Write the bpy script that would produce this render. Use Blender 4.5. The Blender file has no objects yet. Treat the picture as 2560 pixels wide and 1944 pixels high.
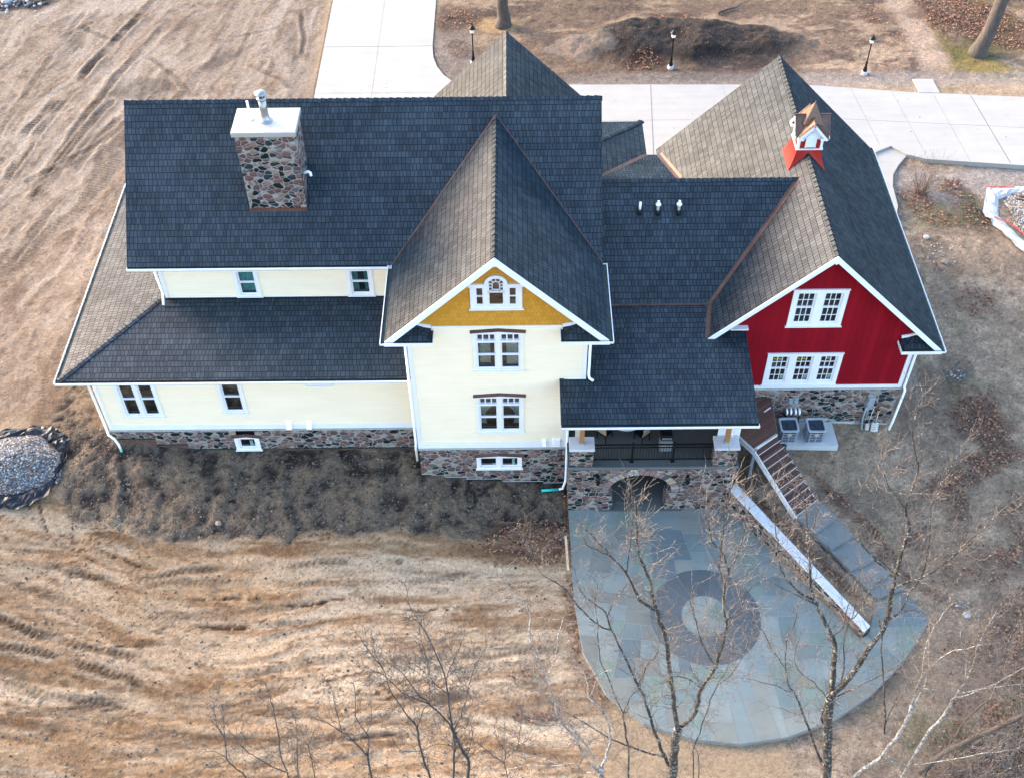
import bpy, bmesh, math, random
import numpy as np
from mathutils import Vector, Matrix
R = math.radians
S = bpy.context.scene
COL = S.collection

# ------------------------------------------------------------------ camera, sky, sun
CAM = Vector((4.231, -31.102, 37.677)); FOCAL = 2879.236; PITCH, YAW, ROLL = R(47.611), R(.458), R(-.858)
_rz = Matrix.Rotation(YAW, 3, 'Z')
FWD = _rz @ Vector((0, math.cos(PITCH), -math.sin(PITCH)))
UP = _rz @ Vector((0, math.sin(PITCH), math.cos(PITCH)))
RT = _rz @ Vector((1, 0, 0))
_cr, _sr = math.cos(ROLL), math.sin(ROLL)
camd = bpy.data.cameras.new('camera'); cam = bpy.data.objects.new('camera', camd); COL.objects.link(cam)
camd.sensor_fit = 'HORIZONTAL'; camd.sensor_width = 36; camd.lens = FOCAL / 2560 * 36
camd.clip_start = 1; camd.clip_end = 3000
_x = RT * _cr + UP * _sr; _y = UP * _cr - RT * _sr; _z = -FWD
cam.matrix_world = Matrix(((_x.x, _y.x, _z.x, CAM.x), (_x.y, _y.y, _z.y, CAM.y), (_x.z, _y.z, _z.z, CAM.z), (0, 0, 0, 1)))
S.camera = cam

SUN_EL, SUN_AZ = R(21), R(149)          # azimuth counted from +X towards +Y: low sun behind the house, from the left
sd = Vector((math.cos(SUN_EL) * math.cos(SUN_AZ), math.cos(SUN_EL) * math.sin(SUN_AZ), math.sin(SUN_EL)))
W = bpy.data.worlds.new('World'); S.world = W; W.use_nodes = True
wn = W.node_tree; wn.nodes.clear()
sky = wn.nodes.new('ShaderNodeTexSky'); sky.sky_type = 'NISHITA'; sky.sun_disc = False
sky.sun_elevation = SUN_EL; sky.sun_rotation = math.pi / 2 - SUN_AZ
sky.air_density = 1.0; sky.dust_density = 2.0; sky.ozone_density = 1.0
bg = wn.nodes.new('ShaderNodeBackground'); bg.inputs[1].default_value = .15
wo = wn.nodes.new('ShaderNodeOutputWorld')
wn.links.new(sky.outputs[0], bg.inputs[0]); wn.links.new(bg.outputs[0], wo.inputs[0])
sl = bpy.data.lights.new('sun', 'SUN'); so = bpy.data.objects.new('sun', sl); COL.objects.link(so)
sl.energy = .92; sl.angle = R(26); sl.color = (1, .71, .50)
so.location = (-40, 40, 40); so.rotation_euler = (-sd).to_track_quat('-Z', 'Y').to_euler()
S.view_settings.view_transform = 'Standard'; S.view_settings.look = 'None'
S.view_settings.exposure = 2.9; S.view_settings.gamma = 1

# ------------------------------------------------------------------ helpers
def ray(u, v):
    u -= 1280; v -= 972
    a = _cr * u + _sr * v; b = -_sr * u + _cr * v
    return RT * (a / FOCAL) - UP * (b / FOCAL) + FWD
def at_y(u, v, y):
    d = ray(u, v); return CAM + d * ((y - CAM.y) / d.y)
def at_z(u, v, z):
    d = ray(u, v); return CAM + d * ((z - CAM.z) / d.z)
def tag(o, label=None, cat=None, group=None, kind=None):
    for k, v in (('label', label), ('category', cat), ('group', group), ('kind', kind)):
        if v: o[k] = v
    return o
def thing(name, loc, label, cat, group=None, rotz=0):
    o = bpy.data.objects.new(name, None); COL.objects.link(o); o.location = loc; o.rotation_euler = (0, 0, rotz)
    o.empty_display_size = .3
    return tag(o, label, cat, group)
def dup(root, loc, rotz=0, label=None):
    r = root.copy(); COL.objects.link(r); r.location = loc; r.rotation_euler = (0, 0, rotz)
    if label: r['label'] = label
    for ch in list(root.children):
        c = ch.copy(); COL.objects.link(c); c.parent = r
        for g in ch.children:
            d = g.copy(); COL.objects.link(d); d.parent = c
    return r

class MB:
    """collects shapes into one mesh"""
    def __init__(s): s.v = []; s.f = []; s.m = []; s.uv = []
    def poly(s, pts, m=0, uv=None):
        i = len(s.v); s.v += [tuple(p) for p in pts]; s.f.append(tuple(range(i, i + len(pts)))); s.m.append(m)
        s.uv.append(uv if uv else [(0, 0)] * len(pts)); return s
    def box(s, x0, x1, y0, y1, z0, z1, m=0):
        return s.obox(Vector(((x0 + x1) / 2, (y0 + y1) / 2, (z0 + z1) / 2)), Vector((1, 0, 0)), Vector((0, 1, 0)), Vector((0, 0, 1)),
                      abs(x1 - x0) / 2, abs(y1 - y0) / 2, abs(z1 - z0) / 2, m)
    def obox(s, c, ax, ay, az, hx, hy, hz, m=0):
        c = Vector(c); i = len(s.v)
        for k in range(8):
            s.v.append(tuple(c + ax * (hx if k & 1 else -hx) + ay * (hy if k & 2 else -hy) + az * (hz if k & 4 else -hz)))
        for q in ((0, 2, 3, 1), (4, 5, 7, 6), (0, 1, 5, 4), (2, 6, 7, 3), (0, 4, 6, 2), (1, 3, 7, 5)):
            s.f.append(tuple(i + k for k in q)); s.m.append(m); s.uv.append([(0, 0)] * 4)
        return s
    def bar(s, a, b, w, h, m=0, up=Vector((0, 0, 1))):
        a = Vector(a); b = Vector(b); d = b - a; L = d.length; d.normalize()
        sx = d.cross(up)
        if sx.length < 1e-4: sx = d.cross(Vector((0, 1, 0)))
        sx.normalize(); uz = sx.cross(d)
        return s.obox((a + b) / 2, d, sx, uz, L / 2, w / 2, h / 2, m)
    def tube(s, path, radii, n=8, m=0, cap=True):
        path = [Vector(p) for p in path]
        if not hasattr(radii, '__len__'): radii = [radii] * len(path)
        base = len(s.v); ref = None
        for i, p in enumerate(path):
            d = (path[min(i + 1, len(path) - 1)] - path[max(i - 1, 0)])
            d = d.normalized() if d.length > 1e-9 else Vector((0, 0, 1))
            if ref is None: ref = d.orthogonal().normalized()
            ref = (ref - d * ref.dot(d)); ref = ref.normalized() if ref.length > 1e-5 else d.orthogonal().normalized()
            b = d.cross(ref)
            for k in range(n):
                a = 2 * math.pi * k / n
                s.v.append(tuple(p + (ref * math.cos(a) + b * math.sin(a)) * radii[i]))
        for i in range(len(path) - 1):
            for k in range(n):
                a = base + i * n + k; b2 = base + i * n + (k + 1) % n
                s.f.append((a, b2, b2 + n, a + n)); s.m.append(m); s.uv.append([(0, 0)] * 4)
        if cap:
            s.f.append(tuple(base + k for k in reversed(range(n)))); s.m.append(m); s.uv.append([(0, 0)] * n)
            e = base + (len(path) - 1) * n
            s.f.append(tuple(e + k for k in range(n))); s.m.append(m); s.uv.append([(0, 0)] * n)
        return s
    def lathe(s, prof, c, n=20, m=0):
        c = Vector(c)
        return s.tube([c + Vector((0, 0, z + 1e-5 * i)) for i, (r, z) in enumerate(prof)], [max(r, 1e-4) for r, z in prof], n, m) if False else s._lathe(prof, c, n, m)
    def _lathe(s, prof, c, n, m):
        b = len(s.v)
        for r, z in prof:
            for k in range(n):
                a = 2 * math.pi * k / n; s.v.append((c.x + r * math.cos(a), c.y + r * math.sin(a), c.z + z))
        for i in range(len(prof) - 1):
            for k in range(n):
                a = b + i * n + k; d = b + i * n + (k + 1) % n
                s.f.append((a, d, d + n, a + n)); s.m.append(m); s.uv.append([(0, 0)] * 4)
        for i, rev in ((0, True), (len(prof) - 1, False)):
            if prof[i][0] > 1e-3:
                q = [b + i * n + k for k in range(n)]
                s.f.append(tuple(reversed(q) if rev else q)); s.m.append(m); s.uv.append([(0, 0)] * n)
        return s
    def slab(s, pts, t, mt=0, ms=1, udir=None, uoff=0, me=2):
        """a roof plane: top polygon with UVs in metres, plus edges and underside of thickness t (vertical)"""
        P = [Vector(p) for p in pts]; n = Vector((0, 0, 0))
        for i in range(len(P)): n += P[i].cross(P[(i + 1) % len(P)])
        if n.z < 0: P.reverse()
        n = Vector((0, 0, 0))
        for i in range(len(P)): n += P[i].cross(P[(i + 1) % len(P)])
        n.normalize()
        up = Vector((0, 0, 1)); vdir = (up - n * n.z).normalized(); ud = vdir.cross(n)
        uv = [(p.dot(ud) + uoff, p.dot(vdir)) for p in P]
        s.poly(P, mt, uv)
        Q = [p - Vector((0, 0, t)) for p in P]
        s.poly(list(reversed(Q)), ms)
        for i in range(len(P)):
            j = (i + 1) % len(P); s.poly([P[i], Q[i], Q[j], P[j]], me)
        return s
    def build(s, name, mats, parent=None, smooth=False, label=None, flip=False):
        me = bpy.data.meshes.new(name); me.from_pydata(s.v, [], s.f); 
        if not isinstance(mats, (list, tuple)): mats = [mats]
        for m in mats: me.materials.append(m)
        me.polygons.foreach_set('material_index', s.m)
        if any(u[0] != (0, 0) or u[-1] != (0, 0) for u in s.uv):
            l = me.uv_layers.new(name='uv'); l.data.foreach_set('uv', [c for f in s.uv for p in f for c in p])
        if smooth: me.polygons.foreach_set('use_smooth', [True] * len(me.polygons))
        me.update()
        o = bpy.data.objects.new(name, me); COL.objects.link(o)
        if parent is not None: o.parent = parent
        if label: o['label'] = label
        return o
def bevel(o, w=.01, seg=1, ang=40):
    md = o.modifiers.new('bevel', 'BEVEL'); md.width = w; md.segments = seg; md.limit_method = 'ANGLE'; md.angle_limit = R(ang); return o

# ------------------------------------------------------------------ materials
class NT:
    def __init__(s, name):
        s.mat = bpy.data.materials.new(name); s.mat.use_nodes = True; s.t = s.mat.node_tree
        s.b = s.t.nodes['Principled BSDF']; s.out = s.t.nodes['Material Output']
    def n(s, ty, ins=None, **props):
        x = s.t.nodes.new('ShaderNode' + ty)
        for k, v in props.items(): setattr(x, k, v)
        for k, v in (ins or {}).items(): s.set(x.inputs[k], v)
        return x
    def set(s, sock, v):
        if isinstance(v, bpy.types.NodeSocket): s.t.links.new(v, sock)
        elif isinstance(v, bpy.types.Node): s.t.links.new(v.outputs[0], sock)
        else:
            if sock.type == 'RGBA' and len(v) == 3: v = (*v, 1)
            sock.default_value = v
    def P(s, **kw):
        nm = dict(base='Base Color', rough='Roughness', metal='Metallic', normal='Normal', spec='Specular IOR Level')
        for k, v in kw.items(): s.set(s.b.inputs[nm.get(k, k)], v)
        return s
    def math(s, op, a, b=0., c=0.):
        return s.n('Math', {0: a, 1: b, 2: c}, operation=op).outputs[0]
    def mix(s, f, a, b, mode='MIX'):
        x = s.n('Mix', data_type='RGBA', blend_type=mode)
        s.set(x.inputs[0], f); s.set(x.inputs[6], a); s.set(x.inputs[7], b); return x.outputs[2]
    def ramp(s, f, stops, interp='LINEAR'):
        x = s.n('ValToRGB', {0: f}); r = x.color_ramp; r.interpolation = interp
        while len(r.elements) < len(stops): r.elements.new(.5)
        for e, (p, c) in zip(r.elements, stops): e.position = p; e.color = (*c, 1) if len(c) == 3 else c
        return x.outputs[0]
    def noise(s, vec, scale, detail=4, rough=.6, dist=0., dims='3D'):
        return s.n('TexNoise', {'Vector': vec, 'Scale': scale, 'Detail': detail, 'Roughness': rough, 'Distortion': dist}, noise_dimensions=dims).outputs[0]
    def obj(s): return s.n('TexCoord').outputs['Object']
    def uvc(s): return s.n('TexCoord').outputs['UV']
    def sep(s, v): return s.n('SeparateXYZ', {0: v}).outputs
    def bump(s, h, strength=.5, dist=.02):
        return s.n('Bump', {'Height': h, 'Strength': strength, 'Distance': dist}).outputs[0]
    def scale(s, v, sc):
        return s.n('Mapping', {'Vector': v, 'Scale': sc}).outputs[0]
def plain(name, c, rough=.6, metal=0., var=.12, sc=3., spec=.25, fine=0.):
    m = NT(name); o = m.obj()
    f = m.noise(o, sc, 5, .65)
    k = m.n('MapRange', {0: f, 1: .3, 2: .7, 3: 1 - var, 4: 1 + var}).outputs[0]
    col = m.mix(1., c, m.n('CombineColor', {0: k, 1: k, 2: k}).outputs[0], 'MULTIPLY')
    m.P(base=col, rough=rough, metal=metal, spec=spec)
    if fine: m.P(normal=m.bump(m.noise(o, sc * 12, 4), fine, .01))
    return m.mat
def shingles():
    m = NT('roof_shingles'); uv = m.uvc()
    wob = m.noise(uv, 3.1, 2, .5)
    x, y, z = m.sep(uv)
    uv2 = m.n('CombineXYZ', {0: x, 1: m.math('MULTIPLY_ADD', m.math('SUBTRACT', wob, .5), .012, y)}).outputs[0]
    br = m.n('TexBrick', {'Vector': uv2, 'Color1': (.2, .2, .2), 'Color2': (1, 1, 1), 'Mortar': (0, 0, 0), 'Scale': 1., 'Mortar Size': .011,
                          'Mortar Smooth': .25, 'Bias': 0., 'Brick Width': .15, 'Row Height': .256}, offset=.37, offset_frequency=2, squash=1.18, squash_frequency=3)
    br2 = m.n('TexBrick', {'Vector': uv2, 'Color1': (.0, .0, .0), 'Color2': (1, 1, 1), 'Mortar': (.5, .5, .5), 'Scale': 1., 'Mortar Size': .004,
                           'Brick Width': .45, 'Row Height': .256}, offset=.63, offset_frequency=3)
    tone = m.math('MULTIPLY_ADD', m.sep(br.outputs[0])[0], .3, m.math('MULTIPLY', m.sep(br2.outputs[0])[0], .12))
    grain = m.noise(uv, 38., 3, .7); blot = m.noise(uv, .55, 4, .6)
    tone = m.math('ADD', tone, m.math('MULTIPLY_ADD', grain, 1.0, -.36)); tone = m.math('ADD', tone, m.math('MULTIPLY_ADD', blot, .5, -.2))
    c = m.ramp(tone, [(.0, (.002, .0052, .0085)), (.42, (.007, .0195, .03)), (1., (.035, .058, .074))])
    # the step under each course: sawtooth up the slope
    fr = m.math('FRACT', m.math('DIVIDE', m.math('ADD', m.sep(uv2)[1], .002), .256))
    line = m.n('MapRange', {0: fr, 1: 0., 2: .11, 3: 1., 4: 0.}).outputs[0]  # shadow at the butt of each course, painted into the colour
    gap_shade = m.math('MAXIMUM', br.outputs['Fac'], m.math('MULTIPLY', line, .38))
    c = m.mix(m.math('MULTIPLY', gap_shade, .85), c, (.001, .002, .003))
    h = m.math('SUBTRACT', m.math('MULTIPLY_ADD', fr, -.9, m.math('MULTIPLY', grain, .35)), m.math('MULTIPLY', gap_shade, .6))
    h = m.math('ADD', h, m.math('MULTIPLY', m.sep(br.outputs[0])[0], .25))
    nb = m.bump(h, .55, .025); m.t.nodes.remove(m.b)
    df = m.n('BsdfDiffuse', {'Color': c, 'Roughness': .4, 'Normal': nb}); gl = m.n('BsdfGlossy', {'Color': m.mix(m.math('MULTIPLY', gap_shade, .75), (1, .95, .925), (.1, .1, .1)), 'Roughness': .47, 'Normal': nb})
    mx = m.n('MixShader', {0: m.math('MULTIPLY_ADD', tone, .036, .017), 1: df.outputs[0], 2: gl.outputs[0]}); m.t.links.new(mx.outputs[0], m.out.inputs[0]); return m.mat
def stones(name='field_stone', sc=3.4, warm=0.):
    m = NT(name); o = m.obj()
    wp = m.n('VectorMath', {0: m.n('TexNoise', {'Vector': o, 'Scale': 2.3, 'Detail': 2}).outputs['Color'], 1: (.5, .5, .5)}, operation='SUBTRACT').outputs[0]
    v = m.n('VectorMath', {0: o, 1: m.n('VectorMath', {0: wp, 'Scale': .2}, operation='SCALE').outputs[0]}, operation='ADD').outputs[0]
    v = m.scale(v, (sc, sc, sc * 1.5))
    ed = m.n('TexVoronoi', {'Vector': v, 'Scale': 1., 'Randomness': .92}, feature='DISTANCE_TO_EDGE').outputs['Distance']
    ce = m.n('TexVoronoi', {'Vector': v, 'Scale': 1., 'Randomness': .92}, feature='F1')
    cell = m.n('TexWhiteNoise', {'Vector': ce.outputs['Color']}, noise_dimensions='3D').outputs['Value']
    pal = m.ramp(cell, [(0., (.006, .012, .014)), (.17, (.018, .03, .034)), (.26, (.12, .062, .055)), (.40, (.14, .092, .085)), (.5, (.085, .052, .05)),
                        (.58, (.19, .13, .11)), (.67, (.10, .09, .09)), (.75, (.15, .082, .066)), (.82, (.24, .2, .155)), (.88, (.12, .08, .075)), (.96, (.24, .23, .21))], 'CONSTANT')
    gr = m.noise(o, 26., 5, .7)
    pal = m.mix(1., pal, m.ramp(gr, [(.25, (.6, .6, .6)), (.75, (1.35, 1.35, 1.35))]), 'MULTIPLY')
    wid = m.n('MapRange', {0: m.noise(o, 5., 2), 1: .3, 2: .7, 3: .012, 4: .036}).outputs[0]
    mor = m.math('MAXIMUM', m.n('MapRange', {0: ed, 1: wid, 2: m.math('ADD', wid, .03), 3: 1., 4: 0.}).outputs[0], m.n('MapRange', {0: m.math('MULTIPLY_ADD', gr, .12, ce.outputs['Distance']), 1: .72, 2: .79, 3: 0., 4: 1.}).outputs[0])
    mc = m.ramp(m.noise(o, 14., 4), [(.2, (.17, .16, .15)), (.8, (.29, .275, .26))])
    c = m.mix(mor, pal, mc)
    h = m.math('ADD', m.n('MapRange', {0: ed, 1: 0., 2: .3, 3: 0., 4: 1.}, interpolation_type='SMOOTHSTEP').outputs[0], m.math('MULTIPLY', gr, .25))
    m.P(base=c, rough=.85, spec=.15, normal=m.bump(h, .9, .05)); return m.mat
def siding(name, c, lap=.115, depth=.5):
    m = NT(name); o = m.obj(); x, y, z = m.sep(o)
    fr = m.math('FRACT', m.math('DIVIDE', z, lap))
    line = m.n('MapRange', {0: fr, 1: .0, 2: .12, 3: 1., 4: 0.}).outputs[0]
    col = m.mix(m.math('MULTIPLY', line, .6), c, tuple(k * .5 for k in c))
    f = m.noise(m.scale(o, (.4, .4, 2.)), 1.3, 5, .7)
    col = m.mix(1., col, m.ramp(f, [(.25, (.93, .93, .92)), (.75, (1.04, 1.04, 1.04))]), 'MULTIPLY')
    m.P(base=col, rough=.7, spec=.2, normal=m.bump(m.math('MULTIPLY_ADD', fr, -1., m.math('MULTIPLY', m.noise(o, 40., 3), .06)), depth, .012)); return m.mat
def boards():
    m = NT('red_board_siding'); o = m.obj(); x, y, z = m.sep(o)
    fr = m.math('FRACT', m.math('DIVIDE', x, .305))
    g = m.n('MapRange', {0: m.math('ABSOLUTE', m.math('SUBTRACT', fr, .5)), 1: 0., 2: .035, 3: 1., 4: 0.}).outputs[0]
    bid = m.n('TexWhiteNoise', {1: m.math('FLOOR', m.math('DIVIDE', m.math('ADD', x, .1525), .305))}, noise_dimensions='1D').outputs['Value']
    f = m.noise(m.scale(o, (14., 14., 1.)), 2., 5, .7)
    tone = m.math('MULTIPLY_ADD', f, .5, m.math('MULTIPLY', bid, .35))
    c = m.ramp(tone, [(.1, (.15, .002, .008)), (.8, (.235, .004, .012))])
    c = m.mix(m.math('MULTIPLY', g, .75), c, (.05, .002, .006))
    m.P(base=c, rough=.75, spec=.1, normal=m.bump(m.math('MULTIPLY_ADD', g, -1., m.math('MULTIPLY', f, .2)), .5, .012)); return m.mat
def scallops():
    m = NT('scalloped_shingles'); o = m.obj(); x, y, z = m.sep(o)
    uv = m.n('CombineXYZ', {0: x, 1: z}).outputs[0]
    W_, H_ = .15, .2
    row = m.math('FLOOR', m.math('DIVIDE', z, H_)); fz = m.math('FRACT', m.math('DIVIDE', z, H_))
    off = m.math('MULTIPLY', m.math('MODULO', m.math('ADD', row, 100.), 2.), .5)
    fx = m.math('FRACT', m.math('ADD', m.math('DIVIDE', x, W_), off)); ax = m.math('ABSOLUTE', m.math('SUBTRACT', fx, .5))
    low = m.math('MULTIPLY', m.math('MAXIMUM', m.math('SUBTRACT', ax, .22), 0.), 1.15)     # the cut corner of the butt
    edge = m.math('ABSOLUTE', m.math('SUBTRACT', fz, low))
    l1 = m.n('MapRange', {0: edge, 1: 0., 2: .07, 3: 1., 4: 0.}).outputs[0]
    l2 = m.math('MULTIPLY', m.n('MapRange', {0: ax, 1: .46, 2: .49, 3: 0., 4: 1.}).outputs[0], m.math('GREATER_THAN', fz, low))
    l = m.math('MAXIMUM', l1, m.math('MULTIPLY', l2, .9))
    cid = m.n('TexWhiteNoise', {'Vector': m.n('CombineXYZ', {0: m.math('FLOOR', m.math('ADD', m.math('DIVIDE', x, W_), off)), 1: row}).outputs[0]}, noise_dimensions='3D').outputs['Value']
    c = m.ramp(m.math('MULTIPLY_ADD', m.noise(o, 9., 4), .5, m.math('MULTIPLY', cid, .5)), [(.1, (.42, .19, .02)), (.9, (.54, .265, .034))])
    c = m.mix(m.math('MULTIPLY', l, .55), c, (.16, .07, .012))
    m.P(base=c, rough=.75, spec=.15, normal=m.bump(m.math('MULTIPLY', l, -1.), .5, .012)); return m.mat
def woodmat(name, c1, c2, axis=(1, 8, 8), sc=3.):
    m = NT(name); o = m.obj()
    f = m.noise(m.scale(o, axis), sc, 6, .7, .6)
    m.P(base=m.ramp(f, [(.25, c1), (.75, c2)]), rough=.6, normal=m.bump(f, .25, .01)); return m.mat
def concrete(name, c, var=.16, sc=.6):
    m = NT(name); o = m.obj()
    f = m.noise(o, sc, 8, .68); g = m.noise(o, sc * 30, 4, .7); st = m.noise(m.scale(o, (.25, 2.2, 1)), 1.1, 8, .72)
    k = m.math('ADD', m.math('MULTIPLY_ADD', f, var * 2, 1 - var), m.math('MULTIPLY_ADD', g, .16, -.08))
    k = m.math('ADD', k, m.math('MULTIPLY_ADD', st, .34, -.17))
    m.P(base=m.mix(1., c, m.n('CombineColor', {0: k, 1: k, 2: k}).outputs[0], 'MULTIPLY'), rough=.9, spec=.15, normal=m.bump(g, .25, .008)); return m.mat
def bark(name, lo, hi, spot, amt=.56):
    m = NT(name); o = m.obj()
    f = m.noise(m.scale(o, (1, 1, .22)), 9., 6, .75); sp = m.noise(o, 5.5, 5, .6); sp2 = m.noise(m.scale(o, (1, 1, 1.6)), 17., 3, .65)
    c = m.ramp(f, [(.3, lo), (.7, hi)])
    c = m.mix(m.ramp(m.math('MULTIPLY_ADD', sp2, .6, m.math('MULTIPLY', sp, .4)), [(amt, (0, 0, 0)), (amt + .06, (1, 1, 1))]), c, spot)
    m.P(base=c, rough=.85, normal=m.bump(f, .8, .03)); return m.mat
def glassmat():
    m = NT('window_glass'); m.t.nodes.remove(m.b)
    fr = m.n('Fresnel', {'IOR': 1.5}); gl = m.n('BsdfGlossy', {'Color': (.95, .97, 1), 'Roughness': .03}); tr = m.n('BsdfTransparent', {'Color': (.72, .8, .8)})
    mx = m.n('MixShader', {0: m.math('MULTIPLY_ADD', fr.outputs[0], 1., .08), 1: tr.outputs[0], 2: gl.outputs[0]})
    m.t.links.new(mx.outputs[0], m.out.inputs[0]); return m.mat
M = {}
M['shingle'] = shingles(); M['stone'] = stones(); M['stone_big'] = stones('arch_wall_stone', 3.6)
M['cream'] = siding('cream_siding', (.80, .69, .52)); M['red'] = boards(); M['yellow'] = scallops()
M['trim'] = plain('white_trim', (.66, .665, .685), .6, var=.05, sc=1.5)
M['gutter'] = plain('gutter_green', (.012, .03, .026), .45, var=.3)
M['copper'] = plain('copper_flashing', (.10, .055, .042), .5, .3, .35, 2.)
M['copper_dark'] = plain('copper_roof', (.125, .075, .057), .42, .55, .3, 5.)
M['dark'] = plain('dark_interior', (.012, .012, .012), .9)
M['room'] = plain('room_interior', (.05, .043, .036), .9, var=.7, sc=2.5)
M['glass'] = glassmat()
M['curtain'] = plain('sheer_curtain', (.42, .46, .42), .9, var=.2, sc=9.)
M['teal_cloth'] = plain('teal_curtain', (.16, .42, .42), .9, var=.3, sc=9.)
M['metal'] = plain('bright_steel', (.27, .275, .28), .36, .85, .1)
M['cap'] = plain('chimney_cap_metal', (.36, .35, .33), .42, .3, .05)
M['pvc'] = plain('white_pvc', (.8, .82, .84), .4, var=.04)
M['rubber'] = plain('black_rubber', (.008, .011, .016), .5)
M['black'] = plain('black_metal', (.008, .009, .011), .4, .3)
M['concrete'] = concrete('concrete_drive', (.28, .27, .247))
M['capstone'] = concrete('limestone_cap', (.44, .45, .46), .1, 1.2)
M['padc'] = concrete('pad_concrete', (.4, .42, .42), .1, 1.5)
M['porchc'] = concrete('porch_floor', (.085, .09, .088), .2, 1.)
M['blue'] = concrete('bluestone', (.135, .146, .142), .25, 1.2)
def deckmat():
    m = NT('deck_boards'); o = m.obj(); x, y, z = m.sep(o)
    t = m.math('DIVIDE', m.math('ADD', m.math('MULTIPLY', x, -.62), m.math('MULTIPLY', y, .78)), .14)
    g = m.n('MapRange', {0: m.math('ABSOLUTE', m.math('SUBTRACT', m.math('FRACT', t), .5)), 1: .42, 2: .5, 3: 0., 4: 1.}).outputs[0]
    bid = m.n('TexWhiteNoise', {1: m.math('FLOOR', t)}, noise_dimensions='1D').outputs['Value']; f = m.noise(m.scale(o, (3, 3, 3)), 5., 6, .7)
    c = m.ramp(m.math('MULTIPLY_ADD', f, .6, m.math('MULTIPLY', bid, .4)), [(.2, (.06, .03, .023)), (.8, (.135, .07, .052))])
    m.P(base=m.mix(m.math('MULTIPLY', g, .8), c, (.012, .007, .006)), rough=.75, spec=.2); return m.mat
M['deck'] = deckmat(); M['stairwhite'] = plain('stair_white', (.5, .5, .51), .6)
M['cedar'] = woodmat('cedar_post', (.2, .09, .03), (.33, .16, .055), (9, 9, .6), 3.)
M['found'] = plain('foundation', (.10, .055, .042), .9, var=.35, sc=5., fine=.4)
M['membrane'] = plain('foundation_membrane', (.016, .013, .017), .6)
M['sill'] = plain('stone_sill', (.3, .31, .30), .7, var=.15, sc=4.)
M['grey'] = plain('grey_metal', (.25, .29, .32), .5, .2)
M['wire'] = plain('grey_guard', (.36, .4, .45), .45, .2)
M['navy'] = plain('dark_coil', (.03, .045, .06), .6)
M['yellowtag'] = plain('yellow_sticker', (.7, .6, .02), .6, var=.1, sc=40)
M['paper'] = plain('pale_sticker', (.5, .7, .66), .6, var=.1, sc=40)
M['teal'] = plain('teal_pipe', (.02, .42, .36), .4)
M['orange'] = plain('orange_plastic', (.75, .25, .02), .5)
M['alum'] = plain('worn_aluminium', (.5, .5, .48), .45, .4, .2, 8.)
M['plank'] = woodmat('pale_timber', (.42, .29, .18), (.6, .44, .3), (9, 1, 9), 2.)
M['bark'] = bark('bark', (.008, .0065, .005), (.034, .026, .018), (.3, .3, .28), .535)
M['barkpale'] = bark('pale_bark', (.06, .052, .045), (.24, .22, .2), (.46, .45, .43), .5)
M['twig'] = bark('twig_bark', (.035, .027, .022), (.15, .115, .09), (.34, .29, .25), .55)
M['twigblue'] = bark('dark_twig', (.014, .016, .018), (.04, .042, .044), (.13, .14, .145), .6)
M['barkold'] = bark('old_bark', (.022, .018, .015), (.085, .07, .06), (.13, .115, .1), .62)

# ------------------------------------------------------------------ terrain
rng = np.random.default_rng(7); random.seed(7)
CP = np.array([(-30,-20,-2.6),(-15,-20,-2.7),(0,-20,-2.75),(10,-20,-2.9),(20,-20,-3),(35,-20,-3),(-45,-10,-2.2),(-30,-8,-2.2),(-15,-8,-2.5),(0,-8,-2.65),(5,-6,-2.62),
 (-14.5,-3.2,-2.25),(-8,-3.4,-2.45),(0,-3.4,-2.6),(5.8,-2.6,-2.55),(-13.4,1.1,-.85),(-11.6,1.1,-1.1),(-10,1.1,-1.35),(-8,1.1,-1.45),(-4,1.1,-1.43),(-.3,1.1,-1.43),(0,-.1,-1.82),(2,-.1,-2.15),(4,-.1,-2.38),(6.2,-.1,-2.58),
 (-18,1,-1.15),(-15.6,-.2,-1.35),(-22,0,-1.5),(-30,0,-1.4),(-16,8,-.6),(-25,10,-.7),(-14,14,-.35),(-30,20,-.3),(-45,20,-.3),
 (-10,19,-.12),(-10,28,-.1),(-20,30,-.15),(-10,40,-.1),(-35,40,-.2),(0,19,-.1),(0,30,-.07),(10,29,-.07),(20,29,-.07),(30,28,-.07),(40,27,-.1),(5,40,-.05),(20,40,-.05),(35,38,-.05),(50,30,-.1),(10,20,-.1),(22,22,-.1),(30,22,-.1),(40,22,-.15),(0,60,0),(-40,60,0),(45,60,0),
 (25,18,-.33),(30,18,-.35),(38,17,-.4),(22,14,-.55),(21.2,8,-1.1),(20.8,2.4,-1.62),(18.5,2.3,-1.5),(16.5,2.3,-1.4),(25,10,-.8),(31,14,-.6),(38,8,-.9),(26,3,-1.4),(30,0,-1.65),(38,0,-1.8),(24,-3,-2.05),(30,-8,-2.4),(42,-8,-2.5),(22,-8,-2.5),(20,-13,-2.75),(15,-13.5,-2.8),(8,-13.5,-2.8),
 (18.4,.4,-1.72),(17.1,-1.5,-1.8),(17.8,-2.6,-2.0),(18.9,-4,-2.25),(20,-5.2,-2.5),(14.2,-1.2,-1.6),(15.6,-3.9,-1.95),(17.2,-6,-2.3),(18.2,-7.4,-2.6),
 (7,-2,-2.68),(10,-2,-2.68),(12.6,-2,-2.68),(8,-6,-2.68),(9,-9.5,-2.68),(12.5,-11,-2.68),(15.5,-9.5,-2.68),(13.2,-3.4,-2.68),(14.8,-6,-2.68),(11,-6,-2.68),(18,-8.8,-2.68),(6.6,-6,-2.66),(13,-.6,-2.3)], float)
def _phi(A, B):
    d = np.sqrt(((A[:, None, :] - B[None, :, :]) ** 2).sum(-1)); return d
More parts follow.
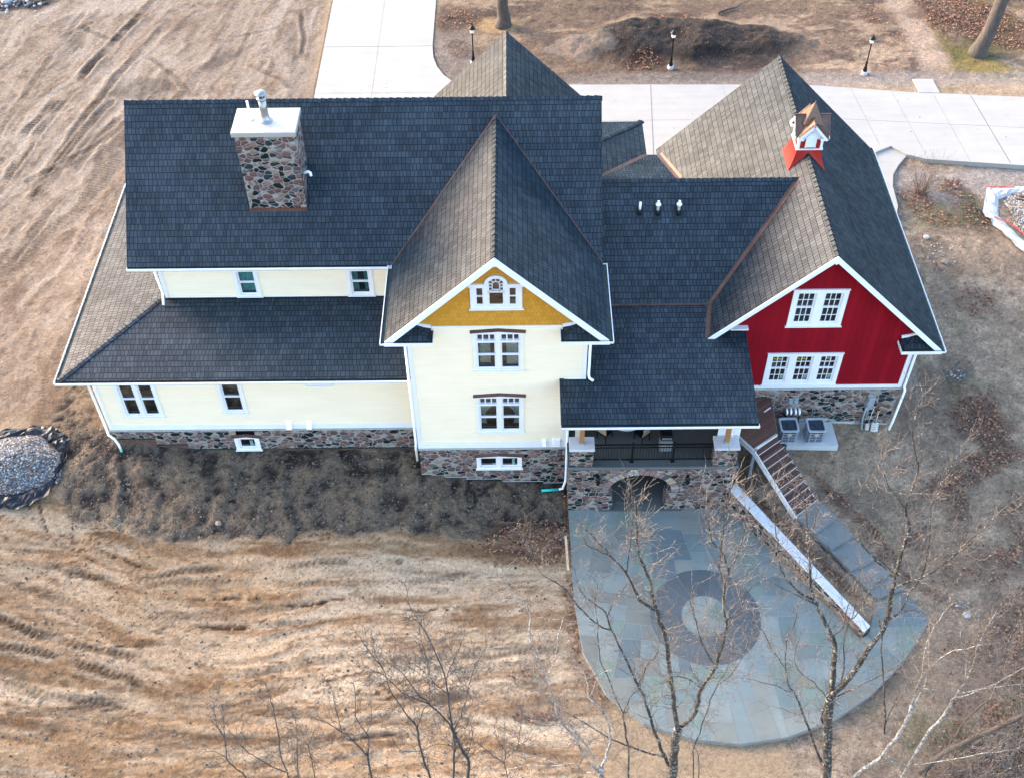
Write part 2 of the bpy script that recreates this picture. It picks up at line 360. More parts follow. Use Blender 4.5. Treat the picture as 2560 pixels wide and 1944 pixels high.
_n = len(CP); _A = np.zeros((_n + 3, _n + 3)); _A[:_n, :_n] = _phi(CP[:, :2], CP[:, :2]); _A[:_n, _n] = 1; _A[:_n, _n + 1:] = CP[:, :2]; _A[_n:, :_n] = _A[:_n, _n:].T
_w = np.linalg.solve(_A, np.concatenate([CP[:, 2], [0, 0, 0]]))
def terrain(x, y):
    x = np.atleast_1d(np.asarray(x, float)); y = np.atleast_1d(np.asarray(y, float)); out = np.empty(len(x))
    for s in range(0, len(x), 20000):
        q = np.stack([x[s:s + 20000], y[s:s + 20000]], 1)
        out[s:s + 20000] = _phi(q, CP[:, :2]) @ _w[:_n] + _w[_n] + q @ _w[_n + 1:]
    return out
def tz(x, y): return float(terrain(x, y)[0])
def ground_at(u, v, dz=0.):
    z = -1.
    for _ in range(12):
        p = at_z(u, v, z); z = tz(p.x, p.y) + dz
    return p

_perm = rng.permutation(512)
_perm = np.concatenate([_perm] * 4)
_val = rng.random(512) * 2 - 1
def vnoise(x, y, seed=0):
    xi = np.floor(x).astype(int); yi = np.floor(y).astype(int); fx = x - xi; fy = y - yi
    fx = fx * fx * fx * (fx * (fx * 6 - 15) + 10); fy = fy * fy * fy * (fy * (fy * 6 - 15) + 10)
    def h(a, b): return _val[_perm[(_perm[(a + seed * 37) & 511] + b) & 511]]
    a = h(xi, yi); b = h(xi + 1, yi); c = h(xi, yi + 1); d = h(xi + 1, yi + 1)
    return (a * (1 - fx) + b * fx) * (1 - fy) + (c * (1 - fx) + d * fx) * fy
def fbm(x, y, oct=5, seed=0, gain=.5):
    o = 0; a = 1; t = 0
    for i in range(oct):
        o = o + a * vnoise(x, y, seed + i); t += a; a *= gain; x = x * 2.03 + 11.7; y = y * 2.03 - 5.3
    return o / t
def sstep(a, b, x):
    t = np.clip((x - a) / (b - a), 0, 1); return t * t * (3 - 2 * t)
def inpoly(x, y, poly):
    r = np.zeros(x.shape, bool); n = len(poly)
    for i in range(n):
        x0, y0 = poly[i]; x1, y1 = poly[(i + 1) % n]
        c = ((y0 > y) != (y1 > y)); r ^= c & (x < (x1 - x0) * (y - y0) / (y1 - y0 + 1e-12) + x0)
    return r
def blob(x, y, cx, cy, rx, ry, seed, rough=.5, ang=0., soft=.35, f=1.1):
    c, s_ = math.cos(ang), math.sin(ang)
    dx = (x - cx) * c + (y - cy) * s_; dy = -(x - cx) * s_ + (y - cy) * c
    d = np.sqrt((dx / rx) ** 2 + (dy / ry) ** 2) + rough * fbm(x * f, y * f, 4, seed)
    return 1 - sstep(1 - soft, 1 + soft, d)
def lin(r, g, b):
    q = np.array([r, g, b]) / 255.; return np.where(q < .04045, q / 12.92, ((q + .055) / 1.055) ** 2.4)

# leaf-covered ground patches (cx, cy, rx, ry, angle): used for the stain under the leaves and for the leaves
LEAF = [(4.7,-3.1,1.75,.95,0,.95),(24.9,2.5,1.05,1.5,.2,1.),(23.6,-.2,1.9,.55,.55,.9),(24.9,.3,1.2,.5,.3,.9),(22.7,-1.7,.6,1.1,.2,.8),(21.6,-3.3,1.3,.6,.1,.55),(23,-4.6,1.8,.8,.3,.4),(25.3,-4.3,1.2,.8,.2,.4),
        (32.5,34.3,3.2,2.3,-.5,1.),(34.5,31.6,2.,1.0,-.4,.7),(14.3,34.6,1.6,.7,-.3,.6),(11.9,29.4,1.1,.7,0,.9),(.6,34.6,1.4,1.0,.2,.7),(.8,31.3,.7,1.1,.1,.5),(27.5,16.6,.75,2.,.25,.9),(25.3,16.7,1.0,.9,0,.7),(26.2,15.3,1.3,.6,-.3,.5),
        (26.3,9.4,1.0,.9,0,.45),(25.6,11.8,.8,.6,.3,.35),(27.2,33.2,.9,2.6,.2,.35),(6.3,-7.,.28,2.2,.05,.6),(7.1,-9.8,.5,.9,.6,.5),(4.8,-11.0,1.0,.22,-.1,.7),(4.3,-9.2,.8,.2,-.1,.5),(6.25,-2.,.2,2.,0,.6),
        (18.1,-1.9,.25,1.6,.68,.7),(19.2,-3.6,.35,1.2,.5,.6),(16.3,-4.1,.22,2.6,.66,.8),(14.6,-2.3,.5,.7,.6,.6),(20.6,-5.6,.25,.9,.9,.7),(24.,-9.,2.,1.3,.2,.45),(22.,-10.6,1.6,.8,.1,.4),(26,-6.3,1.4,1.0,.1,.45),(22.8,-11.6,2.6,1.2,.3,.6),(24.8,-11.2,1.6,1.4,0,.65),(20.6,-12.6,1.6,.8,.1,.35),(25.6,-2.6,1.0,1.2,0,.5),(24.2,-6.6,1.0,.6,.4,.5),(21.4,-8.4,.7,.5,0,.5),(23.2,-8.2,1.6,.9,.2,.6),(24.6,-9.6,1.5,1.2,.2,.7),(21.6,-11.6,1.3,.9,.2,.5),(25.8,-7.6,1.2,1.2,.1,.6)]
SOIL = [(-14.6,1.9),(-13.2,2.2),(0.2,2.2),(.2,.6),(6.4,.6),(6.4,-2.5),(2.5,-2.75),(-1,-2.6),(-5,-3.0),(-9,-3.0),(-12,-2.9),(-14.8,-2.6),(-15.4,-1.0),(-16.6,3.2),(-17.2,7.),(-15.5,6.)]

def _ax(a, b, st, lo, hi):
    m = np.arange(a, b + st / 2, st); l = [a]; s = st
    while l[-1] > lo: s *= 1.45; l.append(l[-1] - s)
    r = [b]; s = st
    while r[-1] < hi: s *= 1.45; r.append(r[-1] + s)
    return np.concatenate([np.array(l[1:])[::-1], m, np.array(r[1:])])
gx = _ax(-31, 39, .1, -900, 900); gy = _ax(-16.5, 42, .1, -600, 1400)
GX, GY = np.meshgrid(gx, gy); X = GX.ravel(); Y = GY.ravel()
far = np.maximum(np.maximum(-31 - X, X - 39), np.maximum(-16.5 - Y, Y - 42)); nearm = 1 - sstep(0, 40, far)
Z = np.empty(len(X)); Xc = np.clip(X, -60, 60); Yc = np.clip(Y, -30, 80); Z = terrain(Xc, Yc)

# --- masks
wob = fbm(X * .5, Y * .5, 4, 3) * .9
soil = np.zeros(len(X)); sp = inpoly(X + wob * .9, Y + fbm(X * .7, Y * .7, 4, 9) * .7, SOIL); soil = sp.astype(float)
soil2 = soil.reshape(GX.shape)
for _ in range(3):
    soil2 = (soil2 + np.roll(soil2, 1, 0) + np.roll(soil2, -1, 0) + np.roll(soil2, 1, 1) + np.roll(soil2, -1, 1)) / 5
soil = soil2.ravel()
lawn = np.maximum(sstep(20.2, 21.6, X + wob * .6) * sstep(40, 18.6, Y + 0 * X), sstep(13.4, 14.4, X + wob * .3) * sstep(3, 2, Y) * sstep(-14.5, -12.6, Y + wob * .7 + .25 * (X - 14)))
rear = sstep(27.0, 27.8, Y + wob * .3) * sstep(-1.0, -.3, X + wob * .15) * 1.0
gravel_strip = sstep(-.1, .15, .9 - np.abs(X - 21.9 - (Y < 14) * 0 - fbm(Y * .4, X * .1, 3, 5) * .8)) * sstep(3, 6, Y) * sstep(20, 15, Y)
gravel_edge = np.maximum(sstep(1.0, .4, np.abs(Y - 27.6) + wob * .4) * sstep(6, 8, X), sstep(1.5, 1.0, np.abs(X - .5 + (Y - 31) * 0.05) + wob * .35) * sstep(26.5, 27.5, Y) * sstep(34.5, 32, Y))
gravel_bed = blob(X, Y, 26.2, 17.6, 2.6, 1.6, 21, .35) + blob(X, Y, 30, 18.2, 3.5, 1.0, 22, .3)
track = sstep(1.35, .6, np.abs(X - (29.1 - (Y - 31) * .03)) + wob * .35) * sstep(27.6, 29.5, Y)
mound = blob(X, Y, 14.2, 31.7, 6.3, 2.15, 31, .22, -.03, .4, .6)
leafm = np.zeros(len(X))
for i, (a, b, c, d, e, k) in enumerate(LEAF): leafm = np.maximum(leafm, k * blob(X, Y, a, b, c * 1.1, d * 1.1, 40 + i, .55, e, .4))

# --- relief
front = sstep(1.5, -2.5, Y + wob) * sstep(8, 6.2, X) * (1 - soil)
backl = sstep(-13.5, -14.5, X) * sstep(.5, 4, Y)
backl = np.maximum(backl, sstep(-7.2, -8.5, X) * sstep(12, 16, Y)) * (1 - soil)
# machine tracks in front run along X and bend away to the left; behind they run up-right
bend = fbm(X * .12, Y * .12, 3, 55) * 1.6
ya = Y + bend * .9 + .018 * (X + 4) * np.abs(X + 4) * .35
st1 = fbm(X * .16 + 3, ya * 1.15, 7, 61, .66); st2 = fbm(X * .33, ya * 2.7, 6, 71, .66)
ridge = 1 - np.abs(fbm(X * .14 + 9, ya * .95, 4, 81, .5)) * 3.2
th = R(74); u1 = X * math.cos(th) + Y * math.sin(th); v1 = -X * math.sin(th) + Y * math.cos(th) + fbm(X * .1, Y * .1, 3, 91) * 2.2
sb1 = fbm(u1 * .13, v1 * .9, 7, 95, .68); sb2 = fbm(u1 * .35, v1 * 2.2, 6, 99, .68)
def treads(along, across, seed, thr):
    band = sstep(thr, thr + .09, fbm(along * .07, across * .9, 3, seed)); seg = sstep(-.1, .15, fbm(along * .25, across * .5, 3, seed + 5))
    return band * seg * (.5 + .5 * np.sin(along * 2 * math.pi / .21 + fbm(X * .4, Y * .4, 2, seed + 9) * 5))
tr1 = treads(X + .3 * Y, ya, 111, .30); tr2 = np.maximum(treads(u1, v1, 131, .2) * sstep(-14, -20, X + wob * 2), .8 * treads(u1, v1 * 1.3, 137, .3)); tr3 = treads(X * .8 - Y * .6, X * .6 + Y * .8, 151, .42)
tr4 = treads(X - .12 * Y, ya * 1.3 + 3, 157, .22)
rg2 = np.clip(1 - np.abs(fbm(X * .3 + 5, ya * 2.3, 4, 85, .55)) * 5, 0, 1) * sstep(-.1, .2, fbm(X * .25, Y * .4, 3, 87))
clod = fbm(X * 1.5, Y * 1.5, 6, 161, .72); fine = fbm(X * 3.1, Y * 3.1, 4, 171, .75)
furrow = np.sin((X + fbm(X * .5, Y * .25, 3, 181) * 1.5) * 2 * math.pi / 1.55) * sstep(1.6, -.5, Y) * sstep(-3.3, -2.2, Y)
def trackline(pts, w, n=None):
    # distance from and distance along a wheel track followed over the ground
    P = [ground_at(u * 2560 / 2212, v * 2560 / 2212) for u, v in pts]; P = np.array([(p.x, p.y) for p in P]); Q = [P[0]]
    for i in range(len(P) - 1):
        a, b_, c, d = P[max(i - 1, 0)], P[i], P[i + 1], P[min(i + 2, len(P) - 1)]
        for t in np.linspace(0, 1, 9)[1:]: Q.append(.5 * ((2 * b_) + (c - a) * t + (2 * a - 5 * b_ + 4 * c - d) * t * t + (3 * b_ - a - 3 * c + d) * t ** 3))
    Q = np.array(Q); D = np.full(len(X), 99.); SG = np.zeros(len(X)); AL = np.zeros(len(X)); acc = 0
    m = (X > Q[:, 0].min() - 1.5) & (X < Q[:, 0].max() + 1.5) & (Y > Q[:, 1].min() - 1.5) & (Y < Q[:, 1].max() + 1.5); x, y = X[m], Y[m]; dd = D[m]; ss = SG[m]; aa = AL[m]
    wx = .12 * fbm(x * .8, y * .8, 3, 303)
    for i in range(len(Q) - 1):
        e = Q[i + 1] - Q[i]; L = np.hypot(*e); t = np.clip(((x - Q[i, 0]) * e[0] + (y - Q[i, 1]) * e[1]) / (L * L + 1e-9), 0, 1)
        dx, dy = x - Q[i, 0] - e[0] * t, y - Q[i, 1] - e[1] * t; dist = np.hypot(dx, dy); k = dist < dd
        dd = np.where(k, dist, dd); ss = np.where(k, np.sign(e[0] * dy - e[1] * dx), ss); aa = np.where(k, acc + L * t, aa); acc += L
    D[m] = np.abs(dd * ss + wx); SG[m] = ss; AL[m] = aa; return D, AL, SG
TRK = []
for pts, w, per, k in (([(-20,440),(60,320),(120,240),(200,140),(280,60),(340,-10)],.32,.24,1.),([(0,350),(90,250),(180,160),(250,90),(310,20)],.32,.24,1.),([(40,480),(130,330),(250,170),(400,10)],.3,.24,.85),([(0,560),(70,440),(150,320),(240,220)],.3,.24,.8),
    ([(120,770),(175,650),(215,540),(260,440)],.3,.13,.45),([(60,740),(140,600),(200,470)],.3,.13,.4),([(30,560),(110,450),(190,330),(250,260)],.3,.2,.7),([(-10,300),(50,210),(120,110),(180,30)],.26,.2,.6),([(480,130),(560,150),(630,190)],.22,.2,.5),([(420,60),(500,80),(600,60)],.2,.2,.4),([(640,-5),(655,60),(655,120)],.2,.2,.9),([(180,60),(330,130),(420,210)],.24,.2,.6),([(330,210),(230,300),(60,390)],.24,.2,.6),([(450,200),(520,110),(560,20)],.2,.2,.4),([(0,150),(90,100),(200,50)],.22,.2,.4),
    ([(-20,1330),(104,1372),(244,1413),(380,1440)],.22,.17,.95),([(-20,1390),(86,1410),(188,1443),(300,1475)],.24,.17,1.),([(20,1480),(71,1494),(188,1514),(300,1540)],.24,.17,.7),([(147,1240),(305,1250),(432,1230),(610,1220),(863,1210)],.2,.16,.8),([(315,1262),(508,1256),(813,1264),(1000,1240)],.2,.16,.65),
    ([(380,1385),(508,1362),(762,1337),(965,1311)],.24,.2,.7),([(30,1670),(76,1621),(152,1545),(254,1494)],.36,.11,.5),([(100,1515),(203,1520),(457,1525),(711,1545),(965,1570)],.34,.11,.6),([(200,1590),(355,1596),(610,1611),(863,1596)],.36,.11,.5),([(560,1650),(700,1600),(900,1520),(1150,1480)],.3,.13,.5),([(0,1250),(150,1300),(320,1330),(520,1325),(700,1300)],.22,.2,.5),([(0,1560),(120,1580),(300,1560)],.3,.12,.5),([(700,1440),(900,1420),(1200,1405)],.22,.18,.6),([(760,1395),(960,1375),(1220,1380)],.22,.18,.5)):
    d_, a_, s_ = trackline(pts, w); band = sstep(w, w * .72, d_); tr = .5 + .5 * np.sin(2 * math.pi * (a_ + .5 * d_) / per); pat = sstep(-.32, .12, fbm(X * .5, Y * .5, 4, 307)); TRK.append((band * pat, tr, k, sstep(.16, .04, np.abs(d_ - w * 1.15)) * pat))
CRK = []
for pts, w in (([(420,1297),(508,1292),(635,1307),(762,1292),(889,1315),(965,1315)],.07),([(0,1345),(120,1385),(260,1400),(470,1388)],.05),([(85,1075),(95,1130),(130,1190),(180,1235)],.06),([(430,1350),(560,1355),(640,1350)],.09),([(220,1195),(300,1222),(400,1240)],.05),([(740,1600),(860,1585)],.05)):
    d_, a_, s_ = trackline(pts, w); CRK.append(sstep(w * 1.6, w * .5, d_ + .12 * np.abs(fbm(X * 2.5, Y * 2.5, 4, 309))) * sstep(-.35, .0, fbm(a_ * .9, a_ * 0, 2, 311)))
for bd, tr, k, berm in TRK: Z += k * (bd * (-.03 + .045 * tr) + .035 * berm)
for ck in CRK: Z -= .05 * ck
Z = Z + nearm * (front * (.05 * st1 + .07 * st2 + .05 * rg2 + .045 * tr1 + .035 * tr3 + .045 * tr4 + .05 * clod * sstep(-.1, .3, st1) + .025 * fine)
     + backl * (.03 * sb1 + .03 * sb2 + .03 * tr2 + .05 * clod + .03 * fine) + soil * (.17 * clod + .07 * fine + .045 * furrow)
     + (lawn + rear) * (.05 * clod + .02 * fine))
Z += mound * (.85 + .5 * fbm(X * .45, Y * .55, 4, 191) + .1 * clod) * (1 - .25 * np.abs(np.sin(X * .75 + 1.0)))
# keep hard surfaces clear of the soil
PATIO = [(6.35,-1.45),(6.38,-3.9),(6.41,-6.1),(6.68,-8.4),(7.48,-10.2),(8.79,-11.35),(10.62,-12.0),(12.3,-12.2),(14.04,-11.95),(15.87,-11.3),(17.47,-10.3),(19.01,-8.95),(20.66,-6.95),(19.75,-5.72),(18.55,-6.2),(18.0,-7.6),(17.6,-7.9),(13.2,-1.45)]
ins = inpoly(X, Y, [(a + (.03 if a > 12 else -.03), b) for a, b in PATIO]); Z[ins] = np.minimum(Z[ins], -2.6)
DRIVE = [(-7.4,15.5),(-7.45,60),(-.85,60),(-.81,37),(-.8,31.6),(-.42,29.3),(.48,27.8),(2.5,27.2),(7.65,27.24),(17.06,27.07),(21.6,26.9),(27.0,26.1),(33.3,25.5),(46,24.2),(46,17.9),(31.4,19.1),(26.3,19.75),(25.35,20.2),(24.68,20.95),(23.68,20.4),(23.2,19.6),(22.4,15.9),(10.4,15.4)]
ins = inpoly(X, Y, DRIVE); Z[ins] = np.minimum(Z[ins], -.16)
hs = inpoly(X, Y, [(-13.2,1.4),(-.1,1.4),(.1,.25),(6.1,.25),(6.4,-1.3),(13.2,-1.3),(13.9,2.7),(20.5,2.7),(20.5,15),(-13.2,15)]); Z[hs] = np.minimum(Z[hs], -2.75)
sta = inpoly(X, Y, [(15.85,-2.6),(16.85,-1.8),(19.8,-5.6),(18.6,-6.1)]); Z[sta] = np.minimum(Z[sta], -2.62)
pad = inpoly(X, Y, [(15.6,2.4),(18.1,2.4),(18.1,.95),(15.9,.95)]); Z[pad] = np.minimum(Z[pad], -1.62)

# --- colour of the ground (albedo, lifted to offset the house's shadow)
def mixc(base, m, c): return base + (np.asarray(c)[None, :] - base) * np.clip(m, 0, 1)[:, None]
sandA = lin(204,178,146); sandB = lin(190,158,122); sandC = lin(146,112,76)
warm = sstep(-.25, .35, fbm(X * .09 + 2, Y * .14, 3, 201) + .25 * sstep(-4, -10, Y) * sstep(6, -6, X) + .1)
col = np.repeat(sandA[None], len(X), 0); col = mixc(col, warm * front * .85, sandB)
col = mixc(col, front * sstep(.0, .3, fbm(X * .3, ya * 1.2, 6, 205, .65)) * .6, lin(222,200,170))
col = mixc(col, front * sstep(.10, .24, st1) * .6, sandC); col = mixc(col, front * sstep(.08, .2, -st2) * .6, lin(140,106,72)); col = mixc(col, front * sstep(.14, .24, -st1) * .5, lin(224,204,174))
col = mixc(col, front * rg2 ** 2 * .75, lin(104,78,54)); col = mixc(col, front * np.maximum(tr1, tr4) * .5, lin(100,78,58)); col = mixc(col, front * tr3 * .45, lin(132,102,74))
col = mixc(col, front * sstep(.12, .4, clod) * sstep(-.1, .3, st1) * .6, lin(112,86,64)); col = mixc(col, front * sstep(.25, .5, fine) * .35, lin(112,88,66))
crack = sstep(.03, .0, np.abs(fbm(X * .2, ya * 1.0, 6, 221, .6))) * sstep(.0, .25, fbm(X * .3, Y * .5, 2, 225)); col = mixc(col, front * crack * .9, lin(80,56,40))
col = mixc(col, backl, lin(196,176,152)); col = mixc(col, backl * sstep(.05, .35, sb1) * .5, lin(164,140,114)); col = mixc(col, backl * sstep(.1, .35, sb2 + .35 * clod) * .55, lin(132,110,90)); col = mixc(col, backl * sstep(.12, .3, fbm(X * .7, Y * .7, 5, 233, .65)) * .6, lin(150,126,104)); col = mixc(col, backl * sstep(.22, .45, fine) * .5, lin(126,106,88))
col = mixc(col, backl * sstep(.05, .3, clod) * .5, lin(168,146,124)); col = mixc(col, backl * sstep(.1, .4, fbm(X * .35, Y * .35, 5, 235)) * .55, lin(220,204,182)); col = mixc(col, backl * tr2 * .85, lin(84,74,68)); col = mixc(col, backl * sstep(.15, .45, fbm(u1 * .2, v1 * 1.4, 5, 231)) * .7, lin(216,200,178))
for (a, b, c, d, e, k) in ((-17.5,27.5,1.6,1.0,.4,.5),(-13.5,30.5,1.8,.5,.9,.5),(-27.5,37.5,2.6,.9,.2,.95),(-9.2,33,.5,3.5,0,.35),(-20,22,.4,4,-.25,.4),(-8.3,26,.7,3,0,.3)):
    col = mixc(col, k * blob(X, Y, a, b, c, d, int(a * 3) & 63, .7, e, .5), lin(82,74,70))
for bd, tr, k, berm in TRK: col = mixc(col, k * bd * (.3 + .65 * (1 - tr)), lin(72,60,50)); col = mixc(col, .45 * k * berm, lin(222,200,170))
for ck in CRK: col = mixc(col, ck * .95, lin(62,44,32))
edged = sstep(-1.5, -.3, Y) * sstep(9, 4, Y) * sstep(-13, -14.5, X) * sstep(-19, -15.5, X + wob); col = mixc(col, edged * .7, lin(120,92,66))
so_ = mixc(np.repeat(lin(112,101,90)[None], len(X), 0), sstep(-.05, .4, clod) * .8, lin(140,122,102)); so_ = mixc(so_, sstep(.0, -.35, clod + .3 * fine), lin(62,54,50))
so_ = mixc(so_, sstep(.1, .9, furrow + .6 * clod) * .35, lin(152,130,106))
col = col + (so_ - col) * soil[:, None]
lw = mixc(np.repeat(lin(142,124,106)[None], len(X), 0), sstep(-.1, .35, clod) * .65, lin(176,156,132)); lw = mixc(lw, sstep(.2, .45, fine) * .6, lin(92,78,68)); lw = mixc(lw, sstep(.2, .45, -fine) * .5, lin(182,164,142)); lw = mixc(lw, sstep(.05, .25, fbm(X * .6, Y * .6, 7, 241, .68)) * .6, lin(110,96,84))
lw = mixc(lw, sstep(.15, .42, fbm(X * .45 + 40, Y * .45, 7, 251, .68)) * .45, lin(98,98,72)); col = col + (lw - col) * lawn[:, None]
rr = mixc(np.repeat(lin(138,116,98)[None], len(X), 0), sstep(-.05, .3, fbm(X * .28, Y * .5, 7, 261, .68)), lin(108,90,80)); rr = mixc(rr, sstep(.2, .45, fine) * .6, lin(78,66,58)); rr = mixc(rr, sstep(.2, .45, -fine) * .5, lin(176,152,128)); rr = mixc(rr, sstep(.05, .25, fbm(X * .3 + 7, Y * .7, 7, 271, .68)) * .8, lin(186,162,136)); rr = mixc(rr, sstep(.1, .45, clod) * .4, lin(84,70,64))
grassy = sstep(29.5, 31, X + wob); rr = mixc(rr, grassy * sstep(-.2, .2, fbm(X * .5, Y * .5, 7, 281, .68)) * .8, lin(136,122,66))
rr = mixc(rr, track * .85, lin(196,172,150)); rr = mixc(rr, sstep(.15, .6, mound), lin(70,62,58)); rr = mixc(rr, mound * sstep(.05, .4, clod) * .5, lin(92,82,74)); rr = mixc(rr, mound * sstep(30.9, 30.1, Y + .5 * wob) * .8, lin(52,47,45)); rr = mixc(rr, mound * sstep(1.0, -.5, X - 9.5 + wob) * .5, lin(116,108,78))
rr = mixc(rr, mound * sstep(.04, 0, np.abs(fbm(X * .5, Y * .4, 7, 291, .68))) * .7, lin(52,46,44)); rr = mixc(rr, blob(X, Y, 3.0, 33.9, 1.5, .8, 5, .5) * .8, lin(206,172,126))
rr = mixc(rr, blob(X, Y, 8.2, 31.2, 1.8, 1.1, 6, .6) * .6, lin(188,168,150)); col = col + (rr - col) * rear[:, None]
gv = mixc(np.repeat(lin(150,140,132)[None], len(X), 0), sstep(0, .5, fine), lin(182,170,160))
gm = np.clip(np.maximum(np.maximum(gravel_strip, gravel_edge * .8), gravel_bed), 0, 1) * .9; col = col + (gv - col) * gm[:, None]
col = mixc(col, leafm * .6, lin(84,56,44))
for (a, b, c, d) in ((26.4,15.4,1.6,.8),(27.9,16.3,.5,1.2),(19.8,-11.8,1.6,.9),(23.4,-11.6,1.4,.8),(31.8,30.8,2.,1.2)): col = mixc(col, .5 * blob(X, Y, a, b, c, d, int(a), .9), lin(88,92,58))
gnd = lin(150,128,104); col = col * nearm[:, None] + gnd[None] * (1 - nearm)[:, None]
col = col * (.49 - .03 * front * sstep(2, -8, X) + .34 * np.clip(lawn, 0, 1) + .16 * soil + .17 * front * sstep(-10, 0, X) - .10 * backl)[:, None] * np.array([1.03, 1., .97])[None]  # lawn, soil bank and front sand lightened in the colour to offset the house's shadow
col[:, 2] *= 1 + .07 * np.clip(backl + .5 * front, 0, 1)
col = np.clip(col, .004, .9)

ny, nx = GX.shape; idx = np.arange(nx * ny).reshape(ny, nx)
quads = np.stack([idx[:-1, :-1], idx[:-1, 1:], idx[1:, 1:], idx[1:, :-1]], -1).reshape(-1, 4)
me = bpy.data.meshes.new('ground'); me.vertices.add(nx * ny); me.vertices.foreach_set('co', np.stack([X, Y, Z], 1).ravel())
me.loops.add(len(quads) * 4); me.loops.foreach_set('vertex_index', quads.ravel().astype(np.int32)); me.polygons.add(len(quads))
me.polygons.foreach_set('loop_start', np.arange(0, len(quads) * 4, 4, dtype=np.int32)); me.polygons.foreach_set('use_smooth', np.ones(len(quads), bool))
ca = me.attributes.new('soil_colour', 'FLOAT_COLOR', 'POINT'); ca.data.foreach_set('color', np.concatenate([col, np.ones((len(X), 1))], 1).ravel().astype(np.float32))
ra = me.attributes.new('coarse', 'FLOAT', 'POINT'); ra.data.foreach_set('value', np.clip(soil + .8 * gm + 1. * lawn + 1. * rear + .4 * front + .4 * backl, .15, 1.).astype(np.float32))
me.update(); me.validate()
gm_ = NT('earth'); o_ = gm_.obj()
ac = gm_.n('Attribute', attribute_name='soil_colour').outputs['Color']; co = gm_.n('Attribute', attribute_name='coarse').outputs['Fac']
n1 = gm_.noise(o_, 7., 8, .72); n2 = gm_.noise(o_, 24., 4, .75); n3 = gm_.noise(gm_.scale(o_, (1., 3., 1.)), 2.6, 8, .75, .8); n4 = gm_.noise(o_, 60., 2, .8)
k = gm_.math('ADD', gm_.math('MULTIPLY_ADD', n1, 1.5, .17), gm_.math('MULTIPLY', gm_.math('SUBTRACT', n2, .5), gm_.math('MULTIPLY_ADD', co, 1.9, .9)))
k = gm_.math('ADD', k, gm_.math('MULTIPLY_ADD', n3, .9, -.45)); k = gm_.math('MAXIMUM', gm_.math('ADD', k, gm_.math('MULTIPLY_ADD', n4, 1.1, -.55)), .12)
vor = gm_.n('TexVoronoi', {'Vector': o_, 'Scale': 11.}, feature='F1')
peb = gm_.math('MULTIPLY', gm_.n('MapRange', {0: vor.outputs['Distance'], 1: .16, 2: .22, 3: 1., 4: 0.}).outputs[0], gm_.math('GREATER_THAN', gm_.n('TexWhiteNoise', {'Vector': vor.outputs['Color']}, noise_dimensions='3D').outputs['Value'], .86))
c_ = gm_.mix(1., ac, gm_.n('CombineColor', {0: k, 1: k, 2: k}).outputs[0], 'MULTIPLY')
c_ = gm_.mix(gm_.math('MULTIPLY', peb, gm_.math('MULTIPLY', co, .7)), c_, (.26, .22, .18))
hh = gm_.math('ADD', gm_.math('ADD', gm_.math('MULTIPLY', n1, 1.), gm_.math('MULTIPLY', n2, .5)), gm_.math('ADD', gm_.math('MULTIPLY', n3, .8), gm_.math('MULTIPLY', peb, .35)))
gm_.P(base=c_, rough=.95, spec=.15, normal=gm_.bump(hh, .95, .09)); me.materials.append(gm_.mat)
ground = bpy.data.objects.new('ground', me); COL.objects.link(ground); tag(ground, kind='structure')
ZG = Z.reshape(GX.shape)
def gz(x, y):
    """height of the finished ground mesh"""
    i = min(max(int(np.searchsorted(gx, x)) - 1, 0), nx - 2); j = min(max(int(np.searchsorted(gy, y)) - 1, 0), ny - 2)
    fx = (x - gx[i]) / (gx[i + 1] - gx[i]); fy = (y - gy[j]) / (gy[j + 1] - gy[j])
    return float((ZG[j, i] * (1 - fx) + ZG[j, i + 1] * fx) * (1 - fy) + (ZG[j + 1, i] * (1 - fx) + ZG[j + 1, i + 1] * fx) * fy)

# ------------------------------------------------------------------ paved surfaces
def extrude_poly(b, pts, z0, z1, mt=0, ms=0):
    n = len(pts); a = sum(pts[i][0] * pts[(i + 1) % n][1] - pts[(i + 1) % n][0] * pts[i][1] for i in range(n))
    if a < 0: pts = pts[::-1]
    b.poly([(x, y, z1) for x, y in pts], mt)
    for i in range(n):
        (x0, y0), (x1, y1) = pts[i], pts[(i + 1) % n]; b.poly([(x0, y0, z0), (x1, y1, z0), (x1, y1, z1), (x0, y0, z1)], ms)
    return b
b = MB()
extrude_poly(b, [(-7.4,17.8),(-7.45,60),(-.85,60),(-.81,37),(-.8,31.6),(-.7,30.4),(-.42,29.3),(0,28.4),(.48,27.8),(1.3,27.4),(2.5,27.25),(7.65,27.24),(7.65,15.5),(-7.4,15.5)], -.4, 0)
extrude_poly(b, [(7.65,15.4),(7.65,27.24),(17.06,27.07),(21.6,26.9),(27.0,26.1),(33.3,25.5),(46,24.2),(46,17.9),(31.4,19.1),(26.3,19.75),(25.35,20.2),(24.68,20.95),(23.68,20.4),(23.0,19.4),(21.9,15.4)], -.4, 0)
jm = plain('drive_joint', (.11, .108, .1), .9, var=.2); jl = plain('drive_joint_light', (.2, .195, .185), .9, var=.2)
def joint(p, q, w=.03, m=1): b.bar((p[0], p[1], .003), (q[0], q[1], .003), w, .004, m)
for p, q, m in (((-7.45,31.6),(-.82,31.6),1),((-4.1,17),(-4.1,60),2),((-7.4,26.6),(-.2,26.6),2),((-7.45,37.5),(-.84,37.5),2),((-7.4,21.8),(10,21.8),2),((12.1,27.1),(11.6,18.8),1),((16.3,27.0),(16.,18),2),((21.2,26.85),(21.6,20.),2),((23.6,26.5),(24.1,21.),2),((25.9,26.2),(26.4,19.9),2),((28.2,25.9),(28.6,19.55),2),((30.3,25.7),(30.7,19.3),1),((33.4,25.4),(34,18.95),2),((21.9,23.6),(33.6,22.4),2),((7.5,23.6),(21.9,23.6),2)): joint(p, q, .035 if m == 1 else .025, m)
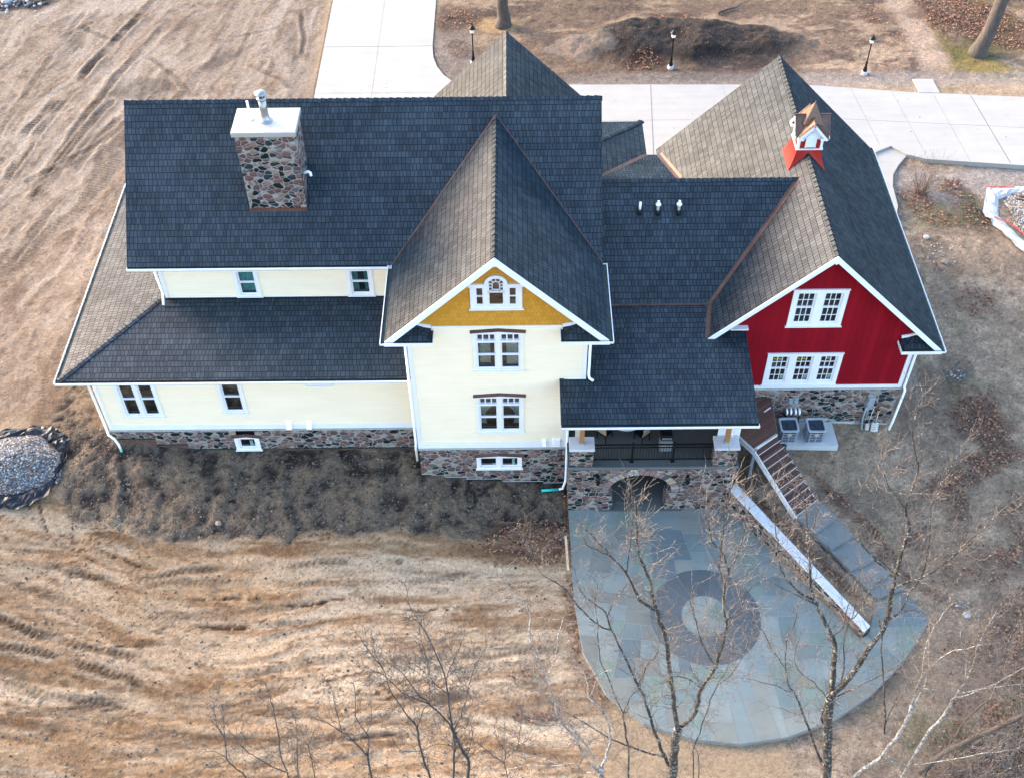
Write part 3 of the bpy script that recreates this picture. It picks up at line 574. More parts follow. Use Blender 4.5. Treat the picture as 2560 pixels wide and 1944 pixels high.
tag(b.build('driveway', [M['concrete'], jm, jl]), kind='structure')
b = MB(); extrude_poly(b, [(27.4,27.45),(28.55,27.42),(28.62,25.98),(27.45,26.1)], -.3, .006); tag(b.build('footpath', M['concrete']), kind='structure')
b = MB(); pth = [(23.55,20.5),(24.65,20.98),(25.36,20.2),(24.75,19.4),(24.3,18.6),(24.05,17.6),(23.95,16),(23.6,14.8),(22.6,14.8),(22.8,16.5),(23.1,18.4)]
extrude_poly(b, pth, -.9, -.12); tag(b.build('walkway', M['concrete']), kind='structure')

# patio: flagstones cut from the outline by repeated random splits
def split(poly, p, d):
    A, B = [], []; n = Vector((-d.y, d.x))
    for i in range(len(poly)):
        a, c = poly[i], poly[(i + 1) % len(poly)]; da = (a - p).dot(n); dc = (c - p).dot(n)
        (A if da >= 0 else B).append(a)
        if da * dc < 0: q = a + (c - a) * (da / (da - dc)); A.append(q); B.append(q)
    return A, B
def area(p): return abs(sum(p[i].x * p[(i + 1) % len(p)].y - p[(i + 1) % len(p)].x * p[i].y for i in range(len(p)))) / 2
def shatter(poly, maxa, rnd, ang=None):
    st, out = [poly], []
    while st:
        p = st.pop()
        if area(p) < maxa * rnd.uniform(.6, 1.35): out.append(p); continue
        c = sum(p, Vector((0, 0))) / len(p); ext = max(p, key=lambda q: (q - c).length) - c
        a = math.atan2(ext.y, ext.x) + math.pi / 2 + rnd.uniform(-.3, .3)
        g = round(a / (math.pi / 2)) * math.pi / 2 + .12 * math.sin(c.x * .6) + rnd.uniform(-.16, .16)
        A, B = split(p, c + Vector((rnd.uniform(-.2, .2), rnd.uniform(-.2, .2))), Vector((math.cos(g), math.sin(g))))
        if len(A) < 3 or len(B) < 3 or area(A) < .15 or area(B) < .15: out.append(p); continue
        st += [A, B]
    return out
def inset(p, w):
    c = sum(p, Vector((0, 0))) / len(p); s_ = sum(p[i].x * p[(i + 1) % len(p)].y - p[(i + 1) % len(p)].x * p[i].y for i in range(len(p)))
    if s_ < 0: p = p[::-1]
    q = []
    for i in range(len(p)):
        a, bb, cc = p[i - 1], p[i], p[(i + 1) % len(p)]; d1 = (bb - a).normalized(); d2 = (cc - bb).normalized()
        n1 = Vector((-d1.y, d1.x)); n2 = Vector((-d2.y, d2.x)); m = n1 + n2
        q.append(bb + m * (w / max(.35, m.dot(n1))))
    return q
fl = []
for i, (c, cv) in enumerate([((.085,.103,.108),0),((.105,.122,.128),0),((.095,.117,.11),0),((.118,.12,.116),0),((.07,.085,.096),0),((.125,.135,.134),0),((.1,.1,.096),0)]):
    fl.append(concrete('flagstone_%s' % 'abcdefg'[i], (c[0] * 1.36, c[1] * 1.42, c[2] * 1.32), .32, .9))
b = MB(); PV = [Vector(p) for p in PATIO]
extrude_poly(b, PATIO, -2.9, -2.512, 7, 7); rnd = random.Random(5)
main = [Vector(p) for p in PATIO[:13]] + [Vector((18.0,-7.6)), Vector((17.6,-7.9)), Vector((13.2,-1.45))]
tail = [Vector(p) for p in ((19.01,-8.95),(20.66,-6.95),(19.75,-5.72),(18.55,-6.2),(18.0,-7.6))]
c0 = Vector((11.62,-6.8)); R1, R2 = 2.2, .93
for part in (PV[:12] + [Vector((18.0,-7.6)), Vector((17.6,-7.9)), Vector((13.2,-1.45))], tail):
    for s_ in shatter(part, 1.25, rnd): b.poly([(q.x, q.y, -2.506) for q in inset(s_, .013)], rnd.choice([0,1,2,3,4,5,6,0,2,1]))
def ring(r0, r1, z, n, mats):
    off = rnd.random(); e = [2 * math.pi * (i + rnd.uniform(-.25, .25)) / n + off for i in range(n)]
    for i in range(n):
        a0, a1 = e[i] + .004, (e[(i + 1) % n] + (2 * math.pi if i == n - 1 else 0)) - .004; k = 7
        A = [(c0.x + r1 * math.cos(a0 + (a1 - a0) * t / k), c0.y + r1 * math.sin(a0 + (a1 - a0) * t / k), z) for t in range(k + 1)]
        B = [(c0.x + r0 * math.cos(a1 + (a0 - a1) * t / k), c0.y + r0 * math.sin(a1 + (a0 - a1) * t / k), z) for t in range(k + 1)]
        b.poly(A + B, rnd.choice(mats))
b.poly([(c0.x + (R1 + .012) * math.cos(i * math.pi / 36), c0.y + (R1 + .012) * math.sin(i * math.pi / 36), -2.502) for i in range(72)], 7)
ring(R2 + .012, R1, -2.498, 13, [8, 8, 9])
for s_, m in (((0, 1), 5), ((1, 1.62), 3), ((1.62, 2), 2)):
    b.poly([(c0.x, c0.y, -2.498)] + [(c0.x + R2 * math.cos(.9 + math.pi * (s_[0] + (s_[1] - s_[0]) * t / 20)), c0.y + R2 * math.sin(.9 + math.pi * (s_[0] + (s_[1] - s_[0]) * t / 20)), -2.498) for t in range(21)], m)
fl += [plain('flag_mortar', (.19, .195, .19), .9), concrete('dark_slate', (.068, .08, .086), .22, 1.), concrete('dark_slate_b', (.08, .09, .095), .22, 1.)]
tag(b.build('patio', fl), kind='structure')

MB().poly([(7.6,-1.6,-2.499),(11.2,-1.6,-2.499),(11.2,1.85,-2.499),(7.6,1.85,-2.499)]).build('basement_floor', M['porchc'])['kind'] = 'structure'
# short dead grass on the unpaved ground behind and to the right
b = MB(); rr = random.Random(91); gcol = [plain('grass_%s' % n_, c, .9, var=.2, sc=5) for n_, c in (('straw', (.26, .2, .13)), ('brown', (.12, .09, .065)), ('grey', (.17, .15, .125)), ('green', (.06, .075, .03)))]
for _ in range(30000):
    q = rr.random()
    x, y = (rr.uniform(20.9, 34), rr.uniform(-12, 18.5)) if q < .62 else (rr.uniform(-.3, 37), rr.uniform(27.8, 38.5)) if q < .92 else (rr.uniform(13.8, 24), rr.uniform(-14, 2))
    if q < .62 and x < 24 and y < 13 and False: continue
    if inpoly(np.array([x]), np.array([y]), DRIVE)[0] or inpoly(np.array([x]), np.array([y]), PATIO)[0]: continue
    if y < 2.6 and 12 < x < 21 and y > -.8: continue
    if 12.8 < x < 20 and -8.2 < y < 0 and abs((x - 13.3) * .87 + (y + 1.2) * .64) < 3.2 and (x - 13.3) * .64 - (y + 1.2) * -.77 < 9: continue
    z = gz(x, y); h = rr.uniform(.04, .11); a = rr.random() * 6.283; ln = rr.uniform(.02, .1); w = rr.uniform(.006, .014)
    b.poly([(x - w * math.sin(a), y + w * math.cos(a), z), (x + w * math.sin(a), y - w * math.cos(a), z), (x + ln * math.cos(a), y + ln * math.sin(a), z + h)], rr.choice((0, 0, 1, 2, 2, 3 if (x > 30 and y > 27) or rr.random() < .15 else 1)))
tag(b.build('dry_grass', gcol), kind='stuff')

# ------------------------------------------------------------------ the house
house = thing('house', (0, 0, 0), 'large cream house with grey shingled roofs, mustard tower gable, stone chimney and red wing', 'house')
T = lambda d: math.tan(R(d))
xML, xMR, yR, zR, yE, zE = -11.44, 7.67, 8.51, 11.55, 3.725, 6.96
xEl, xEr, yTE, zTE, zTR = -.79, 7.67, -.594, 6.94, 11.06; xT = (xEl + xEr) / 2
xBl, xBr, yBF, yBR, zBE, zBR = 11.126, 21.609, 1.869, 15.77, 3.695, 8.821; xB = (xBl + xBr) / 2
tB = (zBR - zBE) / (xB - xBl); tM = (zR - zE) / (yR - yE); tT = (zTR - zTE) / (xT - xEl)
yC, zC, yCb, zCb, yP, zP = 7.27, 8.361, 3.6, 4.746, -2.149, 3.865
tC = (zC - zCb) / (yC - yCb); tP = (zCb - zP) / (yCb - yP)
M['edge'] = plain('shingle_edge', (.012, .015, .019), .8)
sh = [M['shingle'], M['trim'], M['edge']]
def roof(parts, label, t=.06):
    b = MB()
    for i, p in enumerate(parts): b.slab(p, t, 0, 1, uoff=.137 * i)
    return b.build('roof', sh, house, label=label)
roof([[(xML,yE,zE),(xMR,yE,zE),(xMR,yR,zR),(xML,yR,zR)], [(xML,2*yR-yE,zE),(xMR,2*yR-yE,zE),(xMR,yR,zR),(xML,yR,zR)]], 'long steep main roof carrying the stone chimney')
yTv = yR - (zR - zTR) / tM; yTe = yR - (zR - zTE) / tM
roof([[(xEl,yTE,zTE),(xT,yTE,zTR),(xT,yTv+.1,zTR),(xEl,yTe+.1,zTE)], [(xEr,yTE,zTE),(xT,yTE,zTR),(xT,yTv+.1,zTR),(xEr,yTe+.1,zTE)]], 'steep gable roof over the mustard tower front')
xbg, zbg, ybg = 3.845, 11.06, 14.31; hw = 4.2
roof([[(xbg-hw,ybg,zbg-hw*tT),(xbg,ybg,zbg),(xbg,yR+.4,zbg),(xbg-hw,12.6,zbg-hw*tT)], [(xbg+hw,ybg,zbg-hw*tT),(xbg,ybg,zbg),(xbg,yR+.4,zbg),(xbg+hw,12.6,zbg-hw*tT)]], 'rear gable roof rising behind the main ridge')
xH, yH, zH, yUW = -14.237, .362, 3.898, 4.04; tH = (4.979 - 3.898) / (4.043 - .362); dH = yUW - yH; dX = -10.35 - xH
roof([[(xH,yH,zH),(-.02,yH,zH),(-.02,yUW,zH+dH*tH),(xH+dH,yUW,zH+dH*tH)],
      [(xH,yH,zH),(xH+dH,yUW,zH+dH*tH),(-10.35,yUW+dX-dH,zH+dX*tH),(-10.35,17-dX,zH+dX*tH),(xH,17,zH)],
      [(xH,17,zH),(-10.35,17-dX,zH+dX*tH),(-1,17-dX,zH+dX*tH),(-1,17,zH)]], 'low hipped roof around the ground floor')
bz = lambda x: zBE + (x - xBl) * tB if x < xB else zBE + (xBr - x) * tB
roof([[(xBl,yBF,zBE),(xB,yBF,zBR),(xB,yBR,zBR),(xBl,yBR,zBE)], [(xBr,yBF,zBE),(xB,yBF,zBR),(xB,yBR,zBR),(xBr,yBR,zBE)]], 'steep gable roof of the red wing with the cupola on its ridge')
bxl = lambda z: xBl + (z - zBE) / tB
roof([[(7.28,yCb,zCb),(bxl(zCb)+.06,yCb,zCb),(bxl(zC)+.06,yC,zC),(7.28,yC,zC)], [(7.28,yC,zC),(bxl(zC)+.06,yC,zC),(bxl(zC-3.4*tC)+.06,yC+3.4,zC-3.4*tC),(7.28,yC+3.4,zC-3.4*tC)]], 'roof joining the main house to the red wing')
zp = lambda y: zCb - (yCb - y) * tP
roof([[(5.87,yP,zP),(13.53,yP,zP),(13.53,2.44,zp(2.44)),(bxl(zp(2.44))+.05,2.44,zp(2.44)),(bxl(zCb)+.05,yCb,zCb),(6.3,yCb,zCb),(6.3,.0,zp(0)),(5.87,0,zp(0))]], 'shallow porch roof between tower and red wing', .06)
tR = .2294; zr = 3.79
roof([[(10.6,15.2,zr),(bxl(zr)+.1,15.2,zr),(bxl(zr+5*tR)+.1,10.2,zr+5*tR),(6.8,10.2,zr+5*tR),(6.8,11.4,zr+3.8*tR)],
      [(10.6,18,zr),(10.6,15.2,zr),(6.8,11.4,zr+3.8*tR),(6.8,14.2,zr+3.8*tR)],
      [(10.6,18,zr),(6.8,14.2,zr+3.8*tR),(-1,14.2,zr+3.8*tR),(-1,18,zr)]], 'low rear porch roofs in the corner behind the ridge')

# ridge and hip caps: overlapping folded pieces
def caps(p, q, n1, n2, w=.15, step=.3, label=None, lift=.012):
    b = MB(); p = Vector(p); q = Vector(q); d = (q - p); L = d.length; d.normalize(); k = int(L / step)
    s1 = (d.cross(Vector(n1))).normalized(); s2 = (d.cross(Vector(n2))).normalized()
    for sv, nn in ((s1, n1), (s2, n2)): pass
    def down(sv): return sv if sv.z < 0 else -sv
    a1, a2 = down(s1), down(s2); rr = random.Random(int(L * 100))
    for i in range(k):
        u0 = p + d * (L * i / k); u1 = p + d * (L * (i + 1) / k + .03); w_ = w * rr.uniform(.94, 1.06); up = Vector((0, 0, 1))
        for a, n_ in ((a1, Vector(n1)), (a2, Vector(n2))):
            A = u0 + up * (lift + .045); B = u1 + up * lift
            top = [A, B, B + a * w_, A + a * w_]
            if (top[1] - top[0]).cross(top[3] - top[0]).z < 0: top = top[::-1]
            o = i * .37; uvq = [((pt - p).dot(d) * .9 + o, .06 + (pt - u0).dot(a) * .8) for pt in top]
            b.poly(top, 0, uvq)
            b.poly([A, A + a * w_, A + a * w_ - up * .035, A - up * .035], 1 if i else 0); b.poly([A + a * w_, B + a * w_, B + a * w_ - up * .05, A + a * w_ - up * .05], 1)
    return b.build('ridge_cap', [M['shingle'], M['edge']], house, label=label)
nF = (0, -math.sin(math.atan(tM)), math.cos(math.atan(tM))); nBk = (0, -nF[1], nF[2])
nL = (-math.sin(R(44.4)), 0, math.cos(R(44.4))); nRr = (-nL[0], 0, nL[2])
caps((xML,yR,zR), (xMR,yR,zR), nF, nBk); caps((xT,yTE,zTR), (xT,yTv,zTR), nL, nRr); caps((xB,yBF,zBR), (xB,yBR,zBR), nL, nRr)
caps((xbg,ybg-.0,zbg), (xbg,yR+.5,zbg), nL, nRr); caps((7.7,yC,zC), (bxl(zC),yC,zC), nF, nBk)
hn1 = (0, -math.sin(math.atan(tH)), math.cos(math.atan(tH))); hn2 = (hn1[1], 0, hn1[2])
caps((xH,yH,zH), (xH+dH,yUW,zH+dH*tH), hn1, hn2, .15); caps((10.6,18,zr), (6.8,14.2,zr+3.8*tR), (0,.22,.97), (.22,0,.97), .16)

# valley and junction flashings
def strip(path, w, m, lift=.03, name='flashing', label=None, h=.012):
    b = MB()
    for p, q in zip(path, path[1:]): b.bar(Vector(p) + Vector((0,0,lift)), Vector(q) + Vector((0,0,lift)), w, h)
    return b.build(name, M[m], house, label=label)
def valley(p, q, n1, n2, w, m, lift=.012):
    """a folded copper strip along the line where two roof planes meet"""
    b = MB(); p = Vector(p); q = Vector(q); d = (q - p).normalized()
    for n in (Vector(n1).normalized(), Vector(n2).normalized()):
        a = d.cross(n).normalized(); a = a if a.z > 0 else -a
        P = [p + n * lift, q + n * lift, q + a * w + n * lift, p + a * w + n * lift]
        if (P[1] - P[0]).cross(P[3] - P[0]).z < 0: P = P[::-1]
        b.poly(P)
    b.bar(p + Vector((0,0,.02)), q + Vector((0,0,.02)), .03, .03)
    return b.build('flashing', M[m], house)
valley((xEl,yTe,zTE), (xT,yTv,zTR), nF, nL, .035, 'copper'); valley((xEr,yTe,zTE), (xT,yTv,zTR), nF, nRr, .035, 'copper')
valley((bxl(zCb),yCb,zCb), (bxl(zC),yC,zC), nF, nL, .11, 'copper'); valley((bxl(zp(yBF)),yBF,zp(yBF)), (bxl(zCb),yCb,zCb), (0,-.15,.99), nL, .11, 'copper')
valley((bxl(zr),15.2,zr), (bxl(zr+2.8*tR),15.2-2.8,zr+2.8*tR), (0,.22,.97), nL, .16, 'copper'); valley((10.6,15.2,zr), (6.8,11.4,zr+3.8*tR), (0,.22,.97), (.22,0,.97), .1, 'copper')
strip([(7.4,yCb,zCb), (bxl(zCb),yCb,zCb)], .16, 'copper', .02); strip([(xH+dH+.1,yUW-.05,zH+dH*tH), (-.4,yUW-.05,zH+dH*tH)], .1, 'rubber', .03)
b = MB(); k = 30
for i in range(k):   # the starter course against the upper wall
    x0 = xH + dH + .15 + i * .325; b.slab([(x0,yUW-.42,zH+(dH-.42)*tH+.035),(x0+.33,yUW-.42,zH+(dH-.42)*tH+.035),(x0+.33,yUW-.05,zH+(dH-.05)*tH+.02),(x0,yUW-.05,zH+(dH-.05)*tH+.02)], .03, 0, 1, uoff=i*.31)
b.build('ridge_cap', [M['shingle'], M['rubber'], M['edge']], house)

# gutters: white outside, dark green trough
def gutter(p, q, out, w=.16, h=.085):
    b = MB(); p = Vector(p); q = Vector(q); out = Vector(out); d = (q - p).normalized(); L = (q - p).length; up = Vector((0,0,1)); c = (p + q) / 2
    b.obox(c + out * w - up * (h / 2 - .03), d, out, up, L / 2, .012, h / 2, 0)
    b.obox(c + out * w - up * (-.03 - .006), d, out, up, L / 2, .015, .012, 0)
    b.obox(c + out * (w / 2) - up * h * .8, d, out, up, L / 2 - .002, w / 2, .01, 1)
    b.obox(c + out * (w / 2 - .01) - up * (h * .35), d, out, up, L / 2 - .004, w / 2 - .02, .01, 1)
    for e, s_ in ((p, 1), (q, -1)): b.obox(e + out * (w / 2) - up * (h / 2 - .03) + d * (.006 * s_), d, out, up, .006, w / 2 + .012, h / 2, 0)
    n = int(L / .62)
    for i in range(1, n): b.obox(p + d * (L * i / n) + out * (w / 2) + up * .0, d, out, up, .006, w / 2, .005, 1)
    return b.build('gutter', [M['trim'], M['gutter']], house)
F_ = (0,-1,0); L_ = (-1,0,0); R_ = (1,0,0)
gutter((xML,yE,zE-.03), (xEl,yE,zE-.03), F_); gutter((xH-.13,yH,zH-.03), (-.12,yH,zH-.03), F_); gutter((xH,yH-.13,zH-.03), (xH,17,zH-.03), L_)
gutter((xEl,yTE-.13,zTE-.03), (xEl,yTe,zTE-.03), L_); gutter((xEr,yTE-.13,zTE-.03), (xEr,yTe,zTE-.03), R_)
gutter((5.87,yP,zP-.03), (13.53,yP,zP-.03), F_); gutter((xBr,yBF-.13,zBE-.03), (xBr,yBR,zBE-.03), R_); 

# barge boards
def barge(p, q, out, h=.3, t=.04, off=.02):
    b = MB(); p = Vector(p); q = Vector(q); d = (q - p).normalized(); out = Vector(out); up = d.cross(out); up = up if up.z > 0 else -up
    b.obox((p + q) / 2 + out * off - up * (h / 2 + .01), d, out, up, (q - p).length / 2, t / 2, h / 2)
    return b.build('bargeboard', M['trim'], house)
for s_ in (-1, 1):
    barge((xT + s_ * (xEr - xT) , yTE, zTE), (xT, yTE, zTR), F_, .24); barge((xB + s_ * (xBr - xB), yBF, zBE) if s_ > 0 else (bxl(zp(yBF)), yBF, zp(yBF)), (xB, yBF, zBR), F_, .2)
    barge((xB + s_ * (xBr - xB), yBR, zBE), (xB, yBR, zBR), (0,1,0), .26, .03, -.03); barge((xbg + s_ * hw, ybg, zbg - hw * tT), (xbg, ybg, zbg), (0,1,0), .26, .03, -.03)
for x, o in ((xML, L_), (xMR, R_)):
    barge((x, yE, zE), (x, yR, zR), o, .24, .03, -.03); barge((x, 2 * yR - yE, zE), (x, yR, zR), o, .24, .03, -.03)

for x_, y_, z_ in ((xT, yTE, zTR), (xB, yBF, zBR)):
    MB().poly([(x_-.2,y_-.045,z_-.22),(x_,y_-.045,z_-.42),(x_+.2,y_-.045,z_-.22),(x_,y_-.045,z_-.02)]).build('bargeboard', M['trim'], house)
# hipped returns at the foot of the gables
def gable_return(x0, x1, y0, yw, z0, rise, mirror):
    """x0: outer corner at the eave, x1: inner end"""
    d = 1 if x1 > x0 else -1; b = MB(); r = rise / (yw - y0); xi = x1 - d * .1
    a = (x0 + d * .05, y0, z0); e = (xi, y0, z0); hp = (xi - d * (yw - y0) * .95, yw, z0 + rise)
    b.slab([a, e, hp, (x0 + d * .05 + d * .3, yw, z0 + rise)], .05, 0, 1); b.slab([e, (xi, yw, z0 + rise * .25), hp], .05, 0, 1)
    r_ = b.build('roof', sh, house, label='small hipped return at the foot of a gable')
    g = MB(); g.box(min(x0, x1), max(x0, x1), y0 - .14, y0 - .115, z0 - .13, z0 + .02, 0); g.box(min(x0, x1), max(x0, x1), y0 - .115, y0 - .01, z0 - .05, z0 - .035, 1)
    g.box(min(x1, x1 - d * .02), max(x1, x1 - d * .02), y0 - .115, yw - .002, z0 - .13, z0 + .01, 0); g.box(min(xi, x1 - d * .02), max(xi, x1 - d * .02), y0 - .1, yw - .004, z0 - .06, z0 - .04, 1)
    g.box(min(x0, x1) + .03, max(x0, x1) - .03, y0 - .11, yw - .006, z0 - .14, z0 - .10, 0)
    g.bar((hp[0] - d * .3, yw - .03, z0 + rise + .06), (xi, yw - .03, z0 + rise * .62), .05, .14, 0)
    g.build('gutter', [M['trim'], M['gutter']], house)
gable_return(xEl - .01, 1.05, yTE, 0, zTE - .0, .36, 0); gable_return(xEr + .01, 5.84, yTE, 0, zTE - .0, .36, 0); gable_return(xBr + .01, 19.95, yBF, 2.44, zBE, .36, 0)
b = MB(); b.box(12.9, 13.62, 2.2, 2.436, zp(2.44) + .01, zp(2.44) + .07); b.build('trim', M['trim'], house)

# ------------------------------------------------------------------ walls with window openings
def wall(name, y, x0, x1, z0, z1, holes, mat, clips=(), label=None, parent=house):
    xs = sorted({x0, x1, *[h[0] for h in holes], *[h[1] for h in holes]}); zs = sorted({z0, z1, *[h[2] for h in holes], *[h[3] for h in holes]})
    bm = bmesh.new()
    for i in range(len(xs) - 1):
        for j in range(len(zs) - 1):
            cx, cz = (xs[i] + xs[i + 1]) / 2, (zs[j] + zs[j + 1]) / 2
            if any(h[0] < cx < h[1] and h[2] < cz < h[3] for h in holes): continue
            bm.faces.new([bm.verts.new(p) for p in ((xs[i], y, zs[j]), (xs[i + 1], y, zs[j]), (xs[i + 1], y, zs[j + 1]), (xs[i], y, zs[j + 1]))])
    bmesh.ops.remove_doubles(bm, verts=bm.verts, dist=1e-5)
    for co, no in clips: bmesh.ops.bisect_plane(bm, geom=bm.verts[:] + bm.edges[:] + bm.faces[:], plane_co=co, plane_no=no, clear_outer=True)
    me = bpy.data.meshes.new(name); bm.to_mesh(me); bm.free(); me.materials.append(M[mat] if isinstance(mat, str) else mat)
    o = bpy.data.objects.new(name, me); COL.objects.link(o); o.parent = parent
    if label: o['label'] = label
    return o
def sidewall(pts, mat, label=None, name='wall'):
    return MB().poly(pts).build(name, M[mat], house, label=label)

# one window: casing, units with sashes; everything in the plane y, opening recessed behind it
WH = {}
def window(key, y, x0, x1, z0, z1, units, label, case=.11, head=.11, sill=.09, mull=.12, kind='double', hood=None, curtain=None, sash=.055, grid=None, transom=0, tags=(), deep=.5, recess=.05, marks=False):
    """outer trim box x0..x1, z0..z1"""
    ox0, ox1, oz0, oz1 = x0 + case, x1 - case, z0 + sill, z1 - head
    WH.setdefault(key, []).append((ox0, ox1, oz0, oz1))
    f = MB(); g = MB(); r = MB(); yf = y - .045
    f.box(x0, ox0, yf, y + .02, z0 + .05, z1); f.box(ox1, x1, yf, y + .02, z0 + .05, z1); f.box(ox0, ox1, yf, y + .02, oz1, z1); f.box(ox0, ox1, yf + .004, y + .02, z0 + .05, oz0)
    f.box(x0 - .05, x1 + .05, y - .09, y + .01, z0, z0 + .05)
    if hood is None: f.box(x0 - .03, x1 + .03, y - .07, y + .01, z1, z1 + .035)
    w = (ox1 - ox0 - mull * (units - 1)) / units; yp = y + recess
    for u in range(units):
        a = ox0 + u * (w + mull); c = a + w
        if u: f.box(a - mull, a, yf + .006, yp + .04, oz0, oz1)
        zt = oz1 - transom
        fr = .03
        f.box(a, a + fr, yf + .012, yp + .05, oz0, oz1); f.box(c - fr, c, yf + .012, yp + .05, oz0, oz1); f.box(a + fr, c - fr, yf + .016, yp + .05, oz1 - fr, oz1); f.box(a + fr, c - fr, yf + .012, yp + .05, oz0, oz0 + fr)
        if transom:
            f.box(a + fr, c - fr, yf + .014, yp + .05, zt - .05, zt + .05)
            f.box(a + fr, a + fr + .05, yp - .02, yp + .03, zt + .05, oz1 - fr); f.box(c - fr - .05, c - fr, yp - .02, yp + .03, zt + .05, oz1 - fr); f.box(a + fr, c - fr, yp - .022, yp + .03, oz1 - fr - .04, oz1 - fr)
            for t in (1, 2):
                xx = a + fr + (w - 2 * fr) * t / 3; f.box(xx - .025, xx + .025, yp - .024, yp + .02, zt + .05, oz1 - fr)
        top = zt - .05 if transom else oz1 - fr; bot = oz0 + fr; A, C_ = a + fr, c - fr
        if kind == 'double':
            mid = (top + bot) / 2 + .02
            for zz0, zz1, yy in ((mid, top, yp - .01), (bot, mid + .03, yp - .045)):
                f.box(A, A + sash, yy, yy + .035, zz0, zz1); f.box(C_ - sash, C_, yy, yy + .035, zz0, zz1); f.box(A + sash, C_ - sash, yy, yy + .035, zz1 - .045, zz1); f.box(A + sash, C_ - sash, yy, yy + .035, zz0, zz0 + (.045 if zz0 > bot else .075))
                if grid:
                    nx_, nz_ = grid
                    for t in range(1, nx_): xx = A + sash + (C_ - A - 2 * sash) * t / nx_; f.box(xx - .014, xx + .014, yy + .002, yy + .03, zz0 + .03, zz1 - .03)
                    for t in range(1, nz_): zz = zz0 + .045 + (zz1 - zz0 - .09) * t / nz_; f.box(A + sash, C_ - sash, yy + .004, yy + .028, zz - .014, zz + .014)
        elif kind == 'fixed':
            f.box(A, A + sash, yp - .02, yp + .02, bot, top); f.box(C_ - sash, C_, yp - .02, yp + .02, bot, top); f.box(A + sash, C_ - sash, yp - .02, yp + .02, top - sash, top); f.box(A + sash, C_ - sash, yp - .02, yp + .02, bot, bot + sash)
        g.poly([(A, yp + .032, bot), (C_, yp + .032, bot), (C_, yp + .032, oz1 - fr), (A, yp + .032, oz1 - fr)])
    D = y + recess + deep
    for p in ([(ox0, y, oz0), (ox1, y, oz0), (ox1, D, oz0), (ox0, D, oz0)], [(ox0, y, oz1), (ox0, D, oz1), (ox1, D, oz1), (ox1, y, oz1)], [(ox0, y, oz0), (ox0, D, oz0), (ox0, D, oz1), (ox0, y, oz1)], [(ox1, y, oz0), (ox1, y, oz1), (ox1, D, oz1), (ox1, D, oz0)], [(ox0, D, oz0), (ox1, D, oz0), (ox1, D, oz1), (ox0, D, oz1)]): r.poly(p)
    win = f.build('window', M['trim'], house, label=label)
    g.build('pane', M['glass'], win); r.build('recess', M['room'], win)
    if hood:
        h = MB(); xm = (x0 + x1) / 2; e = .09; zt = z1 + .0; rr = .09
        for s_ in (-1, 1):
            xe = xm + s_ * ((x1 - x0) / 2 + e)
            h.poly([(xe, y - .12, zt + .02), (xm, y - .12, zt + rr + .02), (xm, y, zt + rr + .07), (xe, y, zt + .07)] if s_ < 0 else [(xm, y - .12, zt + rr + .02), (xe, y - .12, zt + .02), (xe, y, zt + .07), (xm, y, zt + rr + .07)])
            h.poly([(xe, y - .12, zt - .005), (xm, y - .12, zt + rr - .005), (xm, y - .12, zt + rr + .02), (xe, y - .12, zt + .02)])
        h.build('hood', M[hood], win)
        t_ = MB(); t_.poly([(x0, y - .043, zt - .01), (x1, y - .043, zt - .01), (x1, y - .043, zt + .005), (xm, y - .043, zt + rr), (x0, y - .043, zt + .005)]); t_.build('frame', M['trim'], win)
    if curtain:
        cm, style = curtain
        def drape(xa, xb, za, zb, pinch=None):
            n = 22; P = []; cb = MB()
            for j in range(7):
                q = j / 6; z = zb + (za - zb) * q; xa_, xb_ = xa, xb
                if pinch:   # tied back towards one side
                    s_, amt = pinch; k_ = amt * math.sin(min(q / .62, 1) * math.pi / 2) if q < .62 else amt * (1 - (q - .62) * .35)
                    if s_ < 0: xb_ = xb - (xb - xa) * k_
                    else: xa_ = xa + (xb - xa) * k_
                P.append([(xa_ + (xb_ - xa_) * i / n, y + recess + .12 + .025 * math.sin(i * 1.9 + j * .2), z) for i in range(n + 1)])
            for j in range(6):
                for i in range(n): cb.poly([P[j][i], P[j][i + 1], P[j + 1][i + 1], P[j + 1][i]])
            cb.build('curtain', M[cm], win)
        top_ = oz1 - (transom + .05 if transom else .03)
        for u in range(units):
            a = ox0 + u * (w + mull) + .05; c = a + w - .1
            if style == 'full': drape(a, c - .0, oz0 + .12, top_)
            elif style == 'sides': drape(a, a + (c - a) * .36, oz0 + .1, top_); drape(c - (c - a) * .3, c, oz0 + .1, top_)
            elif style == 'panel': 
                if u == 0: drape(a + .08, c - .2, oz0 + .2, top_)
                else: drape(a + .2, c - .02, oz0 + .12, top_)
            elif style == 'tied': drape(a, c, oz0 + .3, top_, (-1, .72) if u == 0 else (1, .72))
    if tags:
        for kind_, u, fx, fz, ww, hh_ in tags:
            a = ox0 + u * (w + mull) + fr; xx = a + (w - 2 * fr) * fx; zz = oz0 + (oz1 - oz0) * fz
            tb = MB(); tb.box(xx, xx + ww, yp + .036, yp + .039, zz, zz + hh_)
            tb.build('sticker', M[kind_], win)
    return win
# tower
window('tower', 0, 2.5, 4.45, 4.68, 6.84, 2, 'upper twin sash window with three-light transoms on the tower front', hood='copper', transom=.42, curtain=('curtain', 'panel'))
window('tower', 0, 2.5, 4.45, .96, 3.22, 2, 'lower twin sash window with tied-back curtains on the tower front', hood='copper', transom=.42, curtain=('curtain', 'tied'))
window('towerstone', -.06, 2.42, 4.36, -1.41, -.52, 2, 'wide white basement window in the tower stone base', kind='fixed', hood='copper', sill=.12, tags=(('paper', 1, .62, .12, .12, .38), ('paper', 0, .72, .08, .2, .1)))
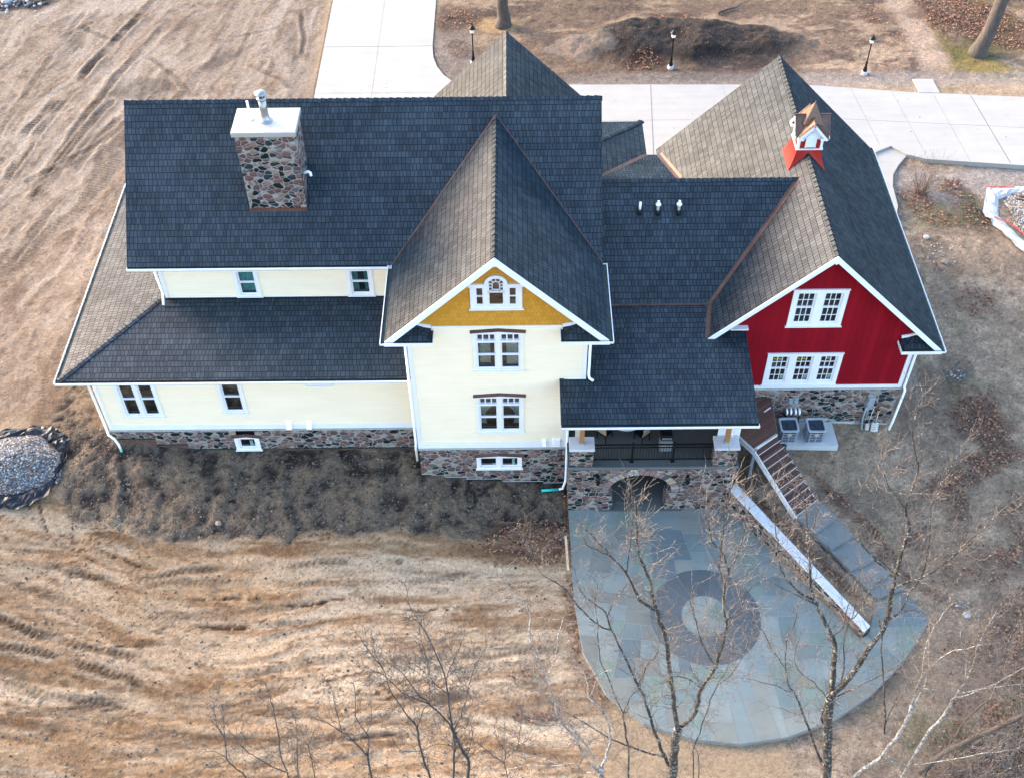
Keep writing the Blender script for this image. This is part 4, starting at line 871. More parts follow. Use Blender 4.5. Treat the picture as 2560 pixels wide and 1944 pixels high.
# upper wall
window('upper', 4.04, -7.36, -6.36, 5.01, 6.54, 1, 'upper sash window with teal curtains left of the tower', curtain=('teal_cloth', 'full'), case=.12)
window('upper', 4.04, -2.74, -1.68, 5.01, 6.52, 1, 'upper sash window with dark curtains beside the tower roof', curtain=('teal_cloth', 'sides'), case=.12)
# lower wall
window('lower', 1.17, -12.55, -10.82, .78, 3.4, 2, 'wide twin sash window near the left corner of the ground floor', transom=.42, case=.13, curtain=None)
window('lower', 1.17, -8.27, -7.22, .98, 3.4, 1, 'single sash window in the middle of the left ground-floor wall', transom=.42, case=.12)
window('lower', 1.17, -4.5, -3.46, 2.66, 3.4, 1, 'small high window under the eave of the left wing', kind='fixed', case=.11, grid=None, transom=.36)
window('lowerstone', 1.11, -8.14, -7.06, -1.4, -.5, 1, 'small basement window with yellow sticker in the left stone base', kind='fixed', hood='copper', sill=.12, case=.15, tags=(('yellowtag', 0, .28, .76, .42, .12), ('paper', 0, .6, .12, .14, .34), ('paper', 0, .84, .1, .1, .14)))
# barn
window('barn', 2.44, 15.18, 17.38, 4.55, 6.58, 2, 'twin twelve-pane window high on the red gable', grid=(3, 2), mull=.26, case=.16, head=.16, sill=.16, sash=.07)
window('barn', 2.44, 14.71, 17.86, 1.03, 2.97, 3, 'triple twelve-pane window with yellow stickers low on the red gable', grid=(3, 2), mull=.22, case=.16, head=.15, sill=.2, sash=.07,
       tags=(('yellowtag', 0, .16, .80, .13, .1), ('yellowtag', 0, .40, .80, .17, .1), ('yellowtag', 1, .16, .80, .11, .1), ('yellowtag', 1, .38, .80, .18, .1), ('yellowtag', 2, .37, .81, .21, .1), ('paper', 0, .74, .07, .13, .22), ('paper', 1, .74, .07, .13, .22), ('paper', 2, .74, .07, .13, .22)))

tl = [((xT, 0, zTR - .17), (-math.sin(math.atan(tT)), 0, math.cos(math.atan(tT)))), ((xT, 0, zTR - .17), (math.sin(math.atan(tT)), 0, math.cos(math.atan(tT))))]
lowtower = [h for h in WH['tower']]
wall('wall', 0, 0, 6.2, .34, 4.18, [h for h in lowtower if h[3] < 4], 'cream', label='cream lap siding of the lower tower front')
wall('wall', 0, 0, 6.89, 4.18, 7.14, [h for h in lowtower if h[2] > 4], 'cream', label='cream lap siding of the upper tower front')
GW = (3.09, 3.81, 8.2, 9.48)   # middle light of the gable window
wall('gable_wall', -.012, .2, 6.7, 7.14, 11, [(2.6, 4.3, 8.17, 9.2)], 'yellow', tl, label='mustard scalloped shingles in the tower gable')
wall('wall', 4.04, -10.35, .4, 4.9, 6.95, WH['upper'], 'cream', label='cream siding of the upper floor left of the tower')
wall('wall', 1.17, -13.37, 0, .27, 3.85, WH['lower'], 'cream', label='cream siding of the ground floor left of the tower')
bl = [((xB, 0, zBR - .17), (-math.sin(math.atan(tB)), 0, math.cos(math.atan(tB)))), ((xB, 0, zBR - .17), (math.sin(math.atan(tB)), 0, math.cos(math.atan(tB))))]
wall('gable_wall', 2.44, 12.02, 20.72, 1.0, 8.7, WH['barn'], 'red', bl, label='red board-and-batten front of the barn wing')
wall('stone_base', -.06, 0, 6.2, -.52 - .9, -.06, WH['towerstone'], 'stone', label='fieldstone base under the tower')
# stepped feet of the stone bases, white ledges and the dark foundation that shows below them
def feet(segs, y, top, dark, ledge):
    b = MB(); l = MB(); d = MB()
    for x0, x1, zb, zg in segs:
        if zb < top - 1e-3: b.poly([(x0, y, zb), (x1, y, zb), (x1, y, top), (x0, y, top)])
        l.box(x0, x1, y - .012, y + .05, zb - .035, zb + .0); d.box(x0, x1, y + .03, y + .12, zg - .5, zb - .035)
    b.build('stone_base', M['stone'], house); l.build('ledge', M[ledge], house); d.build('foundation', M[dark], house)
feet([(0,.42,-1.74,-2),(.42,1.93,-1.96,-2.2),(1.93,3.47,-2.1,-2.4),(3.47,5.3,-2.3,-2.6),(5.3,6.2,-2.42,-2.7)], -.06, -1.42, 'membrane', 'sill')
wall('stone_base', 1.11, -13.37, 0, -.57, -.06, [(-8.0, -7.2, -.57, -.06)], 'stone', label='fieldstone base under the left wing')
wall('stone_base', 1.11, -10.23, 0, -1.31, -.57, [(-8.14, -7.06, -1.31, -.57)], 'stone')
MB().poly([(-11.56,1.11,-.98),(-10.23,1.11,-.98),(-10.23,1.11,-.57),(-11.56,1.11,-.57)]).build('stone_base', M['stone'], house)
b = MB(); l = MB()
for x0, x1, zb, zg in ((-13.37,-11.56,-.57,-1),(-11.56,-10.23,-.98,-1.4),(-10.23,-8.14,-1.31,-1.7),(-7.06,0,-1.31,-1.7)): l.box(x0, x1, 1.09, 1.16, zb - .05, zb); b.box(x0, x1, 1.14, 1.25, zg - .4, zb - .05)
l.build('ledge', M['gutter'], house); b.build('foundation', M['found'], house)
bh = []
wall('stone_base', 2.38, 12.02, 20.72, -.85, .82, bh, 'stone', label='fieldstone base under the red wing')
feet([(12.02,15.6,-.86,-1.6),(15.6,16.95,-1.08,-1.7),(16.95,18.0,-1.1,-1.7),(18.0,19.2,-1.33,-1.8),(19.2,20.72,-1.46,-1.9)], 2.38, -.85, 'padc', 'sill')
# other sides of the house (seen only from elsewhere)
sidewall([(-13.37,1.17,.0),(-13.37,16.2,.0),(-13.37,16.2,3.85),(-13.37,1.17,3.85)], 'cream'); sidewall([(-13.37,1.11,-1.6),(-13.37,16.2,-1.2),(-13.37,16.2,0),(-13.37,1.11,0)], 'stone', name='stone_base')
sidewall([(-10.35,4.04,4.9),(-10.35,12.98,4.9),(-10.35,12.98,6.9),(-10.35,yR,zR-.2),(-10.35,4.04,6.9)], 'cream'); sidewall([(7.28,4.04,0),(7.28,12.98,0),(7.28,12.98,6.9),(7.28,yR,zR-.2),(7.28,4.04,6.9)], 'cream')
sidewall([(-13.37,16.2,-.5),(0,16.2,-.5),(0,16.2,3.85),(-13.37,16.2,3.85)], 'cream'); sidewall([(-10.35,12.98,4.5),(7.28,12.98,4.5),(7.28,12.98,6.9),(-10.35,12.98,6.9)], 'cream')
sidewall([(0,0,-2),(0,4.04,-2),(0,4.04,6.95),(0,0,6.95)], 'cream'); sidewall([(6.2,0,-2.6),(6.2,4.04,-2.6),(6.2,4.04,4.2),(6.2,0,4.2)], 'cream'); sidewall([(6.89,0,4.1),(6.89,4.04,4.1),(6.89,4.04,6.95),(6.89,0,6.95)], 'cream')
sidewall([(xbg-3.7,13.8,0),(xbg+3.7,13.8,0),(xbg+3.7,13.8,7.3),(xbg,13.8,10.9),(xbg-3.7,13.8,7.3)], 'yellow', name='gable_wall'); sidewall([(7.28,12,0),(10.2,12,0),(10.2,12,4.3),(7.28,12,4.3)], 'cream'); sidewall([(10.2,11,0),(12.02,11,0),(12.02,11,4.3),(10.2,11,4.3)], 'cream')
sidewall([(20.72,2.44,.9),(20.72,15.2,.9),(20.72,15.2,3.9),(20.72,2.44,3.9)], 'red'); sidewall([(20.72,2.38,-2.2),(20.72,15.2,-1.2),(20.72,15.2,.9),(20.72,2.38,.9)], 'stone', name='stone_base'); sidewall([(12.02,2.44,-2.6),(12.02,15.2,-2.6),(12.02,15.2,4.4),(12.02,2.44,4.4)], 'red')
sidewall([(12.02,15.2,-.5),(20.72,15.2,-.5),(20.72,15.2,4.4),(xB,15.2,8.6),(12.02,15.2,4.4)], 'red', name='gable_wall')
sidewall([(6.2,3.6,-2.7),(12.02,3.6,-2.7),(12.02,3.6,4.7),(6.2,3.6,4.7)], 'cream', label='cream back wall of the porch')

# white boards: skirt boards, corner boards, frieze lines
def trim(boxes, label=None):
    b = MB()
    for q in boxes: b.box(*q)
    return bevel(b.build('trim', M['trim'], house, label=label), .006)
trim([(-.03,6.23,-.035,.03,-.03,.345), (-.03,.14,-.03,.02,.345,6.9), (6.06,6.23,-.03,.02,.345,4.2), (6.76,6.92,-.03,.02,4.12,6.9), (6.2,6.92,-.04,.03,4.1,4.2), (.98,5.9,-.05,.02,7.1,7.165), (-.03,0,.0,.14,.345,6.9)])
trim([(-13.4,-.03,1.135,1.2,-.03,.27), (-13.4,-13.24,1.14,1.19,.27,3.85), (-13.4,-13.37,1.19,1.3,.0,3.85)])
trim([(-10.38,-10.24,4.0,4.06,4.95,6.9), (-10.38,-.05,4.0,4.06,4.93,5.02), (-10.24,-.4,4.0,4.06,6.72,6.9)])
trim([(12.,20.76,2.39,2.47,.86,1.03), (20.58,20.76,2.4,2.46,1.03,4.3)]); 
b = MB(); 
for q in ((-13.4,-.03,1.09,1.16,-.1,-.03), (-.02,6.22,-.085,-.03,-.1,-.035), (12.,20.76,2.35,2.42,.78,.86)): MB().box(*q).build('ledge', M['sill'], house)
# soffits under the eaves
for q in ((xML+.05,-.85,3.66,4.03,6.76,6.8), (xH+.1,-.1,.4,1.16,3.74,3.76), (xH+.1,-13.4,.4,16.9,3.735,3.755), (20.74,xBr-.05,1.95,15.6,3.53,3.55)): MB().box(*q).build('soffit', M['trim'], house)

# gable window with an arched middle light
gw = MB(); y0 = -.012; arc = lambda cx, cz, r, a: (cx + r * math.cos(a), cz + r * math.sin(a))
cxm, cz, ro = 3.45, 9.3, .41
for q in ((2.49,2.66,8.1,9.3),(4.24,4.41,8.1,9.3)): gw.box(q[0], q[1], y0 - .06, y0 + .02, q[2], q[3])
gw.box(2.49,4.41,y0-.062,y0+.02,8.1,8.22); gw.box(2.43,4.47,y0-.1,y0+.01,8.04,8.1); gw.box(2.43,3.04,y0-.08,y0+.02,9.18,9.32); gw.box(3.86,4.47,y0-.08,y0+.02,9.18,9.32)
gw.box(3.02,3.13,y0-.058,y0+.04,8.22,9.3); gw.box(3.77,3.88,y0-.058,y0+.04,8.22,9.3)
n = 24
for i in range(n):
    a0, a1 = math.pi * i / n, math.pi * (i + 1) / n; P = [arc(cxm, cz, .29, a0), arc(cxm, cz, .43, a0), arc(cxm, cz, .43, a1), arc(cxm, cz, .29, a1)]
    gw.poly([(p[0], y0 - .066, p[1]) for p in P]); gw.poly([(P[1][0], y0 - .066, P[1][1]), (P[1][0], y0, P[1][1]), (P[2][0], y0, P[2][1]), (P[2][0], y0 - .066, P[2][1])]); gw.poly([(P[0][0], y0 - .066, P[0][1]), (P[3][0], y0 - .066, P[3][1]), (P[3][0], y0 + .03, P[3][1]), (P[0][0], y0 + .03, P[0][1])])
for xa, xb in ((2.66,3.02),(3.88,4.24)):
    for q in ((xa,xa+.07,8.22,9.18),(xb-.07,xb,8.22,9.18),(xa+.07,xb-.07,9.1,9.18),(xa+.07,xb-.07,8.22,8.29),(xa+.07,xb-.07,8.68,8.72)): gw.box(q[0], q[1], y0 - .03, y0 + .02, q[2], q[3])
for q in ((3.13,3.2,8.22,9.3),(3.7,3.77,8.22,9.3),(3.2,3.7,8.22,8.29),(3.13,3.77,8.88,8.93)): gw.box(q[0], q[1], y0 - .03, y0 + .02, q[2], q[3])
bar2 = lambda p, q, w=.028: gw.bar((p[0], y0 - .02, p[1]), (q[0], y0 - .02, q[1]), .03, w, 0, Vector((0, 0, 1)) if abs(p[0] - q[0]) > .01 else Vector((1, 0, 0)))
for i in range(9):      # inner arch
    a0, a1 = math.pi * i / 9, math.pi * (i + 1) / 9; bar2(arc(cxm, 9.28, .135, a0), arc(cxm, 9.28, .135, a1))
bar2((cxm-.135,9.03),(cxm-.135,9.28)); bar2((cxm+.135,9.03),(cxm+.135,9.28)); bar2((cxm-.135,9.03),(cxm+.135,9.03)); bar2((cxm-.135,9.03),(3.2,8.93)); bar2((cxm+.135,9.03),(3.7,8.93))
bar2((cxm-.05,8.93),(cxm-.05,9.03)); bar2((cxm+.05,8.93),(cxm+.05,9.03)); bar2((cxm-.135,9.15),(3.2,9.15)); bar2((cxm+.135,9.15),(3.7,9.15))
for a in (.02, .25, .5, .75, .98): bar2(arc(cxm, 9.28, .135, a * math.pi), arc(cxm, 9.3, .29, a * math.pi))
gwo = gw.build('window', M['trim'], house, label='three-part window with an arched middle light in the mustard gable')
g = MB(); g.poly([(2.66,y0+.012,8.22),(4.24,y0+.012,8.22),(4.24,y0+.012,9.18),(2.66,y0+.012,9.18)]); g.poly([(3.13,y0-.006,9.16)] + [(arc(cxm,cz,.3,a)[0], y0-.006, arc(cxm,cz,.3,a)[1]) for a in []] + [(3.77,y0-.006,9.16)] + [(arc(cxm,cz,.3,math.pi*i/16)[0], y0-.006, arc(cxm,cz,.3,math.pi*i/16)[1]) for i in range(17)]); g.build('pane', M['glass'], gwo)
r = MB(); r.poly([(2.6,y0+.45,8.17),(4.3,y0+.45,8.17),(4.3,y0+.45,9.2),(2.6,y0+.45,9.2)]); r.poly([(2.6,y0+.02,8.17),(2.6,y0+.45,8.17),(2.6,y0+.45,9.2),(2.6,y0+.02,9.2)]); r.poly([(4.3,y0+.02,8.17),(4.3,y0+.02,9.2),(4.3,y0+.45,9.2),(4.3,y0+.45,8.17)]); r.poly([(2.6,y0+.02,8.17),(4.3,y0+.02,8.17),(4.3,y0+.45,8.17),(2.6,y0+.45,8.17)])
r.poly([(arc(cxm,cz,.31,math.pi*i/16)[0], y0-.003, arc(cxm,cz,.31,math.pi*i/16)[1]) for i in range(17)] + [(3.13,y0-.003,9.19),(3.77,y0-.003,9.19)]); r.build('recess', M['room'], gwo)

# vents and boxes on the walls
def wallbox(name, x0, x1, z0, z1, y, d, m='pvc', label=None):
    b = MB(); b.box(x0, x1, y - d, y + .01, z0, z1); b.box(x0 - .03, x1 + .03, y - .02, y + .005, z0 - .03, z1 + .05); return bevel(b.build(name, M[m], house, label=label), .008)
def hood_vent(x0, x1, z0, z1, y):
    b = MB(); b.box(x0 - .03, x1 + .03, y - .02, y + .01, z0, z1 + .06)
    b.poly([(x0,y-.18,z0),(x1,y-.18,z0),(x1,y-.02,z1),(x0,y-.02,z1)]); b.poly([(x0,y-.18,z0),(x0,y-.02,z1),(x0,y-.02,z0)]); b.poly([(x1,y-.18,z0),(x1,y-.02,z0),(x1,y-.02,z1)]); return b.build('vent', M['pvc'], house)
hood_vent(-5.74,-5.51,.07,.42,1.17); hood_vent(-4.87,-4.65,.08,.42,1.17); hood_vent(5.23,5.38,.2,.48,0.); wallbox('vent', 5.67,5.98,.05,.5,0,.1)
# downpipes
def pipe(path, r, m='pvc', name='downpipe', n=10, label=None): return MB().tube(path, r, n).build(name, M[m], house, True, label)
pipe([(-13.47,.45,3.78),(-13.47,1.02,3.45),(-13.47,1.05,.12),(-13.44,.95,-.12),(-13.2,.86,-.3),(-13.1,.82,-.62),(-13.08,.8,-.95)], .055)
MB().tube([(-13.08,.8,-.98),(-13.08,.8,-1.12)], .06, 10).build('drain_pipe', M['teal'], house, True)
pipe([(-.1,-.07,6.7),(-.1,-.07,.4),(-.14,-.05,-.1),(-.2,.55,-.6),(-.2,.5,-1.5)], .05)
pipe([(7.02,-.02,6.75),(7.02,-.02,4.42),(7.05,-.1,4.3),(7.2,-.2,4.25)], .055)
pipe([(6.27,-.1,3.6),(6.27,-.1,-1.9),(6.25,-.25,-2.1),(6.12,-.5,-2.3),(5.95,-.52,-2.32)], .055)
MB().tube([(5.96,-.52,-2.32),(5.2,-.55,-2.36)], .062, 10).build('drain_pipe', M['teal'], house, True)
pipe([(20.85,2.2,3.4),(20.84,2.32,2.9),(20.84,2.32,.95),(20.9,2.28,.8),(20.84,2.26,-1.2),(20.72,2.1,-1.6)], .055)
pipe([(-10.5,3.95,6.8),(-10.42,3.95,5.3),(-10.42,3.75,5.1),(-10.4,3.6,4.98)], .05)

# chimney
b = MB(); b.box(-6.43,-4.16,5.33,6.815,7.6,12.06); ch = b.build('chimney', M['stone'], house, label='tall fieldstone chimney on the main roof')
b = MB(); b.box(-6.52,-4.07,5.24,6.9,12.06,12.24); b.box(-6.5,-4.09,5.26,6.88,12.24,12.252); bevel(b.build('cap', M['cap'], ch), .01)
MB().box(-6.46,-4.13,5.29,5.4,8.2,8.62).build('flashing', M['copper'], ch)
b = MB(); b.lathe([(.25,0),(.25,.03),(.2,.06),(.16,.09),(.15,.5),(.155,.52),(.155,.56),(.148,.58),(.148,.98)], (-5.29,6.05,12.25), 24); b.lathe([(.19,.95),(.2,1.0),(.16,1.06)], (-5.29,6.05,12.25), 24); b.lathe([(.15,1.12),(.24,1.2),(.24,1.22),(.1,1.29),(.02,1.3)], (-5.29,6.05,12.25), 24)
for a in range(4): b.bar((-5.29+.14*math.cos(a*1.57+.5),6.05+.14*math.sin(a*1.57+.5),13.2), (-5.29+.16*math.cos(a*1.57+.5),6.05+.16*math.sin(a*1.57+.5),13.4), .02, .02)
b.build('flue_pipe', M['metal'], ch, True); MB().lathe([(.12,.0),(.12,.07),(.1,.09)], (-5.29,6.05,13.26), 16).build('flue_throat', M['black'], ch)
b = MB(); b.lathe([(.11,0),(.11,.03),(.06,.1),(.045,.12),(.045,.8)], (-5.88,6.15,12.25), 14); b.build('vent_pipe', M['pvc'], ch, True)
MB().tube([(-4.16,5.9,9.9),(-3.98,5.9,9.95),(-3.9,5.86,9.92),(-3.88,5.82,9.8)], .06, 10).build('elbow_pipe', M['pvc'], ch, True)
MB().box(-4.155,-4.13,5.3,6.6,8.3,9.9).build('flashing', M['copper'], ch) if False else None

# plumbing vents on the connecting roof
for i, (x, y, z) in enumerate(((9.31,6.32,7.42),(10.05,6.3,7.40),(10.91,6.3,7.40))):
    b = MB(); s_ = math.cos(math.atan(tC)); zz = lambda yy: zC - (yC - yy) * tC
    b.poly([(x-.17,y-.22,zz(y-.22)+.02),(x+.17,y-.22,zz(y-.22)+.02),(x+.17,y+.14,zz(y+.14)+.02),(x-.17,y+.14,zz(y+.14)+.02)])
    v = b.build('roof_vent', M['rubber'], house)
    MB().lathe([(.13,-.16),(.11,.06),(.075,.14),(.06,.15)], (x, y, zz(y)), 16).build('boot', M['rubber'], v, True)
    prof = [(.052,.05),(.052,.5),(.03,.5)] if i == 0 else [(.062,.05),(.062,.36),(.1,.38),(.115,.42),(.1,.46),(.05,.49),(.05,.6),(.03,.6)]
    MB().lathe(prof, (x, y, zz(y)), 16).build('vent_pipe', M['pvc'], v, True)

# cupola
cx, cy, hs_ = 16.38, 8.87, .52
b = MB(); low = []
def skirt(sx, ex, top, bot, steps=6):
    P = []
    for j in range(steps + 1):
        t = j / steps; f = t ** 1.7; P.append([tuple(top[k][m] + (bot[k][m] - top[k][m]) * (f if m < 2 else t) for m in range(3)) for k in range(len(top))])
    for j in range(steps):
        for k in range(len(top) - 1): b.poly([P[j][k], P[j + 1][k], P[j + 1][k + 1], P[j][k + 1]])
zt = 9.0; e = .26; rz = lambda x: bz(x) + .02
for yy, yo in ((cy - hs_, cy - hs_ - e), (cy + hs_, cy + hs_ + e)):
    top = [(cx - hs_, yy, zt), (cx - hs_ / 2, yy, zt), (cx, yy, zt), (cx + hs_ / 2, yy, zt), (cx + hs_, yy, zt)]
    bot = [(cx - hs_ - e, yo, rz(cx - hs_ - e)), (cx - hs_ / 2 - .1, (yy + yo) / 2 + .0, rz(cx - hs_ / 2 - .1)), (cx, yy + (yo - yy) * .25, rz(cx)), (cx + hs_ / 2 + .1, (yy + yo) / 2, rz(cx + hs_ / 2 + .1)), (cx + hs_ + e, yo, rz(cx + hs_ + e))]
    skirt(0, 0, top, bot)
for sgn in (-1, 1):
    xx = cx + sgn * hs_; xo = cx + sgn * (hs_ + e)
    skirt(0, 0, [(xx, cy - hs_, zt), (xx, cy + hs_, zt)], [(xo, cy - hs_ - e, rz(xo)), (xo, cy + hs_ + e, rz(xo))])
M['cupred'] = plain('cupola_red', (.30, .012, .008), .5, var=.12, sc=6)
cu = b.build('cupola', M['cupred'], house, label='red and white cupola with a copper cross-gable roof')
b = MB(); b.box(cx-hs_+.02,cx+hs_-.02,cy-hs_+.02,cy+hs_-.02,zt,9.62); 
for sx_ in (-1, 1): b.poly([(cx-hs_+.02, cy+sx_*(hs_-.02), 9.6), (cx+hs_-.02, cy+sx_*(hs_-.02), 9.6), (cx, cy+sx_*(hs_-.02), 10.2)]); b.poly([(cx+sx_*(hs_-.02), cy-hs_+.02, 9.6), (cx+sx_*(hs_-.02), cy+hs_-.02, 9.6), (cx+sx_*(hs_-.02), cy, 10.2)])
b.build('body', M['cupred'], cu)
b = MB(); k = hs_ + .04; b.box(cx-k,cx+k,cy-k,cy+k,zt-.02,zt+.025)
for sx_ in (-1, 1):
    for sy_ in (-1, 1): b.box(cx+sx_*(hs_-.1), cx+sx_*hs_, cy+sy_*(hs_-.1), cy+sy_*hs_, zt+.025, 9.55)
    # gable boards and louvres on all four faces
    for ax in (0, 1):
        pt = (lambda a, d, z: (cx + a, cy + sx_ * d, z)) if ax == 0 else (lambda a, d, z: (cx + sx_ * d, cy + a, z))
        o = hs_ + .16
        for sg in (-1, 1):
            b.bar(pt(sg * (hs_ + .1), o, 9.55), pt(0, o, 10.24), .05, .13) if ax == 0 else b.bar(pt(sg * (hs_ + .1), o, 9.55), pt(0, o, 10.24), .05, .13)
            b.bar(pt(sg * (hs_ + .12), o - .05, 9.56), pt(sg * .34, o - .05, 9.56), .14, .07)
        b.poly([pt(-hs_, hs_ + .012, 9.5), pt(hs_, hs_ + .012, 9.5), pt(hs_, hs_ + .012, 9.56), pt(0, hs_ + .012, 10.22), pt(-hs_, hs_ + .012, 9.56)])
        pl = [pt(-.2, hs_ + .02, zt + .1), pt(.2, hs_ + .02, zt + .1), pt(.2, hs_ + .02, 9.62), pt(0, hs_ + .02, 9.84), pt(-.2, hs_ + .02, 9.62)]
        b.poly(pl); 
        for t in range(7): b.bar(pt(-.19, hs_ + .03, zt + .16 + t * .07), pt(.19, hs_ + .03, zt + .16 + t * .07), .02, .02)
        for sg in (-1, 1): b.bar(pt(sg * .2, hs_ + .03, zt + .1), pt(sg * .2, hs_ + .03, 9.62), .04, .04); b.bar(pt(sg * .2, hs_ + .03, 9.62), pt(0, hs_ + .03, 9.84), .04, .04)
b.build('louvre', M['trim'], cu)
b = MB(); o = hs_ + .2; ze, zt2 = 9.58, 10.34; hw_ = hs_ + .16
for ax in (0, 1):
    pt = (lambda a, d, z: (cx + a, cy + d, z)) if ax == 0 else (lambda a, d, z: (cx + d, cy + a, z))
    for sg in (-1, 1):
        for e_ in (-1, 1): b.slab([pt(0, 0, zt2), pt(0, e_ * o, zt2), pt(sg * hw_, e_ * o, ze), pt(sg * hw_, e_ * hw_, ze)], .03, 0, 0, me=0)
        for q in (-.66, .66): b.bar(Vector(pt(sg * hw_, q, ze + .015)), Vector(pt(0, q, zt2 + .015)), .025, .03)
    b.bar(pt(0, -o - .02, zt2 + .02), pt(0, o + .02, zt2 + .02), .05, .04)
b.build('roof', M['copper_dark'], cu)
b = MB(); k = .4; P = [(cx-k,cy-k,10.1),(cx+k,cy-k,10.1),(cx+k,cy+k,10.1),(cx-k,cy+k,10.1)]; ap = (cx, cy, 10.95)
for i in range(4): b.poly([P[i], P[(i + 1) % 4], ap])
b.lathe([(.02,0),(.03,.03),(.02,.06)], (cx,cy,10.92), 8); b.build('spire', M['copper_dark'], cu)

# ------------------------------------------------------------------ porch
zD = .3
ap_ = [(7.9,-2.5)]; A0, A1, AZ, ASP = 7.98, 10.66, -.08, -1.25
def archz(x): t = (x - (A0 + A1) / 2) / ((A1 - A0) / 2); return ASP + (AZ - ASP) * math.sqrt(max(0, 1 - t * t))
b = MB(); xs = [6.32, A0] + [A0 + (A1 - A0) * (1 - math.cos(math.pi * i / 20)) / 2 for i in range(1, 20)] + [A1, 13.2]
X0, X1 = 8.22, 10.46   # the jambs step in below the spring line
b.poly([(6.32,-1.5,-2.55),(X0,-1.5,-2.55),(X0,-1.5,-1.75),(A0,-1.5,ASP),(A0,-1.5,.42),(6.32,-1.5,.42)]); b.poly([(X1,-1.5,-2.55),(13.2,-1.5,-2.55),(13.2,-1.5,.42),(A1,-1.5,.42),(A1,-1.5,ASP),(X1,-1.5,-1.75)])
for i in range(1, len(xs) - 2):
    xa, xb = xs[i], xs[i + 1]; b.poly([(xa,-1.5,archz(xa)),(xb,-1.5,archz(xb)),(xb,-1.5,.42),(xa,-1.5,.42)]); b.poly([(xa,-1.5,archz(xa)),(xa,-.8,archz(xa)),(xb,-.8,archz(xb)),(xb,-1.5,archz(xb))])
for xa, s_ in ((X0, -1), (X1, 1)): b.poly([(xa,-1.5,-2.55),(xa,-.8,-2.55),(xa,-.8,-1.75),(xa,-1.5,-1.75)]); xs_ = A0 if s_ < 0 else A1; b.poly([(xa,-1.5,-1.75),(xa,-.8,-1.75),(xs_,-.8,ASP),(xs_,-1.5,ASP)])
b.poly([(6.32,-1.5,-2.55),(6.32,-1.5,.42),(6.32,2,.42),(6.32,2,-2.55)]); b.poly([(13.2,-1.5,-2.55),(13.2,2.4,-2.55),(13.2,2.4,.42),(13.2,-1.5,.42)])
aw = b.build('arch_wall', M['stone_big'], house, label='fieldstone wall with a wide arched opening below the porch')
# voussoirs round the arch
b = MB(); nv = 21; rr = random.Random(3); vm = [plain('voussoir_%s' % n, c, .75, var=.2, sc=8) for n, c in (('rose', (.2, .13, .12)), ('grey', (.26, .25, .24)), ('dark', (.05, .065, .07)), ('tan', (.3, .24, .17)), ('mauve', (.17, .13, .13)))]
for i in range(nv):
    a0, a1 = math.pi * (i + .06) / nv, math.pi * (i + .94) / nv; xm = (A0 + A1) / 2; rx, rz_ = (A1 - A0) / 2, AZ - ASP; h = rr.uniform(.26, .34)
    P = [(xm - rx * math.cos(a), ASP + rz_ * math.sin(a)) for a in (a0, a1)] + [(xm - (rx + h) * math.cos(a), ASP + (rz_ + h) * math.sin(a)) for a in (a1, a0)]
    if max(p[1] for p in P) > .41: P = [(p[0], min(p[1], .405)) for p in P]
    m = rr.randrange(5); b.poly([(p[0], -1.535, p[1]) for p in P], m)
    for j in range(4): p, q = P[j], P[(j + 1) % 4]; b.poly([(p[0],-1.535,p[1]),(p[0],-1.499,p[1]),(q[0],-1.499,q[1]),(q[0],-1.535,q[1])], m)
b.build('arch_stones', vm, aw)
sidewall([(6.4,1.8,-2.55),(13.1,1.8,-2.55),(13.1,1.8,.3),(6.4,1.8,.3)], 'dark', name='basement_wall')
b = MB(); b.box(6.25,13.3,-1.56,3.58,zD-.0,zD+.0+.12); b.build('porch_floor', M['porchc'], house); MB().box(6.27,13.25,-1.6,-1.52,.42,.47).build('ledge', M['blue'], house)
zF = zD + .12
for i, x in enumerate((6.32, 12.2)):
    b = MB(); b.box(x + .0, x + .95, -1.5, -.92, zF, 1.5); pr = b.build('pedestal', M['stone_big'], house)
    b = MB(); b.box(x - .04, x + .99, -1.56, -.86, 1.5, 1.64); bevel(b.build('cap', M['capstone'], pr), .015)
    b = MB(); xc = x + .47; b.bar((xc, -1.2, 1.64), (xc, -1.2, 3.75), .18, .18, 0, Vector((0, 1, 0))); bevel(b.build('post', M['cedar'], pr), .01)
    b = MB(); b.box(xc - .1, xc + .1, -1.3, -1.1, 1.64, 1.72); b.build('post_base', M['grey'], pr)
MB().box(6.2,13.4,-1.32,-1.1,3.62,3.78).build('beam', M['trim'], house); MB().box(6.6,6.95,-.1,.1,.42,3.6).build('wall', M['cream'], house)
b = MB(); b.box(12.35,13.25,-.85,-.8,zF,3.7); b.box(13.2,13.25,-.8,2.4,zF,3.7); b.build('wall', M['trim'], house)
# railing
b = MB(); xr0, xr1, yr = 7.27, 12.2, -1.2
b.bar((xr0,yr,1.5),(xr1,yr,1.5),.06,.04); b.bar((xr0,yr,1.32),(xr1,yr,1.32),.04,.03); b.bar((xr0,yr,.56),(xr1,yr,.56),.04,.03)
rl = b.build('railing', M['black'], house, label='black metal railing between the porch pedestals')
bb = MB(); n = int((xr1 - xr0) / .115)
for i in range(n): x = xr0 + (i + .5) * (xr1 - xr0) / n; bb.bar((x,yr,.56),(x,yr,1.5),.018,.018,0,Vector((0,1,0)))
bb.build('balusters', M['black'], rl)
for x in (8.89, 10.58): MB().box(x-.04,x+.04,yr-.04,yr+.04,zF,1.6).box(x-.08,x+.08,yr-.08,yr+.08,zF,zF+.03).build('post', M['black'], rl)
